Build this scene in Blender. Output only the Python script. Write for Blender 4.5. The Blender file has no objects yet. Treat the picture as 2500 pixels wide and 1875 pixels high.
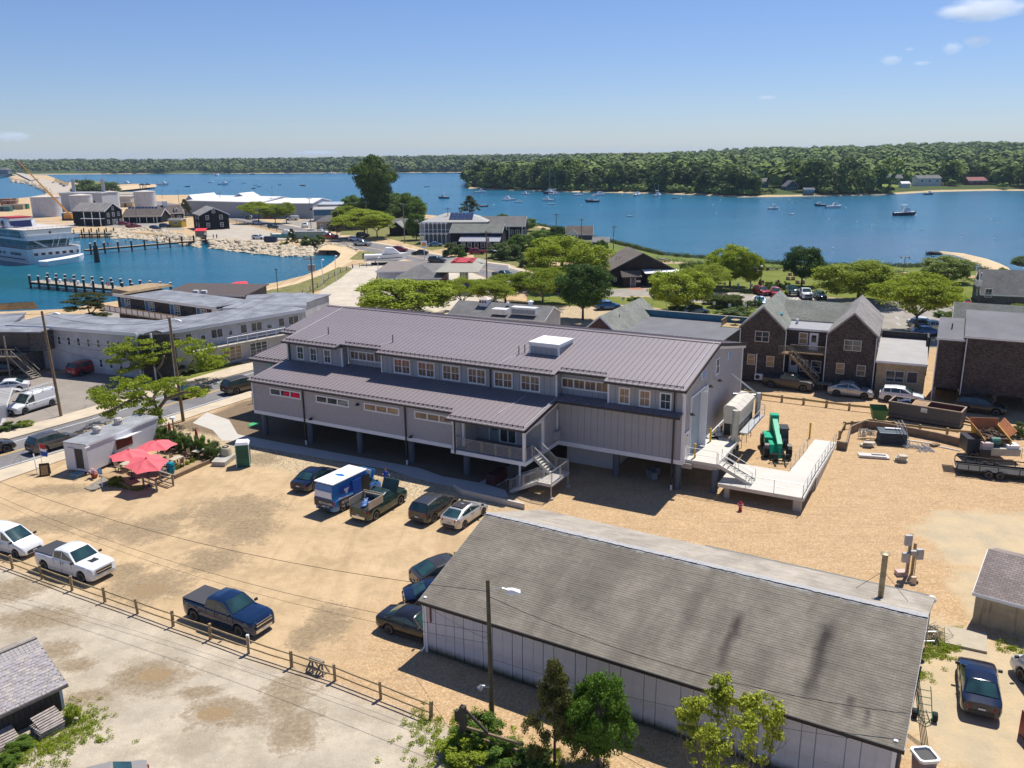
import bpy,bmesh,math,random
from mathutils import Vector,Matrix
Vr=Vector;Mx=Matrix;mt=math;en=enumerate;rn=range;random.un=random.uniform;random.Random.un=random.Random.uniform
from mathutils.geometry import tessellate_polygon
rad=mt.radians
random.seed(7)
scn=bpy.context.scene
COL=scn.collection
CAM_H,FPX,PITCH,ROLL=27.0,2073.5,rad(15.106),rad(.508)
_r=Vr((1,0,0));_f=Vr((0,mt.cos(PITCH),-mt.sin(PITCH)));_d=_f.cross(_r)
_R=_r*mt.cos(ROLL)+_d*mt.sin(ROLL)
_D=_d*mt.cos(ROLL)-_r*mt.sin(ROLL)
cam_data=bpy.data.cameras.new('camera')
cam=bpy.data.objects.new('camera',cam_data);COL.objects.link(cam)
cam_data.sensor_width=36;cam_data.lens=36*FPX/2500
cam_data.clip_start=.5;cam_data.clip_end=40000
m3=Mx((_R,-_D,-_f)).transposed()
cam.matrix_world=Mx.Translation((0,0,CAM_H))@m3 .to_4x4()
scn.camera=cam
SUN_EL,SUN_AZ=61.0,35.0
world=bpy.data.worlds.new('World');scn.world=world;world.use_nodes=True
wn,wl=world.node_tree.nodes,world.node_tree.links
wn.clear()
sky=wn.new('ShaderNodeTexSky');sky.sky_type='NISHITA';sky.sun_disc=False
sky.sun_elevation=rad(SUN_EL);sky.sun_rotation=rad(SUN_AZ)
sky.altitude=0;sky.air_density=1.0;sky.dust_density=.1;sky.ozone_density=3.0
hsv=wn.new('ShaderNodeMix');hsv.data_type='RGBA';hsv.blend_type='MULTIPLY';hsv.inputs[0].default_value=1;hsv.inputs[7].default_value=(.76,.855,1.15,1)
bg=wn.new('ShaderNodeBackground');bg.inputs[1].default_value=.075
wo=wn.new('ShaderNodeOutputWorld')
wl.new(sky.outputs[0],hsv.inputs[6]);wl.new(hsv.outputs[2],bg.inputs[0]);wl.new(bg.outputs[0],wo.inputs[0])
sd=bpy.data.lights.new('sun','SUN');sd.energy=4.9;sd.angle=rad(.5);sd.color=(1,.955,.88)
sun=bpy.data.objects.new('sun',sd);COL.objects.link(sun)
sdir=Vr((mt.sin(rad(SUN_AZ))*mt.cos(rad(SUN_EL)),mt.cos(rad(SUN_AZ))*mt.cos(rad(SUN_EL)),mt.sin(rad(SUN_EL))))
sun.rotation_euler=sdir.to_track_quat('Z','Y').to_euler()
vs=scn.view_settings;vs.view_transform='Standard';vs.look='None';vs.exposure=.3;vs.gamma=1;vs.use_curve_mapping=False
scn.render.engine='CYCLES';scn.cycles.use_denoising=True
scn.cycles.max_bounces=6;scn.cycles.diffuse_bounces=3;scn.cycles.glossy_bounces=3;scn.cycles.transparent_max_bounces=8;scn.cycles.volume_bounces=4
VW=dict(R1=(0,360,.28933),R2=(600,360,.28933),R3=(1200,330,.28933),R4=(1800,330,.31646),Q1=(0,700,.28933),Q2=(560,700,.28933),Q3=(1140,700,.3255),Q4=(1780,680,.3255),T1=(0,1150,.4369),T2=(600,1100,.30135),T3=(1000,1200,.40687),T4=(1800,1150,.43695),A1=(590,720,.18083),A2=(940,780,.18083),A3=(1300,780,.18083),A4=(1060,980,.18083),A5=(1620,800,.14467),A6=(1620,1020,.19892),S1=(0,500,.1085),S2=(150,440,.13562),S3=(420,450,.13562),S4=(130,1020,.19892),S5=(2100,960,.18083),S6=(1660,560,.18083),S7=(1640,960,.09042),P=(0,0,1))
def G(v,x,y,z=0.):
 a=VW[v];px,py=a[0]+x*a[2],a[1]+y*a[2]
 w=_R*(px-1250)+_D*(py-937.5)+_f*FPX
 t=(z-CAM_H)/w.z
 return Vr((w.x*t,w.y*t,z))
def GL(v,pts,z=0.):return[G(v,x,y,z)for x,y in pts]
def yaw(a,b):return mt.atan2(b[1]-a[1],b[0]-a[0])
class MB:
 def __init__(s):s.v=[];s.f=[]
 def add(s,vs,fs,M=None):
  n=len(s.v)
  s.v+=[tuple(M@Vr(p))if M is not None else tuple(p)for p in vs]
  s.f+=[tuple(i+n for i in f)for f in fs];return s
 def box(s,x0,x1,y0,y1,z0,z1,M=None):
  return s.add([(x0,y0,z0),(x1,y0,z0),(x1,y1,z0),(x0,y1,z0),(x0,y0,z1),(x1,y0,z1),(x1,y1,z1),(x0,y1,z1)],[(0,3,2,1),(4,5,6,7),(0,1,5,4),(1,2,6,5),(2,3,7,6),(3,0,4,7)],M)
 def cb(s,c,d,rz=0,M=None):
  T=Mx.Translation(c)@Mx.Rotation(rz,4,'Z')
  if M is not None:T=M@T
  return s.box(-d[0]/2,d[0]/2,-d[1]/2,d[1]/2,-d[2]/2,d[2]/2,T)
 def quad(s,*p):return s.add(p,[tuple(rn(len(p)))])
 def prism(s,poly,z0,z1,M=None):
  n=len(poly)
  a=sum(poly[i][0]*poly[(i+1)%n][1]-poly[(i+1)%n][0]*poly[i][1]for i in rn(n))
  if a<0:poly=poly[::-1]
  f=[(i,(i+1)%n,(i+1)%n+n,i+n)for i in rn(n)]
  if n<=4:f+=[tuple(rn(n))[::-1],tuple(rn(n,2*n))]
  else:
   t=tessellate_polygon([[Vr((p[0],p[1],0))for p in poly]])
   for q in t:
    f+=[tuple(q),tuple(i+n for i in q)]
  return s.add([(p[0],p[1],z0)for p in poly]+[(p[0],p[1],z1)for p in poly],f,M)
 def s_(s,pts,n,M=None):
  k=len(pts);n=Vr(n)
  f=[tuple(rn(k)),tuple(rn(2*k-1,k-1,-1))]+[(i,i+k,(i+1)%k+k,(i+1)%k)for i in rn(k)]
  return s.add([tuple(Vr(p))for p in pts]+[tuple(Vr(p)+n)for p in pts],f,M)
 def c_y(s,p0,p1,r0,r1=None,n=8,cap=True,M=None):
  r1=r0 if r1 is None else r1
  p0,p1=Vr(p0),Vr(p1);d=(p1-p0)
  if d.length<1e-6:return s
  q=d.to_track_quat('Z','Y').to_matrix()
  vs=[]
  for p,r in((p0,r0),(p1,r1)):
   vs+=[tuple(p+q@Vr((r*mt.cos(2*mt.pi*i/n),r*mt.sin(2*mt.pi*i/n),0)))for i in rn(n)]
  f=[(i,(i+1)%n,(i+1)%n+n,i+n)for i in rn(n)]
  if cap:f+=[tuple(rn(n))[::-1],tuple(rn(n,2*n))]
  return s.add(vs,f,M)
 def tb(s,pts,r,n=5,M=None):
  for a,b in zip(pts[:-1],pts[1:]):s.c_y(a,b,r,r,n,True,M)
  return s
 def l_f(s,rings,close=True,caps=True,M=None):
  k=len(rings[0]);vs=[p for r in rings for p in r];f=[]
  for j in rn(len(rings)-1):
   for i in rn(k if close else k-1):
    a,b=j*k+i,j*k+(i+1)%k
    f.append((a,b,b+k,a+k))
  if caps and close:f+=[tuple(rn(k))[::-1],tuple(rn((len(rings)-1)*k,len(rings)*k))]
  return s.add(vs,f,M)
 def lt(s,prof,n=12,M=None,c=(0,0,0)):
  return s.l_f([[(c[0]+r*mt.cos(2*mt.pi*i/n),c[1]+r*mt.sin(2*mt.pi*i/n),c[2]+z)for i in rn(n)]for r,z in prof],M=M)
 def ico(s,c,r,sub=1,sc=(1,1,1),jit=0,rng=random,M=None):
  b=bmesh.new();bmesh.ops.create_icosphere(b,subdivisions=sub,radius=1)
  vs=[]
  for v in b.verts:
   k=r*(1+rng.un(-jit,jit));vs.append((c[0]+v.co.x*k*sc[0],c[1]+v.co.y*k*sc[1],c[2]+v.co.z*k*sc[2]))
  f=[tuple(v.index for v in q.verts)for q in b.faces];b.free()
  return s.add(vs,f,M)
 def mesh(s,name,m=None,smooth=False):
  me=bpy.data.meshes.new(name);me.from_pydata(s.v,[],s.f);me.update()
  if m is not None:me.materials.append(m)
  if smooth:
   me.polygons.foreach_set('use_smooth',[True]*len(me.polygons))
   if smooth is not True:me.set_sharp_from_angle(angle=rad(smooth))
  return me
 def bd(s,name,m,parent=None,smooth=False,fix=True):
  me=s.mesh(name,m,smooth)
  if fix and len(s.f)<20000:
   b=bmesh.new();b.from_mesh(me);bmesh.ops.recalc_face_normals(b,faces=b.faces);b.to_mesh(me);b.free()
  return link(name,me,parent)
def link(name,me,parent=None,loc=None,rz=None):
 o=bpy.data.objects.new(name,me);COL.objects.link(o)
 if parent is not None:o.parent=parent
 if loc is not None:o.location=loc
 if rz is not None:o.rotation_euler=(0,0,rz)
 return o
def tg(name,label,cat,loc=(0,0,0),rz=0.,group=None):
 o=link(name,None,None,loc,rz);return tag(o,label,cat,group)
def tag(o,label,cat,group=None):
 o['label']=label;o['category']=cat
 if group:o['group']=group
 return o
def st0(name,mb,m,kind='structure',smooth=False):
 o=mb.bd(name,m,None,smooth)if isinstance(mb,MB)else mb
 o['kind']=kind;return o
def cpt(o,parent=None):
 c=o.copy();COL.objects.link(c);c.parent=parent
 for ch in o.children:cpt(ch,c)
 return c
def dup(root,loc,rz,label=None,group=None,scale=None):
 c=cpt(root);c.location=loc;c.rotation_euler=(0,0,rz)
 if label:c['label']=label
 if group:c['group']=group
 if scale is not None:c.scale=(scale,)*3 if not hasattr(scale,'__len__')else scale
 return c
Mt={}
def srgb(r,g,b):
 f=lambda c:((c/255+.055)/1.055)**2.4 if c>10 else c/255/12.92
 return(f(r),f(g),f(b))
class NT:
 def __init__(s,name):
  s.m=bpy.data.materials.new(name);s.m.use_nodes=True
  s.t=s.m.node_tree;s.n=s.t.nodes;s.l=s.t.links
  s.b=s.n['Principled BSDF'];s.out=s.n['Material Output']
 def new(s,t,**k):
  n=s.n.new(t)
  for a,b in k.items():setattr(n,a,b)
  return n
 def co(s,world=False):
  if world:
   return s.new('ShaderNodeNewGeometry').outputs['Position']
  return s.new('ShaderNodeTexCoord').outputs['Object']
 def nz(s,co,scale,detail=3,rough=.55,dist=0):
  n=s.new('ShaderNodeTexNoise');n.inputs['Scale'].default_value=scale;n.inputs['Detail'].default_value=detail
  n.inputs['Roughness'].default_value=rough;n.inputs['Distortion'].default_value=dist
  s.l.new(co,n.inputs['Vector']);return n.outputs['Fac']
 def ramp(s,fac,stops):
  r=s.new('ShaderNodeValToRGB');e=r.color_ramp.elements
  while len(e)<len(stops):e.new(.5)
  for i,(p,c)in en(stops):
   e[i].position=p;c=c if hasattr(c,'__len__')else(c,c,c);e[i].color=(*c[:3],1)
  s.l.new(fac,r.inputs['Fac']);return r.outputs['Color']
 def mix(s,fac,a,b,mode='MIX'):
  n=s.new('ShaderNodeMix',data_type='RGBA',blend_type=mode)
  for i,x in((0,fac),(6,a),(7,b)):
   if hasattr(x,'links')or hasattr(x,'is_linked'):s.l.new(x,n.inputs[i])
   elif hasattr(x,'__len__'):n.inputs[i].default_value=(*x[:3],1)
   else:n.inputs[i].default_value=x
  return n.outputs[2]
 def mt(s,op,a,b=0,c=0,clamp=False):
  n=s.new('ShaderNodeMath',operation=op);n.use_clamp=clamp
  for i,x in en((a,b,c)):
   if hasattr(x,'is_linked'):s.l.new(x,n.inputs[i])
   else:n.inputs[i].default_value=x
  return n.outputs[0]
 def sep(s,co):
  n=s.new('ShaderNodeSeparateXYZ');s.l.new(co,n.inputs[0]);return n.outputs
 def map(s,co,sc=(1,1,1),rot=(0,0,0),loc=(0,0,0)):
  n=s.new('ShaderNodeMapping');n.inputs['Scale'].default_value=sc;n.inputs['Rotation'].default_value=rot;n.inputs['Location'].default_value=loc
  s.l.new(co,n.inputs['Vector']);return n.outputs[0]
 def bump(s,h,strength=.3,dist=.02):
  n=s.new('ShaderNodeBump');n.inputs['Strength'].default_value=strength;n.inputs['Distance'].default_value=dist
  s.l.new(h,n.inputs['Height']);s.l.new(n.outputs[0],s.b.inputs['Normal'])
 def col(s,x):
  if hasattr(x,'is_linked'):s.l.new(x,s.b.inputs['Base Color'])
  else:s.b.inputs['Base Color'].default_value=(*x[:3],1)
 def set(s,rough=None,metal=None,spec=None):
  if rough is not None:s.b.inputs['Roughness'].default_value=rough
  if metal is not None:s.b.inputs['Metallic'].default_value=metal
  if spec is not None:s.b.inputs['Specular IOR Level'].default_value=spec
def mul(c,k):return tuple(min(1,x*k)for x in c[:3])
def mat(name,c,rough=.7,metal=0,var=.18,scale=1.5,bump=0,bscale=20,spec=.4,world=False,stain=0):
 if name in Mt:return Mt[name]
 t=NT(name);co=t.co(world)
 if var>0:
  f=t.nz(co,scale,4,.6)
  cc=t.ramp(f,[(.3,mul(c,1-var)),(.7,mul(c,1+var))])
  if stain:
   g=t.nz(t.map(co,(3,3,.35)),1.3,3,.6)
   cc=t.mix(t.ramp(g,[(.52,0),(.75,stain)]),cc,mul(c,.45))
  t.col(cc)
 else:t.col(c)
 t.set(rough,metal,spec)
 if bump:t.bump(t.nz(co,bscale,3),bump,.03)
 Mt[name]=t.m;return t.m
def msh(name,c,row=.14,wid=.3,rot=(0,0,0),var=.25,big=.18,plane='xy',mort=.45,streak=0):
 """rows of shingles; plane picks which object axes run along / up the surface"""
 if name in Mt:return Mt[name]
 t=NT(name);co=t.co()
 x,y,z=t.sep(co)
 cb=t.new('ShaderNodeCombineXYZ')
 if plane=='xy':t.l.new(x,cb.inputs[0]);t.l.new(y,cb.inputs[1])
 elif plane=='yx':t.l.new(y,cb.inputs[0]);t.l.new(x,cb.inputs[1])
 else:
  t.l.new(t.mt('ADD',x,y),cb.inputs[0]);t.l.new(z,cb.inputs[1])
 br=t.new('ShaderNodeTexBrick');br.offset=.5
 br.inputs['Scale'].default_value=1;br.inputs['Row Height'].default_value=row;br.inputs['Brick Width'].default_value=wid
 br.inputs['Mortar Size'].default_value=row*.09;br.inputs['Mortar Smooth'].default_value=.3
 br.inputs['Color1'].default_value=(*mul(c,1-var),1);br.inputs['Color2'].default_value=(*mul(c,1+var),1)
 br.inputs['Mortar'].default_value=(*mul(c,mort),1)
 t.l.new(cb.outputs[0],br.inputs['Vector'])
 n=t.nz(co,.5,4,.6)
 cc=t.mix(1,br.outputs['Color'],t.ramp(n,[(.3,1-big),(.7,1+big)]),'MULTIPLY')
 if streak:
  g=t.nz(t.map(co,(1.6,.25,.3)if plane=='xy' else(.25,1.6,.3)),1.0,3,.55)
  cc=t.mix(t.ramp(g,[(.5,0),(.72,streak)]),cc,mul(c,.35))
 t.col(cc);t.set(.9,0,.2)
 t.bump(br.outputs['Fac'],-.5,.02)
 Mt[name]=t.m;return t.m
Wt=mat('white_paint',(.80,.80,.79),.5,var=.04)
Tr=mat('white_trim',(.74,.75,.76),.5,var=.04)
Bk=mat('black_plastic',(.02,.02,.022),.5,var=0)
DKMET=mat('dark_bronze_metal',(.045,.038,.038),.45,.3,var=.1)
Gv=mat('galvanised_steel',(.42,.43,.44),.45,.6,var=.12,scale=4)
Cn=mat('pale_concrete',(.56,.53,.47),.85,var=.07,scale=.7,bump=.15,bscale=30)
C2_=mat('weathered_concrete',(.40,.37,.32),.9,var=.16,scale=.8,bump=.3,bscale=25)
Wg=mat('grey_weathered_wood',(.24,.21,.17),.9,var=.25,scale=3,bump=.4,bscale=25)
WOODY=mat('treated_timber',(.36,.27,.13),.85,var=.2,scale=2,bump=.3,bscale=20)
Wd0=mat('dark_piling_wood',(.05,.042,.035),.85,var=.3,scale=2)
Wb=mat('brown_timber',(.22,.15,.085),.85,var=.25,scale=3,bump=.3,bscale=20)
RUBBER=mat('tyre_rubber',(.018,.018,.019),.8,var=.1)
STONE=mat('rubble_stone',(.50,.42,.30),.9,var=.3,scale=.6,bump=.5,bscale=4)
YEL=mat('yellow_paint',(.62,.40,.02),.5,var=.1)
Rp=mat('red_paint',(.45,.02,.02),.45,var=.1)
def glm(name,c,rough=.06,spec=.6):
 if name in Mt:return Mt[name]
 t=NT(name);t.col(t.ramp(t.nz(t.co(),.8,2),[(.35,mul(c,.6)),(.65,mul(c,1.5))]));t.set(rough,0,spec)
 Mt[name]=t.m;return t.m
Gls=glm('window_glass',(.045,.06,.07))
CGl=glm('vehicle_glass',(.018,.05,.05),.04,.9)
WmG=glm('window_glass_with_tan_blinds',(.30,.20,.12),.12,.4)
WC={}
def wd(parent,loc,rz,w,h,cols=1,sash=(2,2),trim=.09,frame=Tr,glass=Gls,sill=False,name='window'):
 """cols side-by-side lights, each with sash=(muntin columns, rows)"""
 key=('w',round(w,2),round(h,2),cols,sash,trim,frame.name,glass.name)
 if key not in WC:
  a=MB();b=MB();c=MB();lw=w/cols;fr=.045
  a.box(-w/2-trim,w/2+trim,-.05,.02,h,h+trim).box(-w/2-trim,w/2+trim,-.06,.02,-trim,0)
  a.box(-w/2-trim,-w/2,-.05,.02,0,h).box(w/2,w/2+trim,-.05,.02,0,h)
  for i in rn(1,cols):a.box(-w/2+i*lw-trim*.5,-w/2+i*lw+trim*.5,-.045,.02,0,h)
  for i in rn(cols):
   x0,x1=-w/2+i*lw+(trim*.5 if i else 0),-w/2+(i+1)*lw-(trim*.5 if i<cols-1 else 0)
   b.box(x0+.01,x1-.01,-.018,-.008,.01,h-.01)
   mc,mr=sash
   for k in rn(1,mc):x=x0+(x1-x0)*k/mc;c.box(x-.015,x+.015,-.032,-.018,0,h)
   for k in rn(1,mr):z=h*k/mr;c.box(x0,x1,-.036,-.0185,z-.025,z+.025)
  WC[key]=(a.mesh('window_frame',frame),b.mesh('pane',glass),c.mesh('muntin',frame)if c.v else None)
 A,B,Cm=WC[key]
 o=link(name,A,parent,loc,rz);link('pane',B,o)
 if Cm:link('muntin',Cm,o)
 return o
def door(parent,loc,rz,w,h,m=Wt,light=True,frame=Tr,name='door'):
 key=('d',w,h,m.name,light,frame.name)
 if key not in WC:
  a=MB().box(-w/2,w/2,-.03,.02,0,h);f=MB();t=.08
  f.box(-w/2-t,-w/2,-.06,.02,0,h+t).box(w/2,w/2+t,-.06,.02,0,h+t).box(-w/2,w/2,-.06,.02,h,h+t)
  WC[key]=(a.mesh('door',m),f.mesh('door_frame',frame),MB().box(-w*.32,w*.32,-.042,-.032,h*.48,h*.9).mesh('pane',Gls),MB().box(w*.38,w*.44,-.09,-.03,h*.45,h*.48).mesh('handle',Gv))
 K=WC[key];o=link(name,K[0],parent,loc,rz);link('door_frame',K[1],o)
 if light:link('pane',K[2],o)
 link('handle',K[3],o);return o
BO=Vr((-25.746,81.369,0));BY=rad(-28.76)
BU=Vr((mt.cos(BY),mt.sin(BY),0));BV=Vr((-mt.sin(BY),mt.cos(BY),0))
def bl(u,v,z=0):return BO+BU*u+BV*v+Vr((0,0,z))
def water_mat():
 t=NT('bay_water');co=t.co(True)
 x,y,z=t.sep(co)
 deep=t.ramp(t.nz(t.map(co,(.004,.012,1)),1,3,.5),[(.3,(.004,.085,.160)),(.7,(.008,.125,.21))])
 def near(cx,cy,r0,r1):
  dx=t.mt('SUBTRACT',x,cx);dy=t.mt('SUBTRACT',y,cy)
  d=t.mt('SQRT',t.mt('ADD',t.mt('MULTIPLY',dx,dx),t.mt('MULTIPLY',dy,dy)))
  d=t.mt('ADD',d,t.mt('MULTIPLY',t.nz(co,.03,3),40))
  return t.ramp(t.mt('DIVIDE',d,r1),[(r0/r1,1),(1,0)])
 c=t.mix(near(-125,205,15,70),deep,(.006,.095,.105))
 c=t.mix(near(118,262,20,90),c,(.045,.115,.20))
 c=t.mix(t.ramp(t.nz(t.map(co,(.02,.09,1)),1,5,.6),[(.45,0),(.7,.35)]),c,(.02,.16,.24))
 t.col(c);t.set(.2,0,.16)
 n1=t.nz(t.map(co,(.55,.9,1)),1.0,4,.65);n2=t.nz(t.map(co,(.12,.3,1)),1.0,3,.6)
 b1=t.new('ShaderNodeBump');b1 .inputs['Strength'].default_value=1;b1 .inputs['Distance'].default_value=.5
 t.l.new(t.mt('ADD',n1,n2),b1 .inputs['Height']);t.l.new(b1 .outputs[0],t.b.inputs['Normal'])
 return t.m
WZ=-1.5
w=MB();w.quad((-9000,-200,WZ),(9000,-200,WZ),(9000,14000,WZ),(-9000,14000,WZ))
st0('water',w,water_mat())
sb=MB();sb.quad((-30000,-3000,-6),(30000,-3000,-6),(30000,30000,-6),(-30000,30000,-6))
st0('seabed_ground',sb,mat('silt',(.12,.12,.09),.9))
SAND=(.525,.38,.222);PEA=(.47,.315,.17);DRIVE=(.50,.43,.33);SOIL=(.20,.145,.095)
def ground_mat():
 t=NT('sand_and_gravel_ground');co=t.co(True)
 x,y,z=t.sep(co)
 fine=t.nz(co,14,3,.7);med=t.nz(co,1.3,5,.65);big=t.nz(co,.16,5,.6)
 sand=t.mix(t.ramp(med,[(.3,0),(.72,1)]),mul(SAND,.84),mul(SAND,1.12))
 sand=t.mix(t.ramp(big,[(.42,0),(.66,.55)]),sand,mul(SAND,1.2))
 trk=t.nz(t.map(co,(.9,.09,1),(0,0,rad(-38))),1,4,.6)
 sand=t.mix(t.ramp(trk,[(.48,0),(.70,.55)]),sand,(.36,.25,.135))
 sand=t.mix(t.ramp(t.nz(co,.33,6,.75),[(.47,0),(.64,.75)]),sand,(.38,.275,.155))
 sand=t.mix(t.ramp(t.nz(co,2.6,5,.8),[(.54,0),(.7,.5)]),sand,(.36,.265,.155))
 drive=t.mix(t.ramp(t.nz(co,.5,5,.65),[(.35,0),(.68,1)]),mul(DRIVE,.8),mul(DRIVE,1.1))
 drive=t.mix(t.ramp(t.nz(co,.21,6,.75),[(.47,0),(.62,.75)]),drive,(.33,.275,.20))
 drive=t.mix(t.ramp(t.nz(co,3.1,5,.8),[(.55,0),(.7,.5)]),drive,(.33,.28,.21))
 vo=t.new('ShaderNodeTexVoronoi');vo.inputs['Scale'].default_value=12;t.l.new(co,vo.inputs['Vector'])
 vs_=t.sep(vo.outputs['Color'])
 pea=t.ramp(vs_[0],[(0,mul(PEA,.5)),(.3,mul(PEA,.85)),(.72,mul(PEA,1.2)),(1,(.74,.60,.43))])
 pea=t.mix(.58,pea,t.ramp(t.nz(co,.6,4,.6),[(.3,mul(PEA,.9)),(.7,mul(PEA,1.15))]))
 pea=t.mix(t.ramp(t.nz(t.map(co,(.25,2.2,1),(0,0,rad(18))),1,4,.6),[(.52,0),(.7,.35)]),pea,mul(PEA,.6))
 cc,ss=mt.cos(BY),mt.sin(BY)
 dx=t.mt('SUBTRACT',x,BO.x);dy=t.mt('SUBTRACT',y,BO.y)
 u=t.mt('ADD',t.mt('MULTIPLY',dx,cc),t.mt('MULTIPLY',dy,ss))
 v=t.mt('ADD',t.mt('MULTIPLY',dx,-ss),t.mt('MULTIPLY',dy,cc))
 wob=t.mt('MULTIPLY',t.mt('SUBTRACT',t.nz(co,.35,4,.6),.5),7)
 def band(val,a,b):return t.ramp(t.mt('DIVIDE',t.mt('SUBTRACT',val,a),b-a,clamp=True),[(0,0),(1,1)])
 mp=t.mt('MULTIPLY',band(t.mt('ADD',u,wob),30.5,34.5),1)
 c=t.mix(mp,sand,pea)
 verge=t.mt('MULTIPLY',band(t.mt('ADD',v,t.mt('MULTIPLY',wob,.5)),-7.5,-6),t.mt('SUBTRACT',1,band(u,29,33)))
 verge=t.mt('MULTIPLY',verge,band(u,-9,-7))
 c=t.mix(verge,c,t.ramp(vs_[1],[(0,(.24,.17,.10)),(.4,(.44,.34,.21)),(1,(.62,.50,.33))]))
 so=t.mt('MULTIPLY',band(v,-2.6,-1.8),t.mt('SUBTRACT',1,band(t.mt('ADD',u,wob),30,33)))
 so=t.mt('MULTIPLY',so,t.mt('MULTIPLY',band(t.mt('ADD',u,t.mt('MULTIPLY',wob,.3)),-10.5,-9.5),t.mt('SUBTRACT',1,band(v,26,28))))
 c=t.mix(so,c,t.mix(med,mul(SOIL,.8),mul(SOIL,1.3)))
 A=G('T1',0,520);B=G('P',1060,1752);d=(B-A).normalized();nx,ny=d.y,-d.x
 fd=t.mt('ADD',t.mt('MULTIPLY',t.mt('SUBTRACT',x,A.x),nx),t.mt('MULTIPLY',t.mt('SUBTRACT',y,A.y),ny))
 c=t.mix(band(t.mt('ADD',fd,t.mt('MULTIPLY',wob,.12)),-.3,.8),c,drive)
 def near(pts,r,ang=0.):
  out=None
  for(px,py,rx,ry)in pts:
   p=G('P',px,py)
   ex=t.mt('DIVIDE',t.mt('SUBTRACT',x,p.x),rx);ey=t.mt('DIVIDE',t.mt('SUBTRACT',y,p.y),ry)
   q=t.mt('SQRT',t.mt('ADD',t.mt('MULTIPLY',ex,ex),t.mt('MULTIPLY',ey,ey)))
   out=q if out is None else t.mt('MINIMUM',out,q)
  return out
 q=near([(2390,1700,7,8),(2480,1330,7,7),(2520,1480,5,6)],1)
 q=t.mt('ADD',q,t.mt('MULTIPLY',wob,.13))
 dirt=t.mix(t.ramp(t.nz(co,.45,4,.6),[(.4,0),(.62,1)]),(.54,.42,.26),(.45,.37,.25))
 c=t.mix(t.ramp(q,[(.75,1),(1.1,0)]),c,dirt)
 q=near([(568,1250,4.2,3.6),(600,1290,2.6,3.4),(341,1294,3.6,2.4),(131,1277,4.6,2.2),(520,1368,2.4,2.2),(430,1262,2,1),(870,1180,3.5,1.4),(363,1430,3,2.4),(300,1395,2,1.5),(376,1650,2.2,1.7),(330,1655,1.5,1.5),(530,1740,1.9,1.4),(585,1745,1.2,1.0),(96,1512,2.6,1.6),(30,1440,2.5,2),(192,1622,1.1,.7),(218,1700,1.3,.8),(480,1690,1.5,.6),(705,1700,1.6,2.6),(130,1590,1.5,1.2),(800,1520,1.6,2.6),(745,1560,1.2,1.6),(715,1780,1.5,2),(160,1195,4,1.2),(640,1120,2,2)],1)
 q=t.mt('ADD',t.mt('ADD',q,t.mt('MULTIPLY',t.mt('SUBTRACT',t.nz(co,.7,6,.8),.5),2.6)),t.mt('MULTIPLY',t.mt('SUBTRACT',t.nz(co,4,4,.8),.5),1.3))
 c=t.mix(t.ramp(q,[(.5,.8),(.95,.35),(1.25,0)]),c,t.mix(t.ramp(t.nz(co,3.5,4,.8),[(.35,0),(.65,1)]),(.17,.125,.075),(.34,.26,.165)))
 q2=near([(376,1648,1.0,.7),(525,1742,.95,.6),(363,1440,1.3,.9)],1)
 q2=t.mt('ADD',q2,t.mt('MULTIPLY',t.mt('SUBTRACT',t.nz(co,2.2,4,.7),.5),1.4))
 c=t.mix(t.ramp(q2,[(.8,1),(1.0,0)]),c,(.30,.215,.12))
 gr=t.nz(co,5.5,2,.8)
 c=t.mix(t.ramp(gr,[(.62,0),(.72,.5)]),c,(.62,.52,.38))
 c=t.mix(t.ramp(gr,[(.25,.4),(.34,0)]),c,(.22,.155,.09))
 t.col(c);t.set(.95,0,.1)
 t.bump(t.mt('ADD',t.mt('ADD',fine,t.mt('MULTIPLY',med,3)),vs_[2]),.5,.05)
 return t.m
GROUND=ground_mat()
def land(name,wl_pts,m,inset=3.,top=0.,far_pts=(),kind='structure'):
 """wl_pts: waterline (closed ring); top surface inset behind it, bank sloping below the water"""
 n=len(wl_pts);P=[Vr((p[0],p[1]))for p in wl_pts]
 area=sum(P[i].x*P[(i+1)%n].y-P[(i+1)%n].x*P[i].y for i in rn(n))
 if area<0:P=P[::-1]
 def off(k):
  out=[]
  for i in rn(n):
   a,b,c=P[i-1],P[i],P[(i+1)%n]
   e1=(b-a).normalized();e2=(c-b).normalized()
   nn=Vr((e1 .y+e2 .y,-(e1 .x+e2 .x)));nn=nn.normalized()if nn.length>.1 else Vr((e1 .y,-e1 .x))
   out.append(b+nn*k)
  return out
 top_r,mid,bot=off(-inset),P,off(4)
 mb=MB();vs_=[(p.x,p.y,top)for p in top_r]+[(p.x,p.y,WZ)for p in mid]+[(p.x,p.y,WZ-3)for p in bot]
 f=[tuple(q)for q in tessellate_polygon([[Vr((p.x,p.y,0))for p in top_r]])]
 for k in(0,n):
  f+=[(i+k,i+k+n,(i+1)%n+k+n,(i+1)%n+k)for i in rn(n)]
 mb.add(vs_,f)
 o=mb.bd(name,m);o['kind']=kind
 return o
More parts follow.
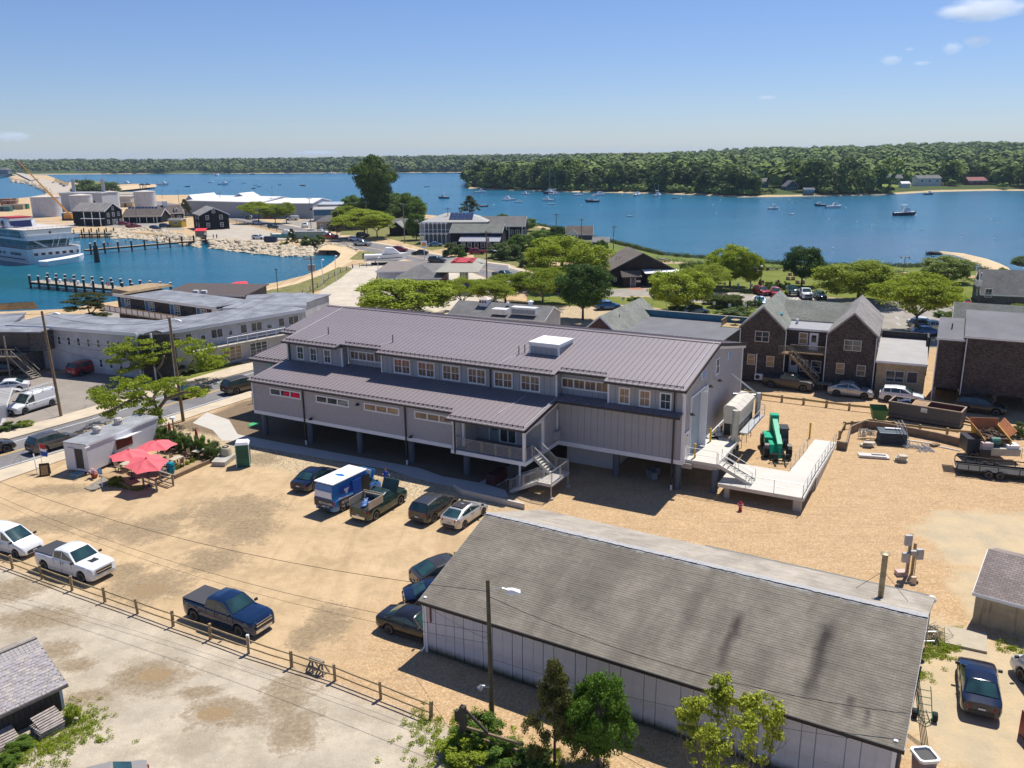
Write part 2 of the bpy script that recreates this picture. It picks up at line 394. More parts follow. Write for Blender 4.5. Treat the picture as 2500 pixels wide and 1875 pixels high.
shr=[(-400,800),(0,776),(150,770),(290,748),(400,738),(520,722),(617,711),(658,704),(724,687),(774,667),(808,643),(831,626),(837,617),(823,609),(762,609),(700,613),(640,612),(600,609),(555,600),(512,591),(434,586),(350,580),(275,574),(240,577),(202,577),(185,580),(100,574),(0,568),(-500,560),(-500,500),(0,492),(60,487),(108,478),(120,466),(103,454),(72,445),(32,439),(20,434),(44,428),(118,430),(140,438),(165,447),(186,449),(230,451),(270,453),(289,454),(330,452),(383,453),(380,456),(330,459),(289,463),(296,472),(318,479),(405,481),(469,480),(494,483),(600,487),(690,492),(779,497),(845,505),(900,515),(1030,529),(1190,546),(1222,549),(1300,556),(1316,558),(1379,570),(1440,588),(1489,600),(1611,632),(1680,639),(1735,643),(1841,653),(2021,661),(2243,663),(2392,672),(2450,677),(2490,680),(2620,690),(3300,720)]
W0=[G('P',x,y,WZ)for x,y in shr]
W0+=[Vr((420,20,0)),Vr((420,-60,0)),Vr((-420,-60,0)),Vr((-420,60,0))]
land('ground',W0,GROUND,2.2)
def spit(name,line,w,h):
 m=MB();R_=[]
 for i,p in en(line):
  a=line[max(i-1,0)];b=line[min(i+1,len(line)-1)];d=Vr((b.x-a.x,b.y-a.y)).normalized();n=Vr((-d.y,d.x));ww=w[i]
  R_.append([(p.x+n.x*ww*k,p.y+n.y*ww*k,WZ+h*(1-k*k)-.25*k*k-(.3 if i==0 else 0))for k in(-1.3,-.8,-.35,0,.35,.8,1.3)])
 m.l_f(R_,close=False);o=m.bd(name,mat('beach_sand',(.56,.42,.25),.95,var=.12,scale=.3,world=True));o['kind']='structure'
 for pol in o.data.polygons:
  if pol.normal.z<0:pol.flip()
spit('sand_spit',[G('P',x,y,WZ)for x,y in((2268,616),(2300,617),(2345,622),(2385,632),(2412,643),(2430,652),(2436,662),(2430,672),(2420,682))],(.8,2.0,2.6,3.4,3.6,3.6,3.8,4.2,4),.45)
def sht(name,pts,m,z=.004,kind='structure'):
 mb=MB();P=[Vr((p[0],p[1],z))for p in pts]
 mb.add(P,[tuple(q)for q in tessellate_polygon([[Vr((p.x,p.y,0))for p in P]])])
 o=mb.bd(name,m)
 for pol in o.data.polygons:
  if pol.normal.z<0:pol.flip()
 o['kind']=kind;return o
def strip(pts,w0,w1,z,mb=None):
 mb=mb or MB();L=[]
 for i,p in en(pts):
  a=pts[max(i-1,0)];b=pts[min(i+1,len(pts)-1)];d=Vr((b[0]-a[0],b[1]-a[1])).normalized();n=Vr((-d.y,d.x))
  L.append([(p[0]+n.x*k,p[1]+n.y*k,z)for k in(w0,w1)])
 mb.l_f(L,close=False);return mb
def asp(name,c,patch=.2):
 t=NT(name);co=t.co(True)
 a=t.ramp(t.nz(co,.25,5,.65),[(.3,mul(c,1-patch)),(.7,mul(c,1+patch))])
 f=t.nz(co,30,2,.8)
 a=t.mix(t.ramp(f,[(.6,0),(.75,.35)]),a,mul(c,1.7))
 vo=t.new('ShaderNodeTexVoronoi',feature='DISTANCE_TO_EDGE');vo.inputs['Scale'].default_value=.28;t.l.new(t.map(co,(1,1,1)),vo.inputs['Vector'])
 a=t.mix(t.ramp(vo.outputs['Distance'],[(0,.6),(.012,0)]),a,mul(c,.5))
 t.col(a);t.set(.9,0,.2);return t.m
ASPH=asp('road_asphalt',(.185,.178,.178));ASPH2=asp('old_car_park_asphalt',(.30,.27,.23));SIDEW=mat('sidewalk_concrete',(.53,.44,.32),.9,var=.12,scale=.6,world=True)
LOTC=asp('forecourt_concrete',(.50,.44,.35),.14);PALEW=mat('white_walkway_concrete',(.50,.47,.42),.85,var=.05,scale=.6)
def grassm(name,a,b,s=.3):
 t=NT(name);co=t.co(True)
 c=t.mix(t.ramp(t.nz(co,s,5,.65),[(.35,0),(.65,1)]),a,b)
 c=t.mix(t.ramp(t.nz(co,4,3,.7),[(.4,.25),(.6,0)]),c,mul(a,.5))
 t.col(c);t.set(.95,0,.1);t.bump(t.nz(co,6,3,.7),.6,.1);return t.m
LAWN=grassm('mown_lawn',(.13,.17,.028),(.21,.215,.05));DUNE=grassm('dune_grass',(.13,.15,.045),(.27,.235,.10),.5);BEACH=mat('beach_sand',(.56,.42,.25),.95,var=.12,scale=.3,world=True)
MARK=mat('white_road_paint',(.62,.62,.60),.7,var=.1);MARKY=mat('yellow_road_paint',(.62,.42,.14),.7,var=.15)
def ql(v,pts,n=2,z=0):return[G(v,x,y,z)for x,y in pts]
far_curb=ql('Q1',[(-700,1500),(0,1312),(740,1105),(1300,930),(2130,708)]);near_curb=ql('Q1',[(-700,1750),(0,1552),(560,1385),(1370,1120),(2130,878)])
e=(far_curb[-1]-far_curb[-2]).normalized()
for L in(far_curb,near_curb):L.append(L[-1]+e*45)
sht('road',far_curb+near_curb[::-1],ASPH,.006)
far_sw=ql('Q1',[(-700,1420),(0,1240),(740,1030),(1500,800),(2100,628)]);far_sw.append(far_sw[-1]+e*45)
m=MB();m.prism([tuple(p[:2])for p in far_curb+far_sw[::-1]],-.3,.10);st0('sidewalk',m,SIDEW)
ns=ql('Q1',[(-700,1860),(0,1650),(560,1455),(1370,1180),(2130,935)]);ns.append(ns[-1]+e*20)
nc=near_curb[:-1]+[near_curb[-2]+e*20]
m=MB();m.prism([tuple(p[:2])for p in nc+ns[::-1]],-.3,.08);st0('sidewalk',m,SIDEW)
mid=[(a+b)/2 for a,b in zip(far_curb,near_curb)]
mk=MB();strip(mid,-.22,-.08,.014,mk);strip(mid,.08,.22,.014,mk);st0('road_centre_line',mk,MARKY)
mk=MB();strip([a.lerp(b,.13)for a,b in zip(far_curb,near_curb)],-.07,.07,.014,mk);strip([a.lerp(b,.93)for a,b in zip(far_curb,near_curb)],-.07,.07,.014,mk);st0('road_edge_line',mk,MARK)
sht('motel_car_park',ql('Q1',[(-300,900),(0,770),(450,735),(900,700),(1300,780),(1560,770)])+far_sw[3:0:-1],asp('motel_car_park_asphalt',(.27,.235,.20),.15),.005)
sht('lawn_strip',ql('Q1',[(1440,790),(1560,742),(2010,640),(2050,655),(1500,812)]),LAWN,.11)
top=ql('R2',[(-900,430),(-300,520),(0,590),(250,640),(600,705),(800,755),(1060,805),(1300,845),(1560,900),(1900,962),(2212,1000)])+ql('R3',[(150,1125),(300,1165),(520,1215),(800,1270)])
bot=ql('R2',[(-900,465),(-300,565),(0,642),(400,718),(700,780),(850,835),(960,862),(1150,905),(1400,955),(1700,1020),(1900,1050),(2060,1110)])+ql('R3',[(60,1260),(300,1320),(500,1340),(760,1360)])
sht('road',top+bot[::-1],ASPH,.006)
tsw=[p+Vr((.5,2.6,0))for p in top]
m=MB();m.prism([tuple(p[:2])for p in top[3:]+tsw[3:][::-1]],-.2,.1);st0('sidewalk',m,SIDEW)
mk=MB();cl=[top[0].lerp(bot[0],.5)]+ql('R2',[(0,615),(300,680),(600,735),(800,792),(1000,838),(1300,895),(1560,950),(1900,1005),(2150,1060)])+ql('R3',[(180,1200),(330,1240)])
strip(cl,-.25,-.08,.014,mk);strip(cl,.08,.25,.014,mk);st0('road_centre_line',mk,MARKY)
mk=MB();strip([a+Vr((0,-.7,0))for a in top[2:]],-.08,.08,.014,mk);st0('road_edge_line',mk,MARK)
sht('forecourt',ql('R2',[(430,1420),(560,1300),(640,1205),(880,1000),(1000,985),(1090,930),(1240,935),(1400,962),(1700,1024),(1900,1055),(2060,1120),(2180,1300),(1700,1420)]),LOTC,.004)
sht('harbour_car_park',ql('S3',[(420,840),(590,870),(1030,700),(1320,735),(1920,890),(2212,960),(1950,1010),(1650,1050),(960,965),(700,1010),(560,960)]),asp('harbour_car_park_asphalt',(.42,.37,.30),.15),.004)
sht('side_yard',ql('R2',[(350,600),(430,620),(600,590),(700,640),(640,700),(520,690),(300,640)]),ASPH2,.005)
sht('harbour_yard',ql('S2',[(700,830),(1250,740),(1900,780),(2212,800),(2212,900),(1600,900),(900,850)]),ASPH2,.004)
sht('beach',ql('R2',[(0,1220),(200,1188),(430,1128),(600,1055),(715,978),(790,920),(800,895),(760,868),(600,866),(640,840),(720,800),(850,820),(960,860),(940,900),(890,960),(820,1000),(640,1080),(430,1160),(100,1225)],z=0),BEACH,.003)
sht('dune_grass',ql('R2',[(60,1235),(430,1152),(640,1075),(780,1010),(880,1010),(900,1025),(800,1105),(660,1190),(400,1290),(60,1310)]),DUNE,.006)
sht('dune_grass',ql('R2',[(870,945),(960,875),(1080,880),(1150,930),(1000,950)]),DUNE,.008)
sht('park_lawn',[G('R3',1380,1085),G('R3',1860,1085),G('R4',130,1030),G('R4',700,1056),G('R4',1400,1064),G('R4',1900,1110),G('R4',2212,1110),G('R4',2700,1160),G('R4',2700,1500),G('R4',1700,1340),G('R4',1600,1305),G('R4',650,1245),G('R4',0,1225),G('R3',1400,1290)],LAWN,.004)
sht('park_lawn',ql('R3',[(300,1320),(950,1270),(1150,1275),(1200,1320),(960,1420),(700,1440),(300,1420)]),LAWN,.004)
sht('car_park',[G('R3',940,1302),G('R3',1250,1290),G('R3',1400,1310),G('R3',2100,1330),G('R4',0,1225),G('R4',650,1248),G('R4',1600,1308),G('R4',1800,1345),G('R4',1900,1420),G('R4',1600,1640),G('R4',1100,1640),G('R4',900,1400),G('R4',260,1315),G('R4',0,1330),G('R3',1860,1425),G('R3',1300,1355),G('R3',960,1365)],ASPH2,.010)
sht('park_lawn',[G('R3',960,1420),G('R3',1060,1370),G('R3',1300,1365),G('R3',1840,1425),G('R4',60,1320),G('R4',260,1330),G('R4',150,1420),G('R4',0,1450),G('R3',1800,1530),G('R3',1350,1450)],LAWN,.013)
sht('brick_path',ql('R3',[(1150,1300),(1180,1275),(1260,1272),(1275,1305)]),mat('brick_paving',(.40,.16,.09),.9,var=.2,scale=2,world=True),.016)
mk=MB()
for i in rn(9):
 a=G('S6',440+i*180,890+i*9);b=G('S6',500+i*180,845+i*9)
 if i in(3,4):continue
 strip([a,b],-.06,.06,.018,mk)
for(x0,y0,x1,y1)in((975,930,1035,885),(1560,960,1610,910),(1750,975,1820,925)):strip([G('S6',x0,y0),G('S6',x1,y1)],-.07,.07,.018,mk)
for(x0,y0,x1,y1)in((1660,1325,1690,1365),(1220,1400,1250,1420),(1230,1450,1260,1470)):strip([G('R4',x0,y0),G('R4',x1,y1)],-.07,.07,.018,mk)
st0('parking_bay_line',mk,MARK)
sht('scrub_ground',[G('R2',780,600),G('R2',850,560),G('R2',1500,545),G('R2',1500,640),G('R2',1560,780),G('R2',1700,850),G('R2',1560,870),G('R2',1200,765),G('R2',800,735)],DUNE,.003)
sht('scrub_ground',ql('R3',[(-150,780),(100,760),(300,755),(620,845),(900,915),(1000,955),(960,1040),(500,1070),(420,1150),(300,1140),(150,1090),(-150,1060)]),DUNE,.003)
sht('motel_court',ql('R1',[(500,1450),(960,1370),(1800,1440),(2100,1400),(1500,1480),(1000,1500)]),ASPH2,.003)
i0,i1=shr.index((1379,570)),shr.index((2392,672));st0('shore_grass',strip([G('P',x,y,WZ)for x,y in shr[i0:i1+1]],-13,-1.9,.0055),grassm('rough_shore_grass',(.11,.16,.035),(.19,.21,.06),.3))
sht('walkway',ql('Q2',[(-190,1060),(0,1125),(70,1245),(150,1262),(700,1365),(1600,1530),(1800,1600),(2120,1655)])+ql('A4',[(960,1200),(1000,1290),(930,1290),(530,1215),(250,1155),(0,1100)])+ql('Q2',[(1550,1612),(1350,1545),(190,1345),(50,1300),(-60,1300),(-140,1210),(-310,1150)]),PALEW,.012)
sht('walkway',ql('A4',[(600,1100),(760,1010),(1060,840),(1240,880),(1000,1060),(860,1140)]),PALEW,.012)
sht('gravel_edge',ql('T4',[(1270,860),(1160,870),(1000,1000),(1010,1080),(1200,1010)]),grassm('weeds_and_dirt',(.12,.15,.03),(.45,.34,.19),1.2),.004)
def terrain(name,line,depth,hfun,m,nd=16):
 mb=MB();rings=[]
 for k in rn(nd+1):
  t=(k/nd)**1.7;r=[]
  for p in line:
   dr=Vr((p[0],p[1],0)).normalized();q=Vr((p[0],p[1],0))+dr*depth*t
   z=WZ-1 if k==0 else WZ+hfun(q.x,q.y,depth*t)
   if k==0:q=q-dr*6
   r.append((q.x,q.y,z))
  rings.append(r)
 mb.l_f(rings,close=False);o=mb.bd(name,m,None,True,fix=False);o['kind']='structure';return o
def lerp_line(pts,z=WZ,n=8):
 W=[G('P',x,y,z)for x,y in pts];out=[]
 for a,b in zip(W[:-1],W[1:]):
  for i in rn(n):out.append(a.lerp(b,i/n))
 out.append(W[-1]);return out
def hill_mat():
 t=NT('wooded_hill_ground');co=t.co(True)
 z=t.sep(co)[2]
 c=t.mix(t.nz(co,.02,3),(.035,.055,.015),(.085,.115,.03))
 c=t.mix(t.ramp(t.mt('ADD',t.mt('DIVIDE',t.mt('ADD',z,1.6),3),t.mt('MULTIPLY',t.nz(co,.05,3),.3)),[(.38,1),(.55,0)]),c,(.50,.38,.22))
 t.col(c);t.set(.95,0,.1);return t.m
HILL=hill_mat()
FAR=lerp_line([(-500,432),(-100,428),(130,426),(400,424.5),(600,424),(900,422.5),(1178,421),(1500,419),(1900,416)])
PRM=lerp_line([(1144,461),(1160,460),(1200,464),(1290,466),(1374,469),(1480,471),(1605,473),(1750,479),(1800,482),(1900,481),(1984,479),(2053,479),(2164,476),(2275,469),(2400,466),(2500,466),(2700,462),(3100,455)],n=4)
def sm(a,b,x):x=max(0,min(1,(x-a)/(b-a)));return x*x*(3-2*x)
def h_far(x,y,d):
 return min(d*.05,2)+11*sm(40,900,d)+3*mt.sin(x*.0021+1)*sm(100,600,d)+4*sm(-900,-1500,x)*sm(60,500,d)
def h_prom(x,y,d):
 return min(d*.09,2.5)+13*sm(60,1100,d)*sm(-50,250,x)+22*sm(300,2200,d)*sm(200,1000,x)+2*mt.sin(x*.013)*sm(50,200,d)
terrain('far_shore_land',FAR,3500,h_far,HILL)
terrain('promontory_land',PRM,3200,h_prom,HILL,24)
MB_T=tg('boathouse_building','long grey building raised on piers with standing seam metal roofs','building',BO,BY)
ROOFM=mat('standing_seam_metal',(.245,.208,.215),.45,.1,var=.06,scale=.35,spec=.5)
WALLM=mat('grey_board_siding',(.36,.36,.375),.75,var=.06,scale=1)
STUC=mat('pale_grey_siding',(.38,.355,.36),.85,var=.07,scale=3,bump=.25,bscale=14)
RIB=mat('grey_ribbed_metal',(.42,.42,.44),.55,.1,var=.05)
PIER=mat('dark_pier_paint',(.10,.115,.14),.7,var=.1)
ROOFX=mat('seam_shade_deck',(.035,.03,.032),.7)  # deck coloured dark so panel gaps imitate the shadow lines beside seams
def zr(v):return 10.78-.199*abs(14.1-v)if v<14.1 else 10.78-.191*(v-14.1)
def zl(v):return 6.66-.165*(5.26-v)
def rps(parent,u0,u1,pitch,ve,vt,zf,seams=True):
 n=round((u1-u0)/pitch);p=(u1-u0)/n;cache={}
 for i in rn(n):
  ua=u0+i*p;uc=ua+p/2;v0=ve(uc);v1=vt(uc)
  key=(round(v0,3),round(v1,3))
  if key not in cache:
   m=MB();z0,z1=zf(v0),zf(v1)
   prof=[(-p/2,0),(-p/2+.012,.045),(-p/2+.032,.045),(-p/2+.045,.004),(p/2-.03,.004),(p/2-.03,-.03),(-p/2,-.03)]
   m.l_f([[(x,0,z)for x,z in prof],[(x,v1-v0,z+z1-z0)for x,z in prof]])
   cache[key]=m.mesh('roof_panel',ROOFM)
  link('roof_panel',cache[key],parent,(uc,v0,zf(v0)))
UPS=[(-1.9,.16,6.3),(.16,7.25,4.3),(7.25,12.05,5.15),(12.05,30.95,4.35),(30.95,35.7,5.15),(35.7,42.64,4.35)]
def upe(u):
 for a,b,v in UPS:
  if u<b:return v
 return UPS[-1][2]
m=MB()
for a,b,v in UPS:m.add([(a,v+.02,zr(v)-.03),(b,v+.02,zr(v)-.03),(b,14.1,10.75),(a,14.1,10.75),(a,v+.02,zr(v)-.2),(b,v+.02,zr(v)-.2),(b,14.1,10.58),(a,14.1,10.58)],[(0,1,2,3),(7,6,5,4),(0,4,5,1),(1,5,6,2),(0,3,7,4)])
m.add([(-1.9,14.1,10.75),(42.64,14.1,10.75),(42.64,24.15,zr(24.15)-.03),(-1.9,24.15,zr(24.15)-.03),(-1.9,14.1,10.58),(42.64,14.1,10.58),(42.64,24.15,zr(24.15)-.2),(-1.9,24.15,zr(24.15)-.2)],[(0,1,2,3),(7,6,5,4),(1,5,6,2),(2,6,7,3),(3,7,4,0)])
R_UP=m.bd('roof',ROOFX,MB_T);R_UP['label']='upper gable roof of brown-grey seamed metal'
rps(R_UP,-1.9,42.64,.5,upe,lambda u:14.06,zr)
mb_=MB()
for i in rn(1,90):
 u=-1.9+i*.5
 if u<42.6:mb_.add([(u-.012,14.2,zr(14.2)),(u+.012,14.2,zr(14.2)),(u+.012,24.1,zr(24.1)),(u-.012,24.1,zr(24.1)),(u-.012,14.2,zr(14.2)+.05),(u+.012,14.2,zr(14.2)+.05),(u+.012,24.1,zr(24.1)+.05),(u-.012,24.1,zr(24.1)+.05)],[(4,5,6,7),(0,4,7,3),(1,2,6,5)])
mb_.add([(-1.9,14.1,10.76),(42.64,14.1,10.76),(42.64,24.15,zr(24.15)-.02),(-1.9,24.15,zr(24.15)-.02)],[(0,1,2,3)])
o=mb_.bd('back_roof_panels',ROOFM,R_UP);o['kind']='stuff'
m=MB().s_([(-1.95,13.9,zr(13.9)+.05),(42.7,13.9,zr(13.9)+.05),(42.7,14.1,10.87),(-1.95,14.1,10.87)],(0,0,.02)).s_([(-1.95,14.1,10.87),(42.7,14.1,10.87),(42.7,14.3,zr(14.3)+.07),(-1.95,14.3,zr(14.3)+.07)],(0,0,.02))
m.bd('ridge_cap',ROOFM,R_UP)
def sng(u0,u1,v,zf,parent):
 m=MB();z=zf(v);m.c_y((u0,v,z+.12),(u1,v,z+.12),.018,n=4).c_y((u0,v,z+.07),(u1,v,z+.07),.018,n=4)
 n=int((u1-u0)/.5)
 for i in rn(n+1):uu=u0+(u1-u0)*i/n;m.box(uu-.02,uu+.02,v-.06,v+.05,z-.01,z+.15)
 m.bd('snow_guard',DKMET,parent)
for a,b,v in UPS:
 MB().box(a,b,v-.13,v-.01,zr(v)-.19,zr(v)-.02).bd('gutter',DKMET,R_UP)
 sng(a+.25,b-.3,v+.42,zr,R_UP)
m=MB()
for a,b,s in((4.35,14.1,1),(24.2,14.1,-1)):m.s_([(42.62,a,zr(a)-.26),(42.62,14.1,zr(14.1)-.26),(42.62,14.1,zr(14.1)+.04),(42.62,a,zr(a)+.04)],(.09,0,0))
m.bd('rake_trim',DKMET,R_UP)
m=MB()
for a in(4.45,24.1):m.s_([(42.36,a,zr(a)-.52),(42.36,14.1,zr(14.1)-.50),(42.36,14.1,zr(14.1)-.21),(42.36,a,zr(a)-.21)],(.22,0,0))
m.bd('rake_board',Tr,R_UP)
LES=[(-.35,23.7,-.32),(23.7,31.3,-1.5)]
def loe(u):return-.32 if u<23.7 else-1.5
m=MB()
for a,b,v in LES:m.add([(a,v+.02,zl(v)-.03),(b,v+.02,zl(v)-.03),(b,5.26,6.63),(a,5.26,6.63),(a,v+.02,zl(v)-.18),(b,v+.02,zl(v)-.18),(b,5.26,6.46),(a,5.26,6.46)],[(0,1,2,3),(7,6,5,4),(0,4,5,1),(1,5,6,2),(0,3,7,4)])
m.box(7.25,12.05,5.26,6.1,6.5,6.64)
R_LO=m.bd('roof',ROOFX,MB_T);R_LO['label']='lower front roof of brown-grey seamed metal over the porch'
rps(R_LO,-.35,31.3,.5,loe,lambda u:5.25 if not 7.4<u<12 else 6.1,zl)
for a,b,v in LES:
 MB().box(a,b,v-.13,v-.01,zl(v)-.17,zl(v)-.02).bd('gutter',DKMET,R_LO);sng(a+.25,b-.3,v+.4,zl,R_LO)
m=MB().s_([(31.3,-1.5,zl(-1.5)-.22),(31.3,5.2,zl(5.2)-.22),(31.3,5.2,zl(5.2)+.05),(31.3,-1.5,zl(-1.5)+.05)],(.08,0,0));m.bd('rake_trim',DKMET,R_LO)
m=MB().s_([(31.08,-1.3,zl(-1.3)-.45),(31.08,5.2,zl(5.2)-.45),(31.08,5.2,zl(5.2)-.17),(31.08,-1.3,zl(-1.3)-.17)],(.2,0,0));m.bd('rake_board',Tr,R_LO)
m=MB().s_([(31.38,4.3,6.52),(42.3,4.3,6.52),(42.3,5.24,6.68),(31.38,5.24,6.68)],(0,0,.05));m.box(31.0,35.7,5.24,6.08,6.55,6.72)
for i in rn(23):u=31.5+i*.49;m.s_([(u,4.3,6.57),(u+.03,4.3,6.57),(u+.03,5.24,6.73),(u,5.24,6.73)],(0,0,.04))
m.bd('awning_roof',ROOFM,MB_T);MB().box(31.38,42.32,4.18,4.3,6.4,6.56).bd('gutter',DKMET,MB_T)
def zw(v):return 5.85+.165*(v-6)
m=MB().s_([(-6.6,6,5.85),(-.0,6,5.85),(-.0,14.2,zw(14.2)),(-5.6,14.2,zw(14.2))],(0,0,.08))
for i in rn(13):u=-6.4+i*.5;m.s_([(u,6,5.93),(u+.03,6,5.93),(u+.03,14.2,zw(14.2)+.08),(u,14.2,zw(14.2)+.08)],(0,0,.045))
o=m.bd('wing_roof',ROOFM,MB_T);MB().box(-6.6,0,5.86,6,5.72,5.9).bd('gutter',DKMET,MB_T);sng(-6.3,-.4,6.4,lambda v:zw(v)+.09,MB_T)
MB().box(-6.3,-.02,6.35,14.2,2.3,5.85).bd('wing_wall',WALLM,MB_T)
for k,(cx,rot,c)in en(((-3.4,.45,(.03,.42,.36)),(-2.75,-.5,(.12,.10,.40)))):
 m=MB();pts=[(0,-.75),(.22,-.2),(.2,.25),(0,.8),(-.2,.25),(-.22,-.2)]
 T=Mx.Translation((cx,6.32,4.85))@Mx.Rotation(-rot,4,'Y')
 m.s_([(x,0,z)for x,z in pts],(0,-.02,0),T);m.bd('leaf_emblem',mat('emblem_%d'%k,c,.5,var=.05),MB_T)
def wallbox(name,m,*b):
 mb=MB()
 for q in b:mb.box(*q)
 return mb.bd(name,m,MB_T)
wallbox('front_wall',STUC,(0,24.3,0,.15,2.6,5.6))
wallbox('side_wall',STUC,(0,.15,.15,5.26,2.6,5.62))
m=MB().s_([(0,.15,2.6),(0,14,2.6),(0,14,10.3),(0,5.26,8.62),(0,5.26,6.4),(0,.15,5.6)],(.15,0,0));m.bd('side_wall',WALLM,MB_T)
wallbox('porch_wall',WALLM,(24.3,24.45,.15,2.6,2.6,5.7),(24.3,31.05,2.6,2.75,2.6,6.1),(31.05-.15,31.05,2.75,5.26,2.6,6.3))
C_UP=wallbox('clerestory_wall',WALLM,(.15,7.25,5.3,5.42,6.3,8.62),(7.13,7.25,5.42,6.1,6.3,8.7),(7.25,12.05,6.14,6.26,6.3,8.8),(12.05,12.17,5.42,6.1,6.3,8.7),(12.05,30.95,5.3,5.42,6.3,8.64),(30.83,30.95,5.42,6.1,6.3,8.7),(30.95,35.7,6.14,6.26,6.3,8.8),(35.7,35.82,5.42,6.1,6.3,8.7),(35.7,42.34,5.3,5.42,6.3,8.64))
R_BL=wallbox('right_block_wall',WALLM,(31.05,42.34,5.3,5.42,2.6,6.6))
m=MB();gp=[(42.2,5.3,2.6),(42.2,23.8,2.6),(42.2,23.8,8.62),(42.2,14.1,10.52),(42.2,5.3,8.72)]
m.s_(gp,(.1,0,0));GW=m.bd('gable_wall',mat('dark_rib_shadow_gap',(.13,.13,.145),.8),MB_T)
wallbox('back_wall',WALLM,(0,42.2,23.65,23.8,2.6,8.6))
def boards(parent,pts,w,dz,cache={}):
 for(x,y,z0,z1,ax)in pts:
  k=(w,round(z1-z0,2),ax,parent.name)
  if k not in cache:
   b=MB()
   if ax=='u':b.box(-w/2,w/2,-.02,.01,0,z1-z0)
   else:b.box(-.01,.02,-w/2,w/2,0,z1-z0)
   cache[k]=b.mesh('siding_board',dz)
  link('siding_board',cache[k],parent,(x,y,z0))
def fill(u0,u1,p):n=max(1,round((u1-u0)/p));q=(u1-u0)/n;return[u0+(i+.5)*q for i in rn(n)],q
us,q=fill(31.1,42.22,.615);boards(R_BL,[(u,5.28,2.66,6.45,'u')for u in us],q-.035,WALLM)
for a,b,v in((.2,7.2,5.28),(7.3,12.0,6.12),(12.1,30.9,5.28),(31.0,35.65,6.12),(35.75,42.22,5.28)):
 us,q=fill(a,b,.61);boards(C_UP,[(u,v,6.66,8.5,'u')for u in us],q-.035,WALLM)
us,q=fill(5.42,23.75,.41)
for v in us:
 zt=zr(v)-.5;lo=2.66
 if 7.0<v<11.1:lo=7.62
 boards(GW,[(42.305,v,lo,zt,'v')],q-.11,RIB)
us,q=fill(2.8,5.2,.6);boards(MB_T,[(31.06,v,2.66,zl(v)-.2,'v')for v in us],q-.04,WALLM)
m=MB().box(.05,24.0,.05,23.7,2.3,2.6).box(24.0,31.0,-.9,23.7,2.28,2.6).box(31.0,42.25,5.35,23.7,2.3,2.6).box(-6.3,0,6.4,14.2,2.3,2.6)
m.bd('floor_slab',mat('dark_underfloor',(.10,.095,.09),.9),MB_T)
m=MB().box(-.04,23.9,-.04,.05,2.28,2.62).box(23.86,31.1,-1.0,-.9,2.28,2.62).box(23.86,23.96,-.9,-.04,2.28,2.62).box(31.0,31.1,-.9,5.2,2.28,2.62).box(31.0,42.4,5.18,5.28,2.28,2.66).box(42.3,42.4,5.28,23.8,2.28,2.62).box(-.06,-.0,0,6,2.28,2.62).box(-6.4,0,6.28,6.36,2.28,2.62)
m.bd('skirt_band',Tr,MB_T)
m=MB()
for(u,v,z0,z1)in((0,-.03,2.6,5.6),(.02,5.24,6.65,8.6),(7.2,5.24,6.6,8.6),(12.1,5.24,6.6,8.6),(30.9,5.24,6.6,8.6),(35.76,5.24,6.7,8.6),(42.28,5.22,2.6,8.6)):m.cb((u,v,(z0+z1)/2),(.15,.13,z1-z0))
for(v,z1)in((5.3,8.7),(23.75,8.5)):m.cb((42.37,v,(2.6+z1)/2),(.1,.16,z1-2.6))
m.bd('corner_board',Tr,MB_T)
for(u,v)in[(.75,.5),(6.7,.5),(12.7,.6),(18.6,.6),(24.6,.4)]+[(36.3,6.0),(41.9,5.6)]+[(u,v)for u in(2,10,18,26,34,41)for v in(9,16,22)]:
 MB().c_y((u,v,0),(u,v,2.3),.3,n=12).bd('pier',PIER,MB_T,smooth=40)
MB().box(31.0,35.5,7.3,7.5,0,2.3).box(35.4,35.55,7.5,14,0,2.3).bd('foundation_wall',mat('white_block_wall',(.5,.5,.52),.8,var=.05),MB_T)
def spt(u,v,z1,zb=.15):
 m=MB().box(u-.06,u+.06,v-.12,v-.02,zb+.25,z1).box(u-.06,u+.06,v-.12,v+.12,z1-.08,z1);o=m.bd('downspout',DKMET,MB_T)
 if zb<1:MB().c_y((u,v-.07,zb-.15),(u,v-.07,zb+.3),.09,n=8).bd('downspout_boot',Wt,o)
spt(6.58,-.02,5.62);spt(18.51,-.02,5.62);spt(24.5,-1.25,5.4,2.2);spt(41.55,5.16,6.4)
for(u,z0,z1)in((.3,6.7,8.6),(24.31,6.7,8.6),(41.5,6.75,8.6)):MB().box(u-.06,u+.06,5.13,5.22,z0,z1).bd('downspout',DKMET,MB_T)
for u in(1.72,3.47,5.3):wd(MB_T,(u,5.26,6.93),0,.72,1.22,1,(2,2),.11)
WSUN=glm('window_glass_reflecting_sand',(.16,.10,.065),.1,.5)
for u in(14.5,17.28,20.06,22.83,25.6,28.33):wd(MB_T,(u,5.26,6.9),0,1.7,1.24,2,(2,2),.12,glass=WSUN)
for u in(37.17,38.96,40.74):wd(MB_T,(u,5.26,6.9),0,.78,1.22,1,(2,2),.12,glass=WmG if u<40 else Gls)
wd(MB_T,(9.6,6.085,7.42),0,3.9,.72,4,(2,1),.11,glass=WSUN);wd(MB_T,(33.2,6.085,7.40),0,4.2,.72,4,(2,1),.12,glass=WSUN)
REDI=glm('window_glass_over_red_panel',(.55,.01,.05),.1,.4)
for u,g in((4.3,Gls),(10.15,Gls),(15.87,WmG),(21.48,WmG)):wd(MB_T,(u,0,4.6),0,3.75,.5,3,(1,1),.12,glass=g)
MB().box(4.1,4.85,-.03,-.02,4.63,5.07).box(5.15,6.05,-.03,-.02,4.63,5.07).bd('red_banner',REDI,MB_T)
wd(MB_T,(42.34,14.7,7.9),rad(90),.85,1.3,1,(2,2),.12)
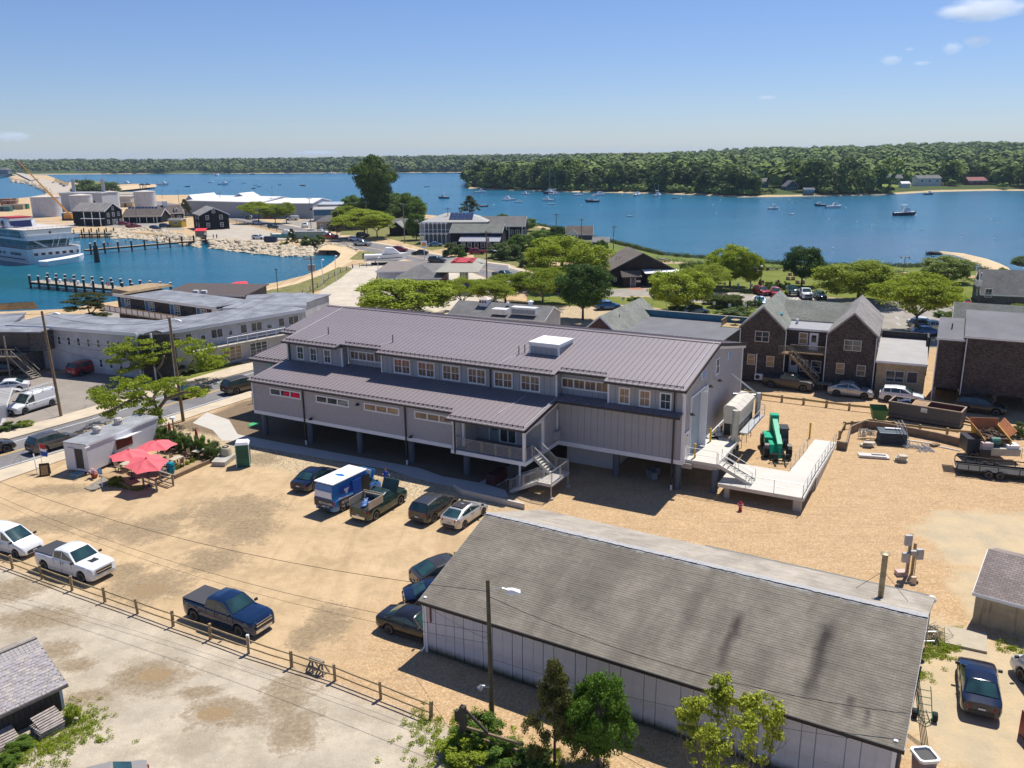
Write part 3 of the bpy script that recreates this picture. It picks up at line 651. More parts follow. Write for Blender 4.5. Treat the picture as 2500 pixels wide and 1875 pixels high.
LOUV=mat('blue_louvre',(.20,.36,.62),.5,var=.15,scale=3)
for v in(10.3,18.8):
 o=MB().box(42.33,42.39,v-.6,v+.6,8.42,9.12).bd('louvre',Tr,MB_T);m=MB()
 for k in rn(6):m.box(42.385,42.41,v-.5,v+.5,8.47+k*.105,8.54+k*.105)
 m.bd('louvre_blade',LOUV,o)
m=MB().box(42.3,42.34,7.1,10.95,2.62,7.5)
o=m.bd('sliding_door',mat('blue_grey_door',(.30,.36,.40),.6,var=.05),MB_T)
MB().box(42.3,42.42,6.95,7.1,2.62,7.65).box(42.3,42.42,7.1,10.95,7.5,7.65).box(42.3,42.6,10.95,11.1,2.62,7.65).box(42.34,42.95,9.75,9.8,2.62,7.5).bd('door_frame',Tr,o)
door(MB_T,(42.34,6.2,2.62),rad(90),.95,2.2,Wt)
def wall_lamp(u,v,z,dx,dy):
 m=MB().cb((u+dx*.1,v+dy*.1,z),(.1,.1,.1)).lt([(.05,.2),(.09,.14),(.2,.03),(.22,0),(.0,0)],10,c=(u+dx*.3,v+dy*.3,z-.1));m.tb([(u+dx*.1,v+dy*.1,z),(u+dx*.3,v+dy*.3,z+.12)],.02);m.bd('wall_lamp',DKMET,MB_T)
for v,z in((6.5,6.35),(11.6,7.5),(14.6,7.3)):wall_lamp(42.4,v,z,1,0)
wall_lamp(7.6,-.05,2.85,0,-1);wall_lamp(19.2,-.05,2.85,0,-1);wall_lamp(13.2,-.05,5.0,0,-.3)
for(u,v)in((4.1,7.0),(12.3,6.9),(26.0,7.5),(26.4,7.9)):
 z=zr(v);MB().c_y((u,v,z),(u,v,z+.75),.05,n=6).bd('vent_pipe',DKMET,MB_T)
m=MB()
for pts in(((4.1,7),(3.2,4.9)),((12.3,6.9),(11.5,5.9)),((26,7.5),(25.2,4.9)),((.4,13.9),(.25,4.6)),((42.1,13.9),(42.1,4.7))):m.c_y((pts[0][0],pts[0][1],zr(pts[0][1])+.05),(pts[1][0],pts[1][1],zr(pts[1][1])+.05),.018,n=4)
for pts in(((28.3,4.5),(27.7,.6)),((31.0,4.9),(31.0,-1.2))):m.c_y((pts[0][0],pts[0][1],zl(pts[0][1])+.06),(pts[1][0],pts[1][1],zl(pts[1][1])+.06),.018,n=4)
m.bd('lightning_cable',Wt,MB_T)
cp=MB().box(26.9,29.75,8.0,10.9,8.9,10.45).bd('cupola',WALLM,MB_T);cp['label']='boxy roof cupola with a flat white lid'
m=MB().box(26.78,29.87,7.88,11.02,10.45,10.62);m.bd('cupola_roof',mat('white_membrane',(.80,.80,.78),.5,var=.03),cp)
m=MB()
for(u,v)in((26.9,8),(29.75,8),(29.75,10.9)):m.cb((u,v,9.7),(.16,.16,1.5))
m.box(26.85,29.8,7.95,8.0,10.25,10.45).box(29.75,29.8,8,10.9,10.25,10.45);m.bd('cupola_trim',Tr,cp)
for i in rn(5):MB().box(27.0+i*.54,27.47+i*.54,7.97,7.995,9.4,10.25).bd('siding_board',WALLM,cp)
for i in rn(5):MB().box(29.76,29.785,8.1+i*.54,8.57+i*.54,9.75,10.25).bd('siding_board',WALLM,cp)
m=MB()
for(u,v)in((24.15,-.8),(30.9,-.8)):m.cb((u,v,4.05),(.22,.22,2.9))
m.cb((24.5,.1,4.1),(.22,.22,2.9)).cb((30.95,2.5,4.3),(.2,.2,3.3)).box(23.95,31.1,-.92,-.7,5.2,5.5).box(30.85,31.08,-.9,2.5,5.2,5.45)
m.c_y((30.2,-.3,0),(30.2,-.3,2.3),.1,n=8)
m.bd('porch_post',Tr,MB_T)
MB().box(24.0,31.0,-.88,2.6,2.61,2.66).bd('porch_floor',mat('grey_porch_floor',(.25,.25,.27),.7),MB_T)
door(MB_T,(26.15,2.6,2.66),0,.95,2.1,mat('teal_grey_door',(.20,.28,.31),.5))
wd(MB_T,(27.5,2.6,2.72),0,1.5,1.95,2,(1,1),.08)
o=MB().box(31.1,31.5,4.3,5.0,2.95,3.75).bd('air_conditioner',mat('grey_enamel',(.36,.37,.38),.5),MB_T);MB().box(31.1,31.2,4.85,5.0,3.75,5.6).bd('pipe_cover',Tr,o)
def rpn(m,mm,a,b,h=1.05,mid=False):
 a=Vr(a);b=Vr(b);up=Vr((0,0,h));m.c_y(a+up,b+up,.03,n=5);lo=Vr((0,0,.1));hi=Vr((0,0,h-.1))
 d=b-a;L=d.length;n=max(1,round(L/1.4))
 for i in rn(n+1):p=a+d*i/n;m.c_y(p,p+up,.028,n=5)
 for i in rn(n):
  p=a+d*(i+.08)/n;q=a+d*(i+.92)/n;m.tb([p+lo,p+hi,q+hi,q+lo,p+lo],.018,4);mm.quad(p+lo,q+lo,q+hi,p+hi)
def mesh_mat():
 t=NT('wire_mesh_infill');t.col((.40,.41,.42));t.set(.5,.5);co=t.co();x,y,z=t.sep(co)
 fr=lambda s:t.mt('LESS_THAN',t.mt('FRACT',t.mt('MULTIPLY',s,9)),.16)
 a=t.mt('MAXIMUM',fr(t.mt('ADD',x,y)),fr(z));t.l.new(a,t.b.inputs['Alpha']);return t.m
WMESH=mesh_mat()
m=MB();mm=MB()
rpn(m,mm,(24.2,-.85,2.66),(30.85,-.85,2.66));rpn(m,mm,(31.05,-.8,2.66),(31.05,.35,2.66));rpn(m,mm,(23.95,-.85,2.66),(23.95,-.1,2.66))
o=m.bd('porch_railing',Gv,MB_T);mm.bd('wire_mesh',WMESH,o,fix=False)
st=tg('metal_staircase','galvanised metal staircase with landing leading up to the covered porch','staircase',bl(31.1,0),BY)
def srun(parent,a,b,w,n,side,matt=Cn):
 """a = top centre line start, b = bottom; side = unit vector across"""
 a=Vr(a);b=Vr(b);side=Vr(side);d=b-a
 for i in rn(n):
  p=a+d*(i+.5)/n;t=MB();dx=Vr((d.x,d.y,0))/n
  pts=[p-side*w/2-dx*.5,p+side*w/2-dx*.5,p+side*w/2+dx*.5,p-side*w/2+dx*.5]
  t.s_(pts,(0,0,-.04));t.bd('tread',matt,parent)
 s=MB()
 for k in(-1,1):
  q=side*(w/2*k);s.s_([a+q+Vr((0,0,.12)),b+q+Vr((0,0,.12)),b+q+Vr((0,0,-.18)),a+q+Vr((0,0,-.18))],side*.05*k)
 s.bd('stringer',matt,parent)
m=MB().box(1.35,2.6,-1.45,1.85,1.25,1.35);m.box(1.3,2.65,-1.5,1.9,1.12,1.27);m.bd('landing',mat('landing_concrete',(.50,.47,.43),.8),st)
srun(st,(-.05,1.1,2.6),(1.5,1.1,1.4),1.2,7,(0,1,0));srun(st,(1.35,-.85,1.3),(-1.2,-.95,0.05),1.15,7,(0,1,0))
m=MB();mm=MB()
rpn(m,mm,(-.05,.45,2.6),(1.45,.45,1.4));rpn(m,mm,(-.05,1.75,2.6),(1.45,1.75,1.4));rpn(m,mm,(1.45,1.85,1.35),(2.6,1.85,1.35));rpn(m,mm,(2.6,1.85,1.35),(2.6,-1.45,1.35));rpn(m,mm,(2.6,-1.45,1.35),(1.35,-1.45,1.35))
rpn(m,mm,(1.35,-1.45,1.3),(-1.2,-1.5,.05));rpn(m,mm,(1.35,-.25,1.3),(-1.2,-.35,.05));m.tb([(-1.2,-1.5,1.1),(-1.55,-1.5,1.05),(-1.55,-1.5,.6)],.02)
o=m.bd('railing',Gv,st);mm.bd('wire_mesh',WMESH,o,fix=False)
for(x,y)in((2.55,-1.4),(2.55,1.8)):q=MB().c_y((x,y,0),(x,y,1.2),.05,n=8).bd('leg',Gv,st);MB().c_y((x,y,0),(x,y,.15),.22,n=10).bd('footing',C2_,q)
dk=tg('loading_deck','raised concrete loading deck at the gable end of the long building','deck',BO,BY)
MB().box(42.42,45.1,5.95,12.95,2.3,2.55).bd('slab',Cn,dk)
m=MB().box(42.45,45.05,5.98,6.2,1.95,2.3).box(44.8,45.05,6.2,12.9,1.8,2.3).box(42.1,43,5.7,6.1,1.85,2.28);m.bd('edge_beam',C2_,dk)
for u,v in((44.85,5.6),(44.7,12.4),(44.7,9.0)):MB().c_y((u,max(v,6.2),0),(u,max(v,6.2),2.0),.3,n=12).bd('pier',PIER,dk,smooth=40)
for v in(9.5,11.2,12.2):MB().box(45.08,45.25,v-.15,v+.15,1.85,2.3).bd('dock_bumper',Bk,dk)
def ppr(m,a,b,h=1.05,n=None):
 a=Vr(a);b=Vr(b);d=b-a;n=n or max(1,round(d.length/1.8));up=Vr((0,0,h))
 m.c_y(a+up,b+up,.025,n=5).c_y(a+up*.5,b+up*.5,.02,n=5)
 for i in rn(n+1):p=a+d*i/n;m.c_y(p,p+up,.025,n=5)
m=MB();ppr(m,(42.5,6.0,2.55),(45.0,6.0,2.55));m.bd('pipe_railing',Gv,dk)
for v in(6.75,11.35):tag(MB().c_y(bl(42.95,v,2.55),bl(42.95,v,3.75),.09,n=10).bd('bollard',YEL,None,smooth=40),'yellow steel bollard on the loading deck %s'%('beside the small white door' if v<7 else 'beyond the tall sliding door'),'bollard')
lo=tg('lower_deck','low concrete platform and ramp with pipe railings below the loading deck','deck',BO,BY)
MB().box(45.4,52.1,5.15,10.5,.95,1.25).bd('slab',Cn,lo)
m=MB().s_([(49.9,10.5,.95),(52.1,10.5,.95),(51.9,23.5,-.15),(49.9,23.5,-.15)],(0,0,.3));m.bd('ramp',Cn,lo)
m=MB().s_([(52.1,10.5,-.1),(51.9,22.0,-.1),(51.9,22.0,.12),(52.1,10.5,1.1)],(.05,0,0)).box(49.95,52.05,10.1,10.5,0,.95);m.bd('ramp_wall',C2_,lo)
m=MB().box(51.3,51.9,5.3,5.9,0,.95).box(45.9,46.3,5.4,5.8,0,.95).box(51.3,51.9,9.6,10.1,0,.95);m.bd('pier',C2_,lo)
m=MB();ppr(m,(47.6,5.25,1.25),(52.0,5.25,1.25));ppr(m,(52.0,5.25,1.25),(52.0,10.5,1.25));ppr(m,(52.0,10.5,1.25),(51.85,23.0,.15));ppr(m,(49.95,11.0,1.2),(49.95,19.0,.5));m.bd('pipe_railing',Gv,lo)
st2=tg('concrete_steps','steep concrete and metal steps from the loading deck to the low platform','steps',BO,BY)
srun(st2,(45.1,6.6,2.5),(47.9,6.6,1.27),1.2,8,(0,1,0));m=MB();ppr(m,(45.1,6.0,2.55),(47.9,6.0,1.3),.95);ppr(m,(45.1,7.2,2.55),(47.9,7.2,1.3),.95);m.bd('handrail',Gv,st2)
dc=tg('dust_collector','large cream dust collector unit with ribbed hood beside the gable wall','machine',bl(43.4,13.2),BY)
CRM=mat('cream_enamel',(.58,.54,.46),.5,var=.06)
for i in rn(4):
 y0=.3+i*1.35
 MB().l_f([[(0,y,4.6),(1.5,y,4.6),(1.5,y,5.0),(.95,y,5.35),(.25,y,5.4),(0,y,5.2)]for y in(y0,y0+1.31)]).bd('hood',CRM,dc)
MB().box(.05,1.45,.35,5.6,3.7,4.58).bd('filter_housing',CRM,dc);MB().box(.1,1.4,.4,5.5,2.6,3.7).bd('dark_grille',Bk,dc)
m=MB()
for x in(.1,.75,1.4):
 for y in(.3,2.0,3.8,5.5):m.c_y((x,y,1.0 if y>1 else 2.55),(x,y,3.7),.03,n=5)
for x in(.1,.75,1.4):m.c_y((x,.3,3.1),(x,.3,3.7),.03,n=4)
m.bd('frame',Gv,dc)
m=MB().box(1.5,2.3,.4,6.6,2.95,3.02);m.bd('catwalk',Gv,dc)
m=MB();ppr(m,(2.3,.4,3.02),(2.3,6.6,3.02));ppr(m,(2.3,6.6,3.02),(1.5,6.6,3.02));m.bd('railing',Gv,dc)
m=MB().c_y((1.4,-.9,2.55),(1.4,-.9,5.4),.28,n=12)
for k in rn(4):a=k*mt.pi/2+.4;m.s_([(1.4,-.9,2.55),(1.4+.65*mt.cos(a),-.9+.65*mt.sin(a),2.55),(1.4,-.9,3.4)],(.03,.03,0))
m.bd('stack',mat('raw_steel_stack',(.40,.40,.36),.5,.4),dc)
MB().lt([(.3,0),(.34,.05),(.3,.3),(.15,.45),(.2,.6),(.1,.9)],12,c=(-.2,-.1,2.6)).bd('fan_blower',Gv,dc)
m=MB().c_y((-.6,6.0,4.8),(1.7,6.3,4.9),.2,n=8).c_y((1.7,6.3,2.6),(1.7,6.3,5.2),.25,n=8).c_y((1.7,6.3,5.0),(-.5,4.6,7.2),.09,n=6);m.bd('duct',Gv,dc)
tag(MB().lt([(.42,0),(.42,.04),(.34,.06),(.34,0)],16).bd('cable_reel_ring',Bk),'black ringed white lid lying on the loading deck','lid').location=bl(43.0,12.3,2.56)
m=MB();L=qa=[G('A4',*p)for p in((260,1170),(360,1245),(900,1370),(1200,1440))]
strip([(p.x,p.y,0)for p in L],-.25,.1,.35,m);m2=MB();m2 .prism([(p.x,p.y)for p in L]+[(p.x+.12,p.y-.28)for p in L[::-1]],-.1,.45)
tag(m2 .bd('retaining_wall',Cn,None),'low pale concrete retaining wall behind the silver hatchback','wall')
def wins(t,W,D,specs,frame=Tr,glass=Gls,y0=0):
 for s in specs:
  f,p,z,w,h=s[:5];cols=s[5]if len(s)>5 else 1;sash=s[6]if len(s)>6 else(2,2);g=s[7]if len(s)>7 else glass
  loc,rz={'f':((p,y0,z),0),'b':((p,D,z),mt.pi),'r':((W,p,z),mt.pi/2),'l':((0,p,z),-mt.pi/2)}[f]
  if sash=='door':door(t,loc,rz,w,h,g if g is not Gls else Wt)
  else:wd(t,loc,rz,w,h,cols,sash,.09,frame,g)
def gabp(t,x0,y0,W,D,z0,h,rise,axis,wallm,roofm,ov=.3,thick=.14,trimm=Tr,asym=0,wall=True,offs=.5):
 wm=MB();rm=MB();tm=MB()
 if axis=='y':
  c=x0+W*offs
  prof=[(x0,z0),(x0+W,z0),(x0+W,h),(c,h+rise),(x0,h)]
  if wall:wm.l_f([[(x,y0,z)for x,z in prof],[(x,y0+D,z)for x,z in prof]])
  for s in(-1,1):
   half=W*offs if s<0 else W*(1-offs);sl=rise/half;xe=c+s*(half+ov);ze=h-sl*ov
   pts=[(c,y0-ov,h+rise),(xe,y0-ov,ze),(xe,y0+D+ov,ze),(c,y0+D+ov,h+rise)]
   rm.s_(pts,(0,0,thick))
   tm.s_([(c,y0-ov-.03,h+rise-.12),(xe,y0-ov-.03,ze-.12),(xe,y0-ov-.03,ze+thick-.01),(c,y0-ov-.03,h+rise+thick-.01)],(0,.028,0))
 else:
  c=y0+D*offs
  prof=[(y0,z0),(y0+D,z0),(y0+D,h),(c,h+rise),(y0,h)]
  if wall:wm.l_f([[(x0,y,z)for y,z in prof],[(x0+W,y,z)for y,z in prof]])
  for s in(-1,1):
   half=D*offs if s<0 else D*(1-offs);sl=rise/half;ye=c+s*(half+ov);ze=h-sl*ov
   rm.s_([(x0-ov,c,h+rise),(x0-ov,ye,ze),(x0+W+ov,ye,ze),(x0+W+ov,c,h+rise)],(0,0,thick))
   if s<0:tm.box(x0-ov,x0+W+ov,ye-.03,ye-.003,ze-.1,ze+thick-.01)
   for xx,k in((x0-ov-.03,1),(x0+W+ov+.002,1)):
    tm.s_([(xx,c,h+rise-.12),(xx,ye,ze-.12),(xx,ye,ze+thick-.01),(xx,c,h+rise+thick-.01)],(.028,0,0))
 if wall:wm.bd('wall',wallm,t)
 r=rm.bd('roof',roofm,t);tm.bd('roof_trim',trimm,r);return r
def flat_part(t,x0,y0,W,D,z0,h,wallm,roofm,ov=.15,para=0,trimm=Tr,slope=0):
 m=MB();m.l_f([[(x0,y,z)for y,z in((y0,z0),(y0+D,z0),(y0+D,h+slope),(y0,h))],[(x0+W,y,z)for y,z in((y0,z0),(y0+D,z0),(y0+D,h+slope),(y0,h))]]);m.bd('wall',wallm,t)
 r=MB().s_([(x0-ov,y0-ov,h+.003),(x0+W+ov,y0-ov,h+.003),(x0+W+ov,y0+D+ov,h+slope+.003),(x0-ov,y0+D+ov,h+slope+.003)],(0,0,.12)).bd('roof',roofm,t)
 MB().box(x0-ov-.03,x0+W+ov+.03,y0-ov-.03,y0-ov-.002,h-.12,h+.12).bd('fascia',trimm,r)
 if para:
  p=MB();e=.2;z1=h+para
  p.box(x0,x0+W,y0+D-e,y0+D,h+.13,z1+slope).box(x0,x0+e,y0,y0+D-e,h+.13,z1+slope).box(x0+W-e,x0+W,y0,y0+D-e,h+.13,z1+slope);p.bd('parapet',wallm,t)
 return r
def hip_part(t,x0,y0,W,D,z0,h,rise,wallm,roofm,ov=.4,ridge=None,wall=True):
 if wall:MB().box(x0,x0+W,y0,y0+D,z0,h).bd('wall',wallm,t)
 a,b,c,d=(x0-ov,y0-ov,h),(x0+W+ov,y0-ov,h),(x0+W+ov,y0+D+ov,h),(x0-ov,y0+D+ov,h)
 k=min(W,D)/2;e,f=((x0+k,y0+D/2,h+rise),(x0+W-k,y0+D/2,h+rise))if W>=D else((x0+W/2,y0+k,h+rise),(x0+W/2,y0+D-k,h+rise))
 m=MB();q=lambda*p:m.s_(p,(0,0,.1))
 if W>=D:q(a,b,f,e);q(c,d,e,f);q(b,c,f);q(d,a,e)
 else:q(a,b,e);q(b,c,f,e);q(c,d,f);q(d,a,e,f)
 r=m.bd('roof',roofm,t);MB().box(x0-ov,x0+W+ov,y0-ov-.03,y0-ov-.002,h-.12,h+.08).bd('fascia',Tr,r);return r
def at_frame(a,b):
 return Vr((a[0],a[1],0)),yaw(a,b),mt.hypot(b[0]-a[0],b[1]-a[1])
SBN=msh('brown_cedar_shingles',(.090,.073,.066),.17,.22,plane='xz',var=.35,big=.2,mort=.35)
SGY=msh('grey_cedar_shingles',(.13,.12,.115),.17,.22,plane='xz',var=.25)
SH_TAN=msh('tan_cedar_shingles',(.46,.34,.20),.15,.2,plane='xz',var=.2,mort=.6)
SHB=msh('black_painted_shingles',(.012,.013,.016),.2,.3,plane='xz',var=.3)
RF_GREEN=msh('green_grey_roof_shingles',(.235,.245,.215),.16,.3,plane='yx',var=.14)
RF_GREENX=msh('green_grey_roof_shingles_x',(.19,.20,.175),.16,.3,plane='xy',var=.14)
RGX=msh('grey_roof_shingles',(.185,.18,.175),.16,.3,plane='xy',var=.14)
RF_GREYY=msh('grey_roof_shingles_y',(.29,.27,.255),.16,.3,plane='yx',var=.12)
RBN=msh('brown_roof_shingles',(.17,.145,.125),.16,.3,plane='yx',var=.14)
RBX=msh('brown_roof_shingles_x',(.15,.125,.11),.16,.3,plane='xy',var=.14)
RF_TAN=msh('tan_roof_shingles',(.40,.29,.17),.16,.3,plane='yx',var=.15)
FLATG=mat('grey_flat_roofing',(.145,.145,.155),.85,var=.16,scale=.35);FLATL=mat('light_grey_flat_roofing',(.36,.345,.33),.8,var=.08,scale=.5)
FLATM=mat('patched_silver_roof_coating',(.20,.21,.235),.75,var=.38,scale=.45)
SWT=msh('white_painted_siding',(.52,.52,.53),.15,4,plane='xz',var=.04,mort=.7)
SBL=mat('blue_grey_siding',(.12,.15,.18),.75,var=.08)
ALUM=mat('grey_corner_board',(.30,.28,.26),.6)
bo=Vr((-4.886,42.29,0));byaw=rad(-30.49)
barn=tg('barn','long low barn with white plank walls and worn grey shingle roof','barn',bo,byaw)
BL_,BW_,BH,BR_=24.0,13.6,3.42,2.35
PLK=NT('peeling_white_barn_paint');_co=PLK.co()
_c=PLK.ramp(PLK.nz(_co,1.2,4),[(.3,(.47,.47,.50)),(.7,(.60,.60,.63))])
_c=PLK.mix(PLK.ramp(PLK.nz(PLK.map(_co,(1.5,1.5,3)),2.2,4,.7),[(.66,0),(.72,.9)]),_c,(.12,.075,.06))
_z=PLK.sep(PLK.new('ShaderNodeNewGeometry').outputs['Position'])[2]
_c=PLK.mix(PLK.ramp(PLK.mt('ADD',PLK.mt('DIVIDE',_z,1.3),PLK.mt('MULTIPLY',PLK.nz(_co,1.5,4),.5)),[(.4,1),(.75,0)]),_c,(.07,.07,.045))
PLK.col(_c);PLK.set(.8,0,.3);PLK=PLK.m
m=MB();prof=[(0,0),(BW_,0),(BW_,BH),(6.9,BH+BR_),(0,BH)]
m.l_f([[(.05,y+.04 if y==0 else y,z)for y,z in prof],[(BL_-.05,y+.04 if y==0 else y,z)for y,z in prof]]);m.bd('wall',PLK,barn)
us,q=fill(.05,BL_-.05,.62);pc={}
rr=random.Random(4)
for i,u in en(us):
 k=i%5
 if k not in pc:w_=q-.045;pc[k]=MB().box(-w_/2,w_/2,-.025-rr.un(0,.012),.045,.06+rr.un(0,.1),3.28).mesh('siding_board',PLK)
 link('siding_board',pc[k],barn,(u,0,0))
for i,u in en(us[:-1]):
 if i%3==1:link('batten',WC.setdefault('bat',MB().box(-.03,.03,-.05,-.0,.1,3.3).mesh('batten',PLK)),barn,(u+q/2,0,0))
MB().cb((0,-.02,1.75),(.16,.16,3.4)).cb((BL_,-.02,1.75),(.16,.16,3.4)).bd('corner_board',Tr,barn)
def barn_roof_mat(name,c,streaks):
 t=NT(name);co=t.co();x,y,z=t.sep(co)
 br=t.new('ShaderNodeTexBrick');br.offset=.5;br.inputs['Scale'].default_value=1;br.inputs['Row Height'].default_value=.145;br.inputs['Brick Width'].default_value=.31
 br.inputs['Mortar Size'].default_value=.006;br.inputs['Color1'].default_value=(*mul(c,.92),1);br.inputs['Color2'].default_value=(*mul(c,1.08),1);br.inputs['Mortar'].default_value=(*mul(c,.7),1)
 t.l.new(t.map(co,(1,1,1),(0,0,0),(0,.35,0)),br.inputs['Vector']);a=br.outputs['Color']
 a=t.mix(1,a,t.ramp(t.nz(co,.55,6,.7),[(.3,.76),(.7,1.22)]),'MULTIPLY')
 a=t.mix(t.ramp(t.nz(t.map(co,(.55,.10,.3)),1,4,.6),[(.46,0),(.62,.45)]),a,mul(c,.5))
 for(sx,w,y0,y1,st)in streaks:
  d=t.mt('ABSOLUTE',t.mt('SUBTRACT',t.mt('SUBTRACT',x,sx),t.mt('MULTIPLY',t.mt('SUBTRACT',t.nz(co,1.2,3),.5),.5)))
  g=t.mt('MULTIPLY',t.ramp(t.mt('DIVIDE',d,w),[(.2,st),(1,0)]),t.ramp(t.mt('DIVIDE',t.mt('SUBTRACT',y,y0),y1-y0,clamp=True),[(0,.0),(.15,.6),(.8,1),(1,0)]))
  a=t.mix(g,a,(.045,.035,.035))
 a=t.mix(t.ramp(t.nz(co,9,2,.8),[(.72,0),(.78,.5)]),a,(.42,.42,.34))
 rg=t.mt('ADD',t.mt('ABSOLUTE',t.mt('SUBTRACT',y,6.95)),t.mt('MULTIPLY',t.mt('SUBTRACT',t.nz(co,2.5,4,.7),.5),.9))
 a=t.mix(t.ramp(rg,[(.12,.8),(.42,0)]),a,(.40,.40,.40))
 if not streaks:a=t.mix(t.ramp(t.nz(t.map(co,(.35,3.2,1)),1.4,4,.7),[(.55,0),(.68,.8)]),a,(.47,.44,.40))
 t.col(a);t.set(.9,0,.2);t.bump(t.nz(co,12,3,.7),.4,.02);return t.m
RB1=barn_roof_mat('old_barn_shingles',(.225,.20,.16),[(16.2,.36,.6,4.6,.85),(20.3,.42,.3,5.4,.95),(13.9,.5,1.0,5.6,.35),(22.0,.3,.2,1.6,.6),(22.7,.2,0,1.2,.6),(18.0,.6,.2,3.0,.3)])
RB2=barn_roof_mat('bald_barn_shingles',(.38,.335,.275),[])
n=48;rise=BR_/6.9;sl=mt.hypot(6.9+.35,BR_+rise*.35)
def courses(y0,z0,y1,z1,n,matl,name,x0=-.25,x1=BL_+.35):
 m=MB();nx=60
 for i in rn(n):
  a=i/n;b=(i+1.25)/n;b=min(b,1)
  ya,za,yb,zb=y0+(y1-y0)*a,z0+(z1-z0)*a,y0+(y1-y0)*b,z0+(z1-z0)*b
  j=rr.un(-.004,.004)
  m.add([(x0,ya,za+.013+j),(x1,ya,za+.013+j),(x1,yb,zb+.004),(x0,yb,zb+.004),(x0,ya,za),(x1,ya,za)],[(0,1,2,3),(4,5,1,0)])
 o=m.bd(name,matl,barn);o['kind']='stuff';return o
MB().s_([(-.25,-.35,BH-rise*.35),(BL_+.35,-.35,BH-rise*.35),(BL_+.35,6.9,BH+BR_),(-.25,6.9,BH+BR_)],(0,0,-.08)).s_([(-.25,6.9,BH+BR_),(BL_+.35,6.9,BH+BR_),(BL_+.35,BW_+.3,BH-.1),(-.25,BW_+.3,BH-.1)],(0,0,-.08)).bd('roof',Wg,barn)
courses(-.35,BH-rise*.35,6.9,BH+BR_,50,RB1,'shingle_courses');courses(BW_+.3,BH-.1,6.9,BH+BR_,44,RB2,'shingle_courses')
MB().box(-.28,BL_+.38,-.42,-.34,BH-rise*.35-.16,BH-rise*.35+.02).bd('eave_board',mat('black_fascia',(.02,.018,.018),.6),barn)
MB().s_([(-.27,-.35,BH-.28),(-.27,6.9,BH+BR_-.16),(-.27,6.9,BH+BR_),(-.27,-.35,BH-.12)],(.03,0,0)).s_([(BL_+.34,-.35,BH-.3),(BL_+.34,6.9,BH+BR_-.18),(BL_+.34,6.9,BH+BR_),(BL_+.34,-.35,BH-.12)],(.03,0,0)).bd('rake_board',mat('peeling_rake',(.45,.45,.45),.7,var=.3,scale=5),barn)
rc=MB().box(-.25,.12,0,.31,0,.02).mesh('ridge_shingle',mat('silvered_ridge_shingle',(.44,.43,.42),.8,var=.25,scale=2))
for i in rn(118):
 o=link('ridge_shingle',WC.setdefault('rs',MB().s_([(0,-.17,-.055),(0,0,0),(.26,0,0),(.26,-.17,-.055)],(0,0,.02)).s_([(0,0,0),(0,.17,-.055),(.26,.17,-.055),(.26,0,0)],(0,0,.02)).mesh('ridge_shingle',Mt['silvered_ridge_shingle'])),barn,(-.25+i*.208,6.9+rr.un(-.02,.02),BH+BR_+.03));o.rotation_euler=(rr.un(-.05,.05),rr.un(-.06,.02),rr.un(-.06,.06))
m=MB().c_y((22.0,9.3,BH+1.5),(22.0,9.3,BH+3.9),.14,n=12)
for z in(2.1,2.7,3.3):m.c_y((22,9.3,BH+z),(22,9.3,BH+z+.04),.155,n=12)
m.lt([(.16,0),(.24,.04),(.24,.08),(.12,.12)],12,c=(22,9.3,BH+3.9));o=m.bd('stove_pipe',mat('aged_stove_pipe',(.30,.25,.15),.5,.4,var=.3,scale=3),barn)
MB().c_y((22,9.3,BH+3.0),(23.4,10.2,BH+1.0),.012,n=4).c_y((22,9.3,BH+3.0),(20.6,10.6,BH+1.0),.012,n=4).bd('guy_wire',DKMET,o)
m=MB().tb([(-.3,-.3,3.25),(-.1,-.12,2.9),(-.1,-.12,.35),(-.25,-.3,.1)],.05,6);m.bd('downspout',Wt,barn)
MB().box(.3,.38,-.1,-.03,2.0,3.0).bd('rusty_pipe',mat('rusty_iron',(.16,.05,.04),.8),barn)
m=MB().s_([(11.5,BW_+.2,2.9),(BL_,BW_+.2,2.9),(BL_,BW_+2.2,2.4),(10.8,BW_+2.2,2.4)],(0,0,.08));m.bd('lean_to_roof',mat('lean_to_felt',(.16,.17,.155),.9,var=.12),barn)
MB().box(11.2,BL_-.1,BW_+.1,BW_+2.0,0,2.45).bd('lean_to_wall',PLK,barn)
A=G('T1',355,1330);rzs=yaw(G('T1',-200,1600),A);L_,D_=7.5,5.6
shed=tg('shed','small dark plank shed with weathered wood shingle roof at the yard edge','shed',A,rzs)
h_,rs_=1.5,1.3
wb=mat('dark_weathered_planks',(.055,.045,.038),.9,var=.3,scale=4,bump=.4)
gabp(shed,-L_,0,L_,D_,0,h_,rs_,'x',wb,Wg,.28,.05,Wg)
for i in rn(30):link('plank',WC.setdefault('pk',MB().box(-.115,.115,-.03,.0,0,h_-.1).mesh('plank',wb)),shed,(-L_+.13+i*.249,-.004,0))
MB().box(-.08,.06,-.07,.03,0,h_).bd('corner_board',mat('pale_blue_corner_board',(.45,.52,.56),.7),shed)
shm=[]
for k in rn(4):
 c=[(.36,.33,.32),(.30,.27,.26),(.40,.36,.33),(.33,.30,.31)][k]
 shm.append(MB().box(-.085-.012*k,.085+.008*k,0,.27,0,.022+.004*k).mesh('shingle',mat('grey_cedar_%d'%k,c,.9,var=.2,scale=8,bump=.3)))
sl_=mt.atan2(rs_,D_/2);ln=(D_/2+.28)/mt.cos(sl_);nr=int(ln/.165)
rr=random.Random(9);cnt=0
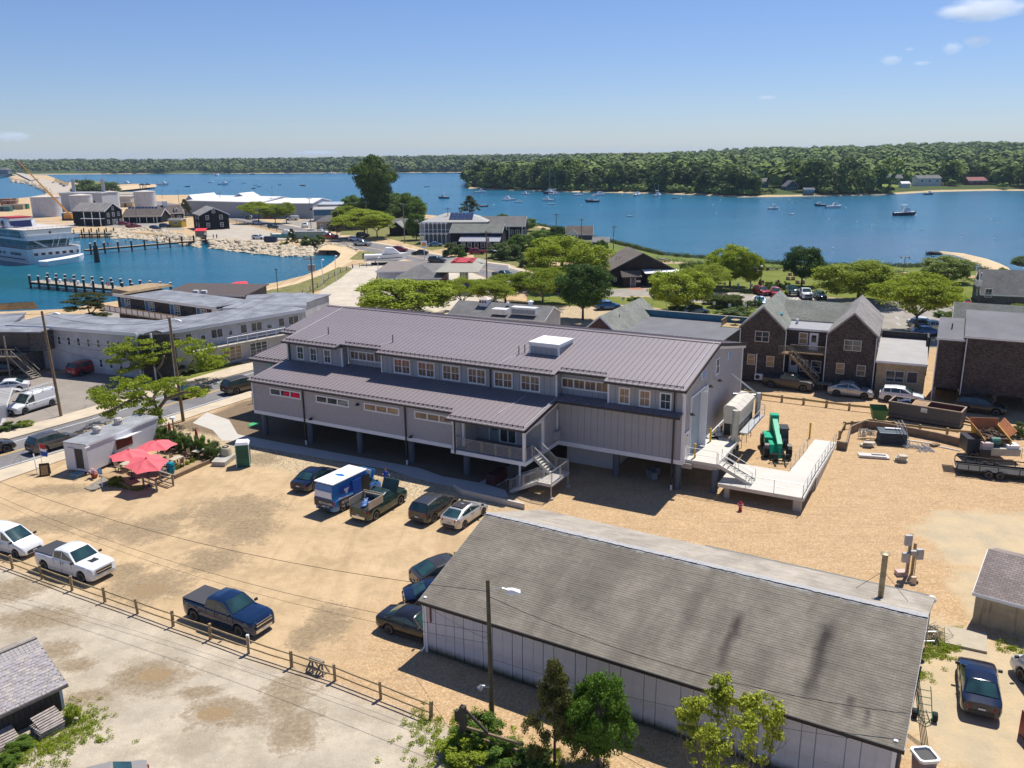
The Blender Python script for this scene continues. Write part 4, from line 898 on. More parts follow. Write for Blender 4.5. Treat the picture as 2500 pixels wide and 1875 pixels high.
for r in rn(nr+1):
 s=r*.165;y=-.28+s*mt.cos(sl_);z=h_-.28*mt.tan(sl_)+s*mt.sin(sl_)+.05
 x=.28-.1*(r%2)
 while x>-3.6 and cnt<296:
  o=link('shingle',rr.choice(shm),shed,(x-.1,y,z+.012));o.rotation_euler=(sl_-.07,0,rr.un(-.02,.02));x-=.205;cnt+=1
m=MB()
for r in rn(nr+1):
 s=r*.165;y=-.28+s*mt.cos(sl_);z=h_-.28*mt.tan(sl_)+s*mt.sin(sl_)+.05
 x=-3.45
 while x>-L_-.2:
  w=rr.un(.08,.1);T=Mx.Translation((x,y,z+.012))@Mx.Rotation(sl_-.07,4,'X');m.box(-w,w,0,.27,0,.025,T);x-=.2
 if r>15:
  x=.2
  while x>-3.5:T=Mx.Translation((x,y,z+.012))@Mx.Rotation(sl_-.07,4,'X');m.box(-.093,.093,0,.27,0,.025,T);x-=.2
o=m.bd('roof_shingles',shm[0].materials[0],shed);o['kind']='stuff'
MB().box(-L_-.3,.3,D_/2-.09,D_/2+.09,h_+rs_+.06,h_+rs_+.12).bd('ridge_board',Wg,shed)
def pallet(loc,rz,tilt,label):
 t=tg('pallet',label,'pallet',loc,rz);
 for i in rn(7):MB().box(-.6,.6,-.5+i*.15,-.4+i*.15,.1,.12).bd('slat',mat('pallet_wood',(.34,.29,.26),.9,var=.3,scale=5),t)
 for y in(-.45,0,.45):MB().box(-.6,.6,y-.04,y+.04,.02,.1).bd('runner',Mt['pallet_wood'],t)
 t.rotation_euler=(tilt[0],tilt[1],rz);return t
for i in rn(3):
 p=G('T1',270,1450);pallet(p+Vr((.02*i,-.05,.14*i+.05)),rzs+.05*i,(.05,.02*i),'grey wooden pallet by the dark shed wall, %s of its stack of three'%('bottom','middle','topmost')[i])
pallet(G('T1',265,1440)+Vr((.1,0,.5)),rzs+.1,(rad(22),0),'pallet tilted against the dark shed wall above the stack');pallet(G('T1',20,1530)+Vr((0,0,.3)),rzs,(rad(20),0),'lower left pallet leaning near the frame corner beside weeds')
A=G('T4',1310,850);B=G('T4',1602,935);e=(B-A).normalized();rz=yaw(A,B)
t=tg('block_shed','low stained block building with brown shingle roof at the right edge','shed',A,rz)
stn=mat('stained_block_wall',(.40,.33,.22),.9,var=.2,stain=.9,scale=1.5)
gabp(t,0,0,12,7.0,0,2.0,1.3,'x',stn,msh('mauve_brown_roof',(.26,.215,.195),.17,.33,plane='xy',var=.16),.15,.1,Tr)
for i in rn(8):MB().box(-.18,-.05,.3+i*.85,.9+i*.85,2.0+min(i,7-i)*.3,2.12+min(i,7-i)*.3).bd('string_light_board',mat('dark_rake',(.06,.04,.05),.7),t)
t=tg('shingled_house','brown cedar shingled house with twin front gables and outside stair','house',(28.37,100.38,0),rad(-25.13))
r=gabp(t,-.85,0,5.25,13.4,0,6.75,2.5,'y',SBN,RF_GREEN,.12,.14,ALUM)
MB().box(3.0,3.5,3.2,4.6,7.9,8.0).bd('skylight',mat('teal_skylight',(.03,.22,.22),.2),r).rotation_euler=(0,0,0)
gabp(t,9.2,0,5.35,13.6,0,6.7,2.5,'y',SBN,RF_GREYY,.12,.14,ALUM)
gabp(t,3.0,5.6,7.8,8.2,0,6.9,1.75,'x',SBN,RF_GREENX,.05,.14,ALUM)
r=flat_part(t,4.42,2.0,4.76,4.2,0,6.55,SBN,mat('pale_blue_grey_flat_roof',(.27,.27,.29),.7,var=.1),.12,slope=.25)
MB().cb((5.2,4.3,7.0),(.3,.3,.7)).bd('chimney',Tr,r)
wins(t,14.55,13,[('f',1.8,5.15,1.5,1.15,2,(1,2)),('f',.7,2.25,.75,1.15,1,(1,2),WmG),('f',2.95,2.2,.75,1.15,1,(1,2),WmG),('f',11.95,4.95,1.7,1.1,2,(1,2)),('f',10.85,2.1,.75,1.15,1,(1,2),WmG),('f',13.1,2.05,.8,1.15,1,(1,2)),('r',2.5,4.9,1.0,1.3),('r',5,4.9,1.0,1.3),('r',8,4.9,1.0,1.3)],mat('beige_window_trim',(.50,.45,.38),.6))
wins(t,14.55,13,[('f',6.3,4.85,.85,1.25,1,(1,2),WmG),('f',7.5,4.15,.85,2.0,1,'door'),('f',5.4,1.2,.9,1.9,1,'door'),('f',6.6,1.5,.8,1.3,2,(1,2)),('f',8,1.5,1,1.3,1,(1,2))],y0=2.0)
m=MB().box(4.4,9.2,.2,2.0,3.95,4.1);m.box(3.9,5.1,-.9,.2,3.95,4.1);b=m.bd('balcony_floor',Wb,t)
m=MB();m.box(5.1,9.2,.2,.26,4.95,5.02).box(3.9,5.1,-.92,-.86,4.95,5.02)
for i in rn(28):m.box(5.15+i*.145,5.19+i*.145,.21,.25,4.1,4.95)
for i in rn(9):m.box(3.9+i*.14,3.94+i*.14,-.91,-.87,4.1,4.95)
m.bd('railing',Wg,b)
for x in(4.5,9.1):MB().box(x-.07,x+.07,.2,.34,0,3.95).bd('post',Wg,b)
srun(t,(5.2,-.4,4.0),(8.6,-.6,.9),1.0,14,(0,1,0),Wb)
m=MB()
for dy in(-.95,.05):m.s_([(5.1,dy,4.9),(8.6,dy-.1,1.8),(8.6,dy-.1,1.72),(5.1,dy,4.82)],(0,.06,0));[m.cb((5.1+i*.35,dy,4.45-i*.31),(.04,.04,.85))for i in rn(11)]
m.bd('stair_railing',Wg,t);MB().box(8.5,10.2,-1.1,.0,.8,.9).bd('stair_landing',Wg,t)
for x in(-.75,4.55,9.1,14.45):MB().c_y((x,-.1,6.6),(x,-.1,.3),.05,n=6).bd('downspout',Tr,t)
o=MB().box(1.35,2.3,-.75,-.35,.55,1.25).bd('heat_pump',Wt,t);MB().c_y((1.7,-.76,.9),(1.7,-.74,.9),.27,n=14).bd('fan_grille',Bk,o);MB().c_y((1.35,-.1,1.0),(1.35,-.1,3.6),.06,n=6).bd('pipe_cover',Wt,o)
for k in rn(2):o=tag(MB().lt([(.22,0),(.3,.9),(.33,.95),(.1,1.05)],8).bd('wheelie_bin',mat('green_bin_plastic',(.01,.16,.09),.5)),'green wheelie bin against the brown shingled house, %s of two'%('left','right')[k],'bin');o.location=G('Q4',128+k*38,755)
t=tg('cottage','tan shingled cottage with pale flat roof between two brown houses','house',Vr((28.37,100.38,0))+Vr((mt.cos(rad(-25.13)),mt.sin(rad(-25.13)),0))*14.6,rad(-25.13))
flat_part(t,.1,0,5.1,11.5,0,3.9,SH_TAN,FLATL,.12,0,slope=.5)
MB().box(.1,5.6,11.5,11.7,0,5.3).box(5.2,5.4,8.6,11.5,3,5.4).bd('back_parapet',mat('dark_parapet',(.05,.05,.05),.8),t)
wins(t,5.2,11,[('f',2.1,1.75,1.8,1.15,2,(1,1)),('f',3.9,1.75,1.0,1.2,1,(1,1))],mat('beige_window_trim',(.5,.45,.38)))
A=G('Q4',1510,930);rz=rad(-27.5)
t=tg('big_shingled_building','large windowless brown shingled building on piers at the right','house',(46.51,90.54,0),rz)
flat_part(t,0,0,2.6,6.5,1.85,7.3,SBN,FLATG,.15,slope=1.1);flat_part(t,2.62,-.45,12,8.5,1.7,7.8,SBN,FLATG,.15,slope=1.4)
MB().box(2.7,14,8.05,8.2,0,1.6).box(0,2.6,6.2,6.4,0,1.8).bd('back_wall',SBN,t)  # added below the floors to stop sunlight passing underneath and keep ground dark
for x in(.1,3,6,9,12):
 for y in(.3,4):MB().box(x,x+.25,y,y+.25,0,1.86).bd('pier',Wg,t)
for x in(.02,2.75):MB().c_y((x,-.55,7.6),(x,-.55,.3),.05,n=6).bd('downspout',Tr,t)
MB().c_y((1.2,3,7.8),(1.2,3,8.5),.07,n=6).bd('vent_pipe',DKMET,t)
t=tg('grey_gable_building','building with a dark grey shingle roof and blue-black gable behind','house',Vr((G('Q4',1690,290,6).x,G('Q4',1690,290,6).y,0)),rad(-27));
gabp(t,0,0,9.5,5.5,0,5.6,1.9,'x',SGY,RF_GREENX,.2,.12,Tr)
t=tg('tall_grey_building','tall grey shingle roofed building with white balcony at the right edge','house',G('R4',1915,1330,0)+Vr((.5,3,0)),rad(-20))
gabp(t,0,0,14,9,0,1.9,3.9,'x',SGY,RGX,.1,.12,Tr)
m=MB().box(-.9,.0,.2,2.5,3.3,3.4).box(-.9,-.85,.2,2.5,3.4,4.4).box(-.9,0,.2,.25,3.4,4.4).box(-.9,-.8,2.4,2.5,4.4,7.5);m.bd('balcony',Wt,t);wins(t,12,8,[('l',4,1.2,1.2,1.5),('l',1.5,4.0,1.2,1.5),('f',1.2,1.5,1.0,1.4)])
A=G('Q3',1000,225,6.5);B=G('Q3',1310,85,6.5);rz=yaw(A,B)-mt.pi/2
t=tg('green_roof_shop','brick gabled shop with green-grey shingle roof behind the long building','shop',A-Vr((2.6*mt.cos(rz),2.6*mt.sin(rz),6.5)),rz)
gabp(t,0,0,5.2,(B-A).length,0,4.3,2.2,'y',msh('brick_red_shingle',(.16,.09,.07),.16,.25,plane='xz'),RF_GREEN,.15)
MB().c_y((3.6,4.5,5.4),(3.6,4.5,6.2),.05,n=6).cb((3.2,3.5,5.9),(.35,.3,.25)).bd('roof_vent',DKMET,t)
A=G('Q3',1370,335,4.5);B=G('Q3',1905,385,4.5);rz=yaw(G('Q3',1350,180,5.3),G('Q3',2090,240,5.3))
C1=G('Q3',1350,215,4.5);C2=G('Q3',2095,282,4.5)
t=tg('flat_roof_store','flat roofed store with teal-backed parapet behind the long building','shop',(C1 .x,C1 .y,0),rz)
Wd=(C2-C1).length;MB().box(-2,Wd,-17.5,0,0,4.4).bd('wall',SGY,t);MB().box(-2,Wd,-17.5,-.2,4.4,4.5).bd('roof',FLATG,t)
o=MB().box(-.5,Wd+.3,-.2,0,4.5,5.35).bd('parapet',mat('teal_parapet',(.04,.17,.24),.6,var=.15,scale=2),t);MB().box(-.55,Wd+.35,-.27,.05,5.35,5.42).bd('parapet_cap',ALUM,o)
m=MB().box(Wd-2.6,Wd+.2,-3.6,-.6,4.5,4.56);b=m.bd('roof_deck',WOODY,t);m=MB()
for i in rn(14):m.box(Wd-2.6,Wd-2.56,-3.6+i*.22,-3.56+i*.22,4.56,5.4)
m.box(Wd-2.62,Wd-2.52,-3.6,-.6,5.4,5.48);m.bd('railing',WOODY,b)
MB().lt([(.0,.0),(.6,.0),(.6,.05),(0,.05)],16,c=(Wd-1.2,-1.6,5.2)).c_y((Wd-1.2,-1.6,4.56),(Wd-1.2,-1.6,5.2),.05).bd('round_table',WOODY,t)
A=G('R3',20,1460,4.0);
t=tg('rooftop_plant_building','grey roofed building crowded with white rooftop vents and a cupola','shop',G('R3',60,1530,3.6)+Vr((0,0,-3.6)),rad(-24))
gabp(t,-8.5,.6,15.5,7.0,0,3.4,1.4,'x',SWT,RGX,.3)
o=MB().box(1.6,5.6,.9,2.3,3.9,5.0).bd('air_handler',mat('white_duct',(.66,.67,.68),.4),t);MB().box(1.7,5.5,.88,.9,4.05,4.7).bd('grille',mat('pale_grille',(.25,.29,.33),.5,var=.3,scale=6),o)
MB().box(-1.4,1.0,.4,2.0,3.8,4.6).bd('duct',Mt['white_duct'],t);MB().lt([(.35,0),(.35,.7),(.5,.75),(.5,.9),(.1,1.1)],10,c=(3.6,3.8,4.6)).bd('exhaust_fan',Mt['white_duct'],t);MB().lt([(.25,0),(.3,.4),(.12,.6)],8,c=(0,3.4,4.7)).bd('roof_turbine',Mt['white_duct'],t)
o=MB().box(-4.6,-3.2,2.8,4.2,4.4,5.5).bd('cupola',Wt,t);m=MB();m.add([(-4.8,2.6,5.5),(-3.0,2.6,5.5),(-3.0,4.4,5.5),(-4.8,4.4,5.5),(-3.9,3.5,6.0)],[(0,1,4),(1,2,4),(2,3,4),(3,0,4),(3,2,1,0)]);m.bd('cupola_roof',mat('rust_stained_white',(.6,.5,.42),.6,var=.3,scale=4),o)
for dx in(-4.4,-3.95,-3.5):MB().box(dx-.16,dx+.16,2.78,2.8,4.95,5.3).bd('pane',Gls,o)
A=Vr((21.0,179.2,0));B=Vr((36.0,186.2,0));fr=Vr((34.9,180.5,0))-Vr((21.7,178.9,0));rz=rad(6)
t=tg('restaurant','dark brown restaurant with broad shingle gable roof and white awning','restaurant',(21.0,178.9,0),rz)
SDK=msh('dark_brown_shingles',(.05,.037,.035),.17,.22,plane='xz')
gabp(t,0,0,13.6,13,0,3.3,3.4,'y',SDK,RBN,.4,.15,mat('blue_black_trim',(.04,.055,.08),.5))
o=MB().box(7.2,14.2,-2.6,0.0,0,2.7).bd('sun_porch',SDK,t);MB().s_([(6.7,-2.9,2.8),(14.6,-2.9,2.7),(14.6,0,3.15),(6.7,0,3.25)],(0,0,.1)).bd('white_awning',Wt,o)
for i in rn(6):wd(o,(7.9+i*1.1,-2.6,1.0),0,.85,1.3,1,(1,1),.05,mat('blue_black_trim',(0,0,0)))
gabp(t,2.2,-2.2,3.6,2.4,0,2.3,.9,'x',SDK,RBX,.3,.1,mat('blue_black_trim',(0,0,0)))
door(t,(4.3,-2.2,0),0,1.0,2.1,mat('grey_green_door',(.2,.22,.2)));wd(t,(1.0,0,1.0),0,.5,.7);MB().box(5.0,5.9,-2.3,-2.22,1.0,1.4).bd('menu_board',Tr,t)
m=MB()
for x,y in((2.5,6),(3.2,5.6),(5,7.5)):m.c_y((x,y,4.2),(x,y,5.6),.08,n=6)
m.bd('vent_pipe',Gv,t);MB().s_([(13.4,10,4.2),(15.8,10,3.7),(15.8,13.2,3.7),(13.4,13.2,4.2)],(0,0,.12)).bd('side_roof',RBN,t)
A=G('R2',1110,1188);B=G('R2',1330,1190)
t=tg('service_station','white painted service station with flat grey workshop and hipped office roof','service station',(-28.2,178.2,0),rad(-4))
flat_part(t,0,0,8.3,15,0,3.55,SWT,mat('brown_grey_roofing',(.20,.17,.15),.85,var=.1),.2,slope=.3)
hip_part(t,6.0,-6.5,8.3,13.0,0,3.2,1.9,SWT,RGX,.6)
wins(t,8.3,15,[('f',1.6,.0,.9,2.1,1,'door'),('f',3.0,0,.9,2.1,1,'door'),('f',4.6,.9,.9,1.0,1,(1,1))]);wins(t,14.3,15,[('f',9.0,1.3,.9,.7,1,(1,1)),('f',12.3,1.3,.9,.8,1,(1,1)),('f',10.8,0,.9,2.1,1,'door')],y0=-6.5)
MB().box(14.3,14.34,-5.5,4,0,2.8).bd('red_side_panel',mat('dark_red_panel',(.25,.02,.02),.6),t)
m=MB().box(1.6,9,-2.2,-2.1,0,1.1);o=m.bd('yard_fence',Tr,t)
MB().box(-.35,0,.8,1.6,1.0,2.4).bd('red_cabinet',Rp,t);MB().c_y((-1.1,-1.2,0),(-1.1,-1.2,1.0),.35,n=10).bd('yellow_drum',YEL,t)
t=tg('fuel_canopy','grey fuel canopy with a dark red top over the pumps','canopy',G('R2',1830,1190)+Vr((0,1.5,0)),rad(-4))
m=MB().l_f([[(-4.2,-9.5,4.4),(4.2,-9.5,4.4),(4.2,9.5,4.4),(-4.2,9.5,4.4)],[(-4.4,-9.8,4.55),(4.4,-9.8,4.55),(4.4,9.8,4.55),(-4.4,9.8,4.55)],[(-2.6,-2.4,5.3),(2.6,-2.4,5.3),(2.6,7.5,5.3),(-2.6,7.5,5.3)]]);m.bd('roof',mat('canopy_shingle',(.30,.29,.24),.85,var=.1),t)
o=MB().box(-2.3,2.3,-1.6,6.8,5.3,5.5).bd('red_top',Rp,t);m=MB();[m.cb((-1.6+i%2*3.2,-.6+i//2*2.2,5.65),(.7,.9,.3))for i in rn(6)];m.bd('roof_unit',mat('pink_red_unit',(.55,.12,.12),.6),o)
m=MB().box(-.5,.5,-1.2,-.4,0,4.4).box(-.5,.5,5,5.8,0,4.4);m.bd('column',Tr,t)
for y in(-2.4,1.0,3.4):MB().box(-.45,.45,y-.3,y+.3,0,1.9).bd('fuel_pump',mat('pump_white',(.6,.6,.62),.4,var=.2,scale=3),t)
def disc_sign(p,h,label,s=1.5):
 t=tg('pole_sign',label,'sign',p,rad(8));MB().c_y((0,0,0),(0,0,h),.09,n=8).bd('pole',Wt,t)
 o=MB().box(-s/2,s/2,-.12,.12,h,h+s*1.15).bd('sign_box',Wt,t);
 MB().c_y((0,-.125,h+s*.6),(0,-.15,h+s*.6),s*.34,n=20).bd('red_disc',mat('sign_red',(.65,.05,.02),.5),o)
 m=MB();m.c_y((0,-.152,h+s*.6),(0,-.17,h+s*.6),s*.27,n=20);m.box(-s*.12,s*.12,-.17,-.152,h+s*.24,h+s*.36);m.bd('yellow_disc',mat('sign_yellow',(.80,.42,.03),.5),o)
 mm=MB();[mm.s_([(0,-.175,h+s*.36),(mt.cos(a)*s*.24,-.175,h+s*.6+mt.sin(a)*s*.24),(mt.cos(a+.05)*s*.24,-.175,h+s*.6+mt.sin(a+.05)*s*.24)],(0,-.01,0))for a in(.5,.9,1.3,1.75,2.2,2.6)];mm.bd('rib_line',mat('sign_red',(0,0,0)),o)
disc_sign(G('P',895,775)-Vr((0,0,0)),.8,'low white station sign with yellow and red round emblem above the long roof',2.0);disc_sign(G('R2',1508,950),3.2,'tall white roadside station sign with yellow and red round emblem',1.6)
t=tg('veranda_house','two storey blue-grey house with white arched verandas and solar panels','house',(-27.0,272,0),rad(-4))
hip_part(t,0,0,19,12,0,6.7,2.4,SBL,mat('pale_grey_roof',(.36,.35,.33),.8,var=.08),1.0)
for i in rn(6):
 for j in rn(3):MB().s_([(7.6+i*1.25,.6+j*1.5,7.45+j*.6),(8.78+i*1.25,.6+j*1.5,7.45+j*.6),(8.78+i*1.25,1.95+j*1.5,7.99+j*.6),(7.6+i*1.25,1.95+j*1.5,7.99+j*.6)],(0,0,.12)).bd('solar_panel',mat('solar_cell',(.03,.045,.10),.15,var=.2,scale=3),t)
v=MB()
for i in rn(7):
 x=-1.4+i*1.35
 for z0 in(.2,3.5):v.c_y((x,-1.2,z0),(x,-1.2,z0+3.1),.12,n=6);v.box(x-.5,x+.5,-1.25,-1.15,z0+2.7,z0+3.1)
for k in rn(4):
 y=1.4+k*2.4
 for z0 in(.2,3.5):v.c_y((-1.5,y,z0),(-1.5,y,z0+3.1),.12,n=6);v.box(-1.55,-1.45,y-.5,y+.5,z0+2.7,z0+3.1)
v.box(-1.7,8,-1.4,0,3.3,3.45).box(-1.7,0,0,11,3.3,3.45).box(-1.7,8,-1.3,-1.25,4.4,4.5);v.bd('veranda',Tr,t)
wins(t,19,12,[('f',10+i*2.3,4.7,1.1,1.3)for i in rn(4)])
t=tg('dark_shop_house','dark shingled two storey shop with white windows along the road','house',(-17.5,250,0),rad(-8))
gabp(t,0,0,15,9,0,5.4,2.0,'x',SHB,RF_GREENX,.3);r=MB().s_([(3,-3.4,3.0),(15,-3.4,3.0),(15,.05,4.3),(3,.05,4.3)],(0,0,.12)).bd('shed_roof',mat('pale_lead_roof',(.30,.30,.34),.6,var=.1),t)
MB().box(3.2,14.8,-3.1,0,0,3.0).bd('shop_front',SHB,t)
for i in rn(6):wd(t,(4.3+i*1.9,-3.1,1.5),0,1.0,1.2,1,(1,2),.1)
wins(t,15,9,[('f',1.2,1.2,1,1.3)]);MB().box(6,12,-3.2,-3.11,0,1.0).bd('pink_shopfront',mat('pinkish_brick',(.40,.25,.2),.8),t)
t=tg('dark_gable_house','long dark shingled house with white posts beyond the shop','house',G('R3',40,905),rad(-6))
gabp(t,-6,0,15,10,0,5.2,2.6,'x',SHB,RGX,.4);wins(t,9,10,[('f',5+i*1.9,2.6,1.2,1.3,2,(1,2))for i in rn(3)]+[('f',5.5,.3,2,1.2,2,(1,2))])
MB().c_y((4.2,-.6,0),(4.2,-.6,5),.12,n=6).c_y((8.4,-.6,0),(8.4,-.6,5),.12,n=6).bd('post',Tr,t);MB().box(9,11,1,4,1.9,2.0).bd('side_deck',Wb,t)
t=tg('dormer_house','small grey house with white dormer and porch near the water','house',G('R3',600,975),rad(-5))
gabp(t,0,0,13,8,0,2.6,.9,'x',SGY,RGX,.5);gabp(t,1,2.0,7.5,6,2.6,4.6,2.0,'x',SGY,RBX,.3)
r=gabp(t,1.3,.8,3.2,3,2.8,4.6,1.3,'y',Tr,RBN,.2);wins(t,12,8,[('f',2.0,3.3,.8,1.1),('f',3.8,3.3,.8,1.1),('f',2.9,3.3,.5,1.2)],y0=.78);wins(t,8.5,8,[('r',4,3.2,1.2,1.3)])
t=tg('low_shed_house','low dark gabled shed with grey roof behind the pale trees','shed',G('R2',1215,740),rad(-10));gabp(t,0,0,13,9,0,3.2,2.2,'x',SHB,RGX,.3);gabp(t,1,-3,5,6,0,2.8,2.0,'y',SHB,RF_GREYY,.3)
t=tg('roadside_kiosk','tan cottage with hipped grey roof beside the upper road','kiosk',G('R2',600,690),rad(-6));hip_part(t,0,0,9,6.5,0,3.0,2.0,SH_TAN,RGX,.3);wins(t,9,6.5,[('f',2,0,1,2,1,'door'),('f',5,1,2.4,1.2,2,(1,1))])
t=tg('boat_shed','white boat shed with blue end wall by the roadside','shed',G('R2',575,625),rad(8));flat_part(t,0,0,14,8,0,5.0,SWT,FLATL,.3,slope=.6);MB().box(.2,9,-.06,-.01,2.5,4.8).bd('blue_panel',mat('blue_panel',(.03,.14,.28),.5),t)
M0=G('Q1',405,325,6);M1=G('Q1',1210,388,6);M2=G('Q2',620,182,6)
t=tg('motel','long white two storey motel with patched silver flat roofs','motel',(M1 .x,M1 .y,0),0)
def wg_(a,b,dep,h=5.8,w=SWT,z0=0,roof=FLATM):
 e=(b-a);L=mt.hypot(e.x,e.y);ang=mt.atan2(e.y,e.x);T=Mx.Translation((a.x-M1 .x,a.y-M1 .y,0))@Mx.Rotation(ang,4,'Z')
 MB().box(0,L,.35,dep,z0,h,T).bd('wall',w,t);r=MB().box(-.2,L+.2,-.25,dep+.3,h,h+.16,T).bd('roof',roof,t);MB().box(-.22,L+.22,-.3,-.252,h-.28,h+.17,T).bd('fascia',Tr,r);return T,L,ang
T,L,ang=wg_(M0,M1,7.0)
for i in rn(9):
 p=T@Vr((1.2+i*L/9.5,.35,3.5));wd(t,p,ang,.45,1.0,1,(1,2),.06)
 if i>3:p=T@Vr((1.2+i*L/9.5,.35,.9));wd(t,p,ang,.45,1.0,1,(1,2),.06)
T,L,ang=wg_(M1+Vr((2.0,1.0,0)),M2,7.5,5.765)
for i,(w,hh)in en(((1.6,.8),(.8,1.1),(.6,.6),(1.6,1.1),(.5,.6),(.9,1.1),(1.6,1.1),(.7,.5),(.9,1.1),(1.6,1.1))):
 p=T@Vr((1.5+i*L/10.5,.35,3.9));wd(t,p,ang,w,hh,2 if w>1.2 else 1,(1,1),.06)
w_=MB().box(3,L-1,-1.3,.35,2.75,2.95,T).bd('walkway',C2_,t);m=MB()
for z in(3.5,3.95):m.c_y(T@Vr((8,-1.25,z)),T@Vr((L-4,-1.25,z)),.04,n=4)
for i in rn(7):x=8+i*(L-12)/6;m.c_y(T@Vr((x,-1.25,2.9)),T@Vr((x,-1.25,4.0)),.05,n=4)
m.tb([T@Vr((L-4,-1.25,4.0)),T@Vr((L-4,-1.25,0))],.07);m.tb([T@Vr((L-2.5,-1.25,3.0)),T@Vr((L-2.5,-1.25,0))],.05);[m.c_y(T@Vr((L-4,-1.25,.5+k*.5)),T@Vr((L-2.5,-1.25,.5+k*.5)),.03,n=4)for k in rn(5)]
m.bd('railing',Wt,t);wd(t,T@Vr((5,.35,1.0)),ang,1.6,1.1,2,(1,1),.08);wd(t,T@Vr((9.5,.35,.4)),ang,2.6,1.9,3,(1,4),.08,glass=WmG);wd(t,T@Vr((13.5,.35,.3)),ang,2.6,1.9,3,(1,4),.08)
a=M1;d=Vr((mt.cos(rad(-20)),mt.sin(rad(-20)),0))
m=MB().cb((1.2,1.3,2.9),(3.6,3.0,5.75),rad(8));m.bd('entrance_tower',SBN,t);MB().box(-.9,-.7,-.4,-.2,0,6).box(1.0,1.2,-.6,-.4,0,6).box(3.2,3.4,.1,.3,0,6).bd('tower_post',Tr,t)
F0=G('R1',968,1228,5.6);F1=G('R1',1830,1342,5.6)
T,L,ang=wg_(F0,F1,6.5,5.4,SBN);BLUD=mat('blue_motel_door',(.03,.16,.30),.5)
for i in rn(4):
 x=1.1+i*(L-2.5)/3.6;door(t,T@Vr((x+.4,.35,2.9)),ang,.85,2.0,BLUD,False);wd(t,T@Vr((x+1.7,.35,3.5)),ang,1.1,1.2,2,(1,3),.08);MB().box(x+1.2,x+2.2,.0,.3,3.0,3.35,T).bd('bench',Bk,t)
MB().cb(T@Vr((L-.5,.3,3.9)),(1.6,.6,2.6),ang).bd('white_stair_head',Tr,t)
m=MB();m.box(-1,L-4,-1.5,.35,2.7,2.85,T);o=m.bd('walkway',C2_,t);m=MB().box(-1,L-4,-1.55,-1.5,2.9,3.65,T);m.bd('balcony_panel',Tr,o);m=MB();m.box(-1,L-4,-1.62,-1.5,3.65,3.75,T);[m.box(-1+i*1.5,-.9+i*1.5,-1.62,-1.5,2.8,3.65,T)for i in rn(int(L/1.5)-1)];m.bd('balcony_rail',Wb,o)
F2=G('R1',2212,1250,5.6)
wg_(F1+Vr((1.5,-1,0)),Vr((F1 .x+11,F1 .y-3.5,0)),14,5.5)
wg_(M2+Vr((-9,1.5,0)),M2+Vr((-.5,3.5,0)),12,5.72)
m=MB();T2=Mx.Translation((F0 .x-M1 .x,F0 .y-M1 .y,0))@Mx.Rotation(ang,4,'Z');m.l_f([[(-1.6,-.3,4.9),(3.8,-.3,5.75),(3.8,8.5,5.9),(-1.6,7.5,5.9)],[(-.9,.3,6.2),(3.6,.3,6.1),(3.6,8.0,6.3),(-.9,7.2,6.3)]],M=T2);m.bd('mansard_roof',RF_TAN,t)
wg_(G('Q1',-420,330,6),G('Q1',80,300,6),9,5.6);wg_(G('Q1',70,318,5.9),M0,8,5.75)
m=MB();q0=G('Q1',-300,215,5.9)-M1;q1=G('Q1',325,185,5.9)-M1;q2=G('Q1',285,133,6.9)-M1;q3=G('Q1',-300,165,6.9)-M1
m.s_([(q0 .x,q0 .y,5.9),(q1 .x,q1 .y,5.9),(q2 .x,q2 .y,6.9),(q3 .x,q3 .y,6.9)],(0,0,.15));m.bd('tan_hip_roof',RF_TAN,t)
a=G('R1',1385,1205,5.2);b=G('R1',2070,1215,5.2);t2=tg('brown_roof_pavilion','dark brown flat roofed motel block with a bright red end canopy','pavilion',(a.x,a.y-1,0),yaw(a,b))
Lp=(b-a).length;flat_part(t2,0,0,Lp,9,0,4.6,SGY,mat('chocolate_roofing',(.085,.065,.06),.85,var=.1),.4,slope=.5)
MB().cb((5.5,1.2,5.0),(.9,.6,.5)).cb((7,1.2,5.0),(.9,.6,.5)).bd('roof_unit',Wt,t2)
q=[G('R1',*p,5.0)for p in((1835,1178),(2135,1178),(2078,1133),(1985,1140))];m=MB().s_([(p.x,p.y,4.6+.4*(i>1))for i,p in en(q)],(0,0,.12));o=m.bd('red_canopy',mat('bright_red_canvas',(.72,.03,.05),.6,var=.05));tag(o,'flat bright red canopy roof beside the brown motel block','canopy')
for p in q[:2]:MB().c_y((p.x,p.y,0),(p.x,p.y,4.6),.08,n=6).bd('post',Tr,o)
t=tg('timber_balcony_house','weathered timber balcony house with outside stairs at the left edge','house',G('Q1',-120,780),rad(-4))
MB().box(-6,4.4,2.5,8,0,2.9).box(-6,6.4,3.5,8,2.9,5.6).bd('wall',SGY,t);MB().box(-6.3,6.7,2.0,8.3,5.6,5.75).bd('roof',FLATM,t);MB().box(-2,4.2,3.4,3.46,3.2,5.3).bd('blue_black_glazing',mat('blue_black_glazing',(.015,.03,.06),.2),t)
MB().box(-6,4.2,.3,2.5,2.75,2.9).bd('balcony_floor',Wg,t);srun(t,(3.3,1.2,2.9),(6.4,.6,.1),1.3,12,(.2,1,0),Wg)
m=MB()
for i in rn(24):m.box(-6+i*.42,-5.95+i*.42,.3,.36,2.9,3.75)
m.box(-6,4.2,.3,.38,3.75,3.83);[m.box(x,x+.14,.3,.44,0,5.6)for x in(-3,0,3.0)];[m.s_([(3.3,y,3.8),(6.4,y-.5,1.0),(6.4,y-.5,.9),(3.3,y,3.7)],(0,.07,0))for y in(.6,1.85)];m.bd('railing',Wg,t)
t=tg('corner_shop','pale gabled shop with big windows at the left edge of the street','shop',G('Q1',-150,1195),rad(18))
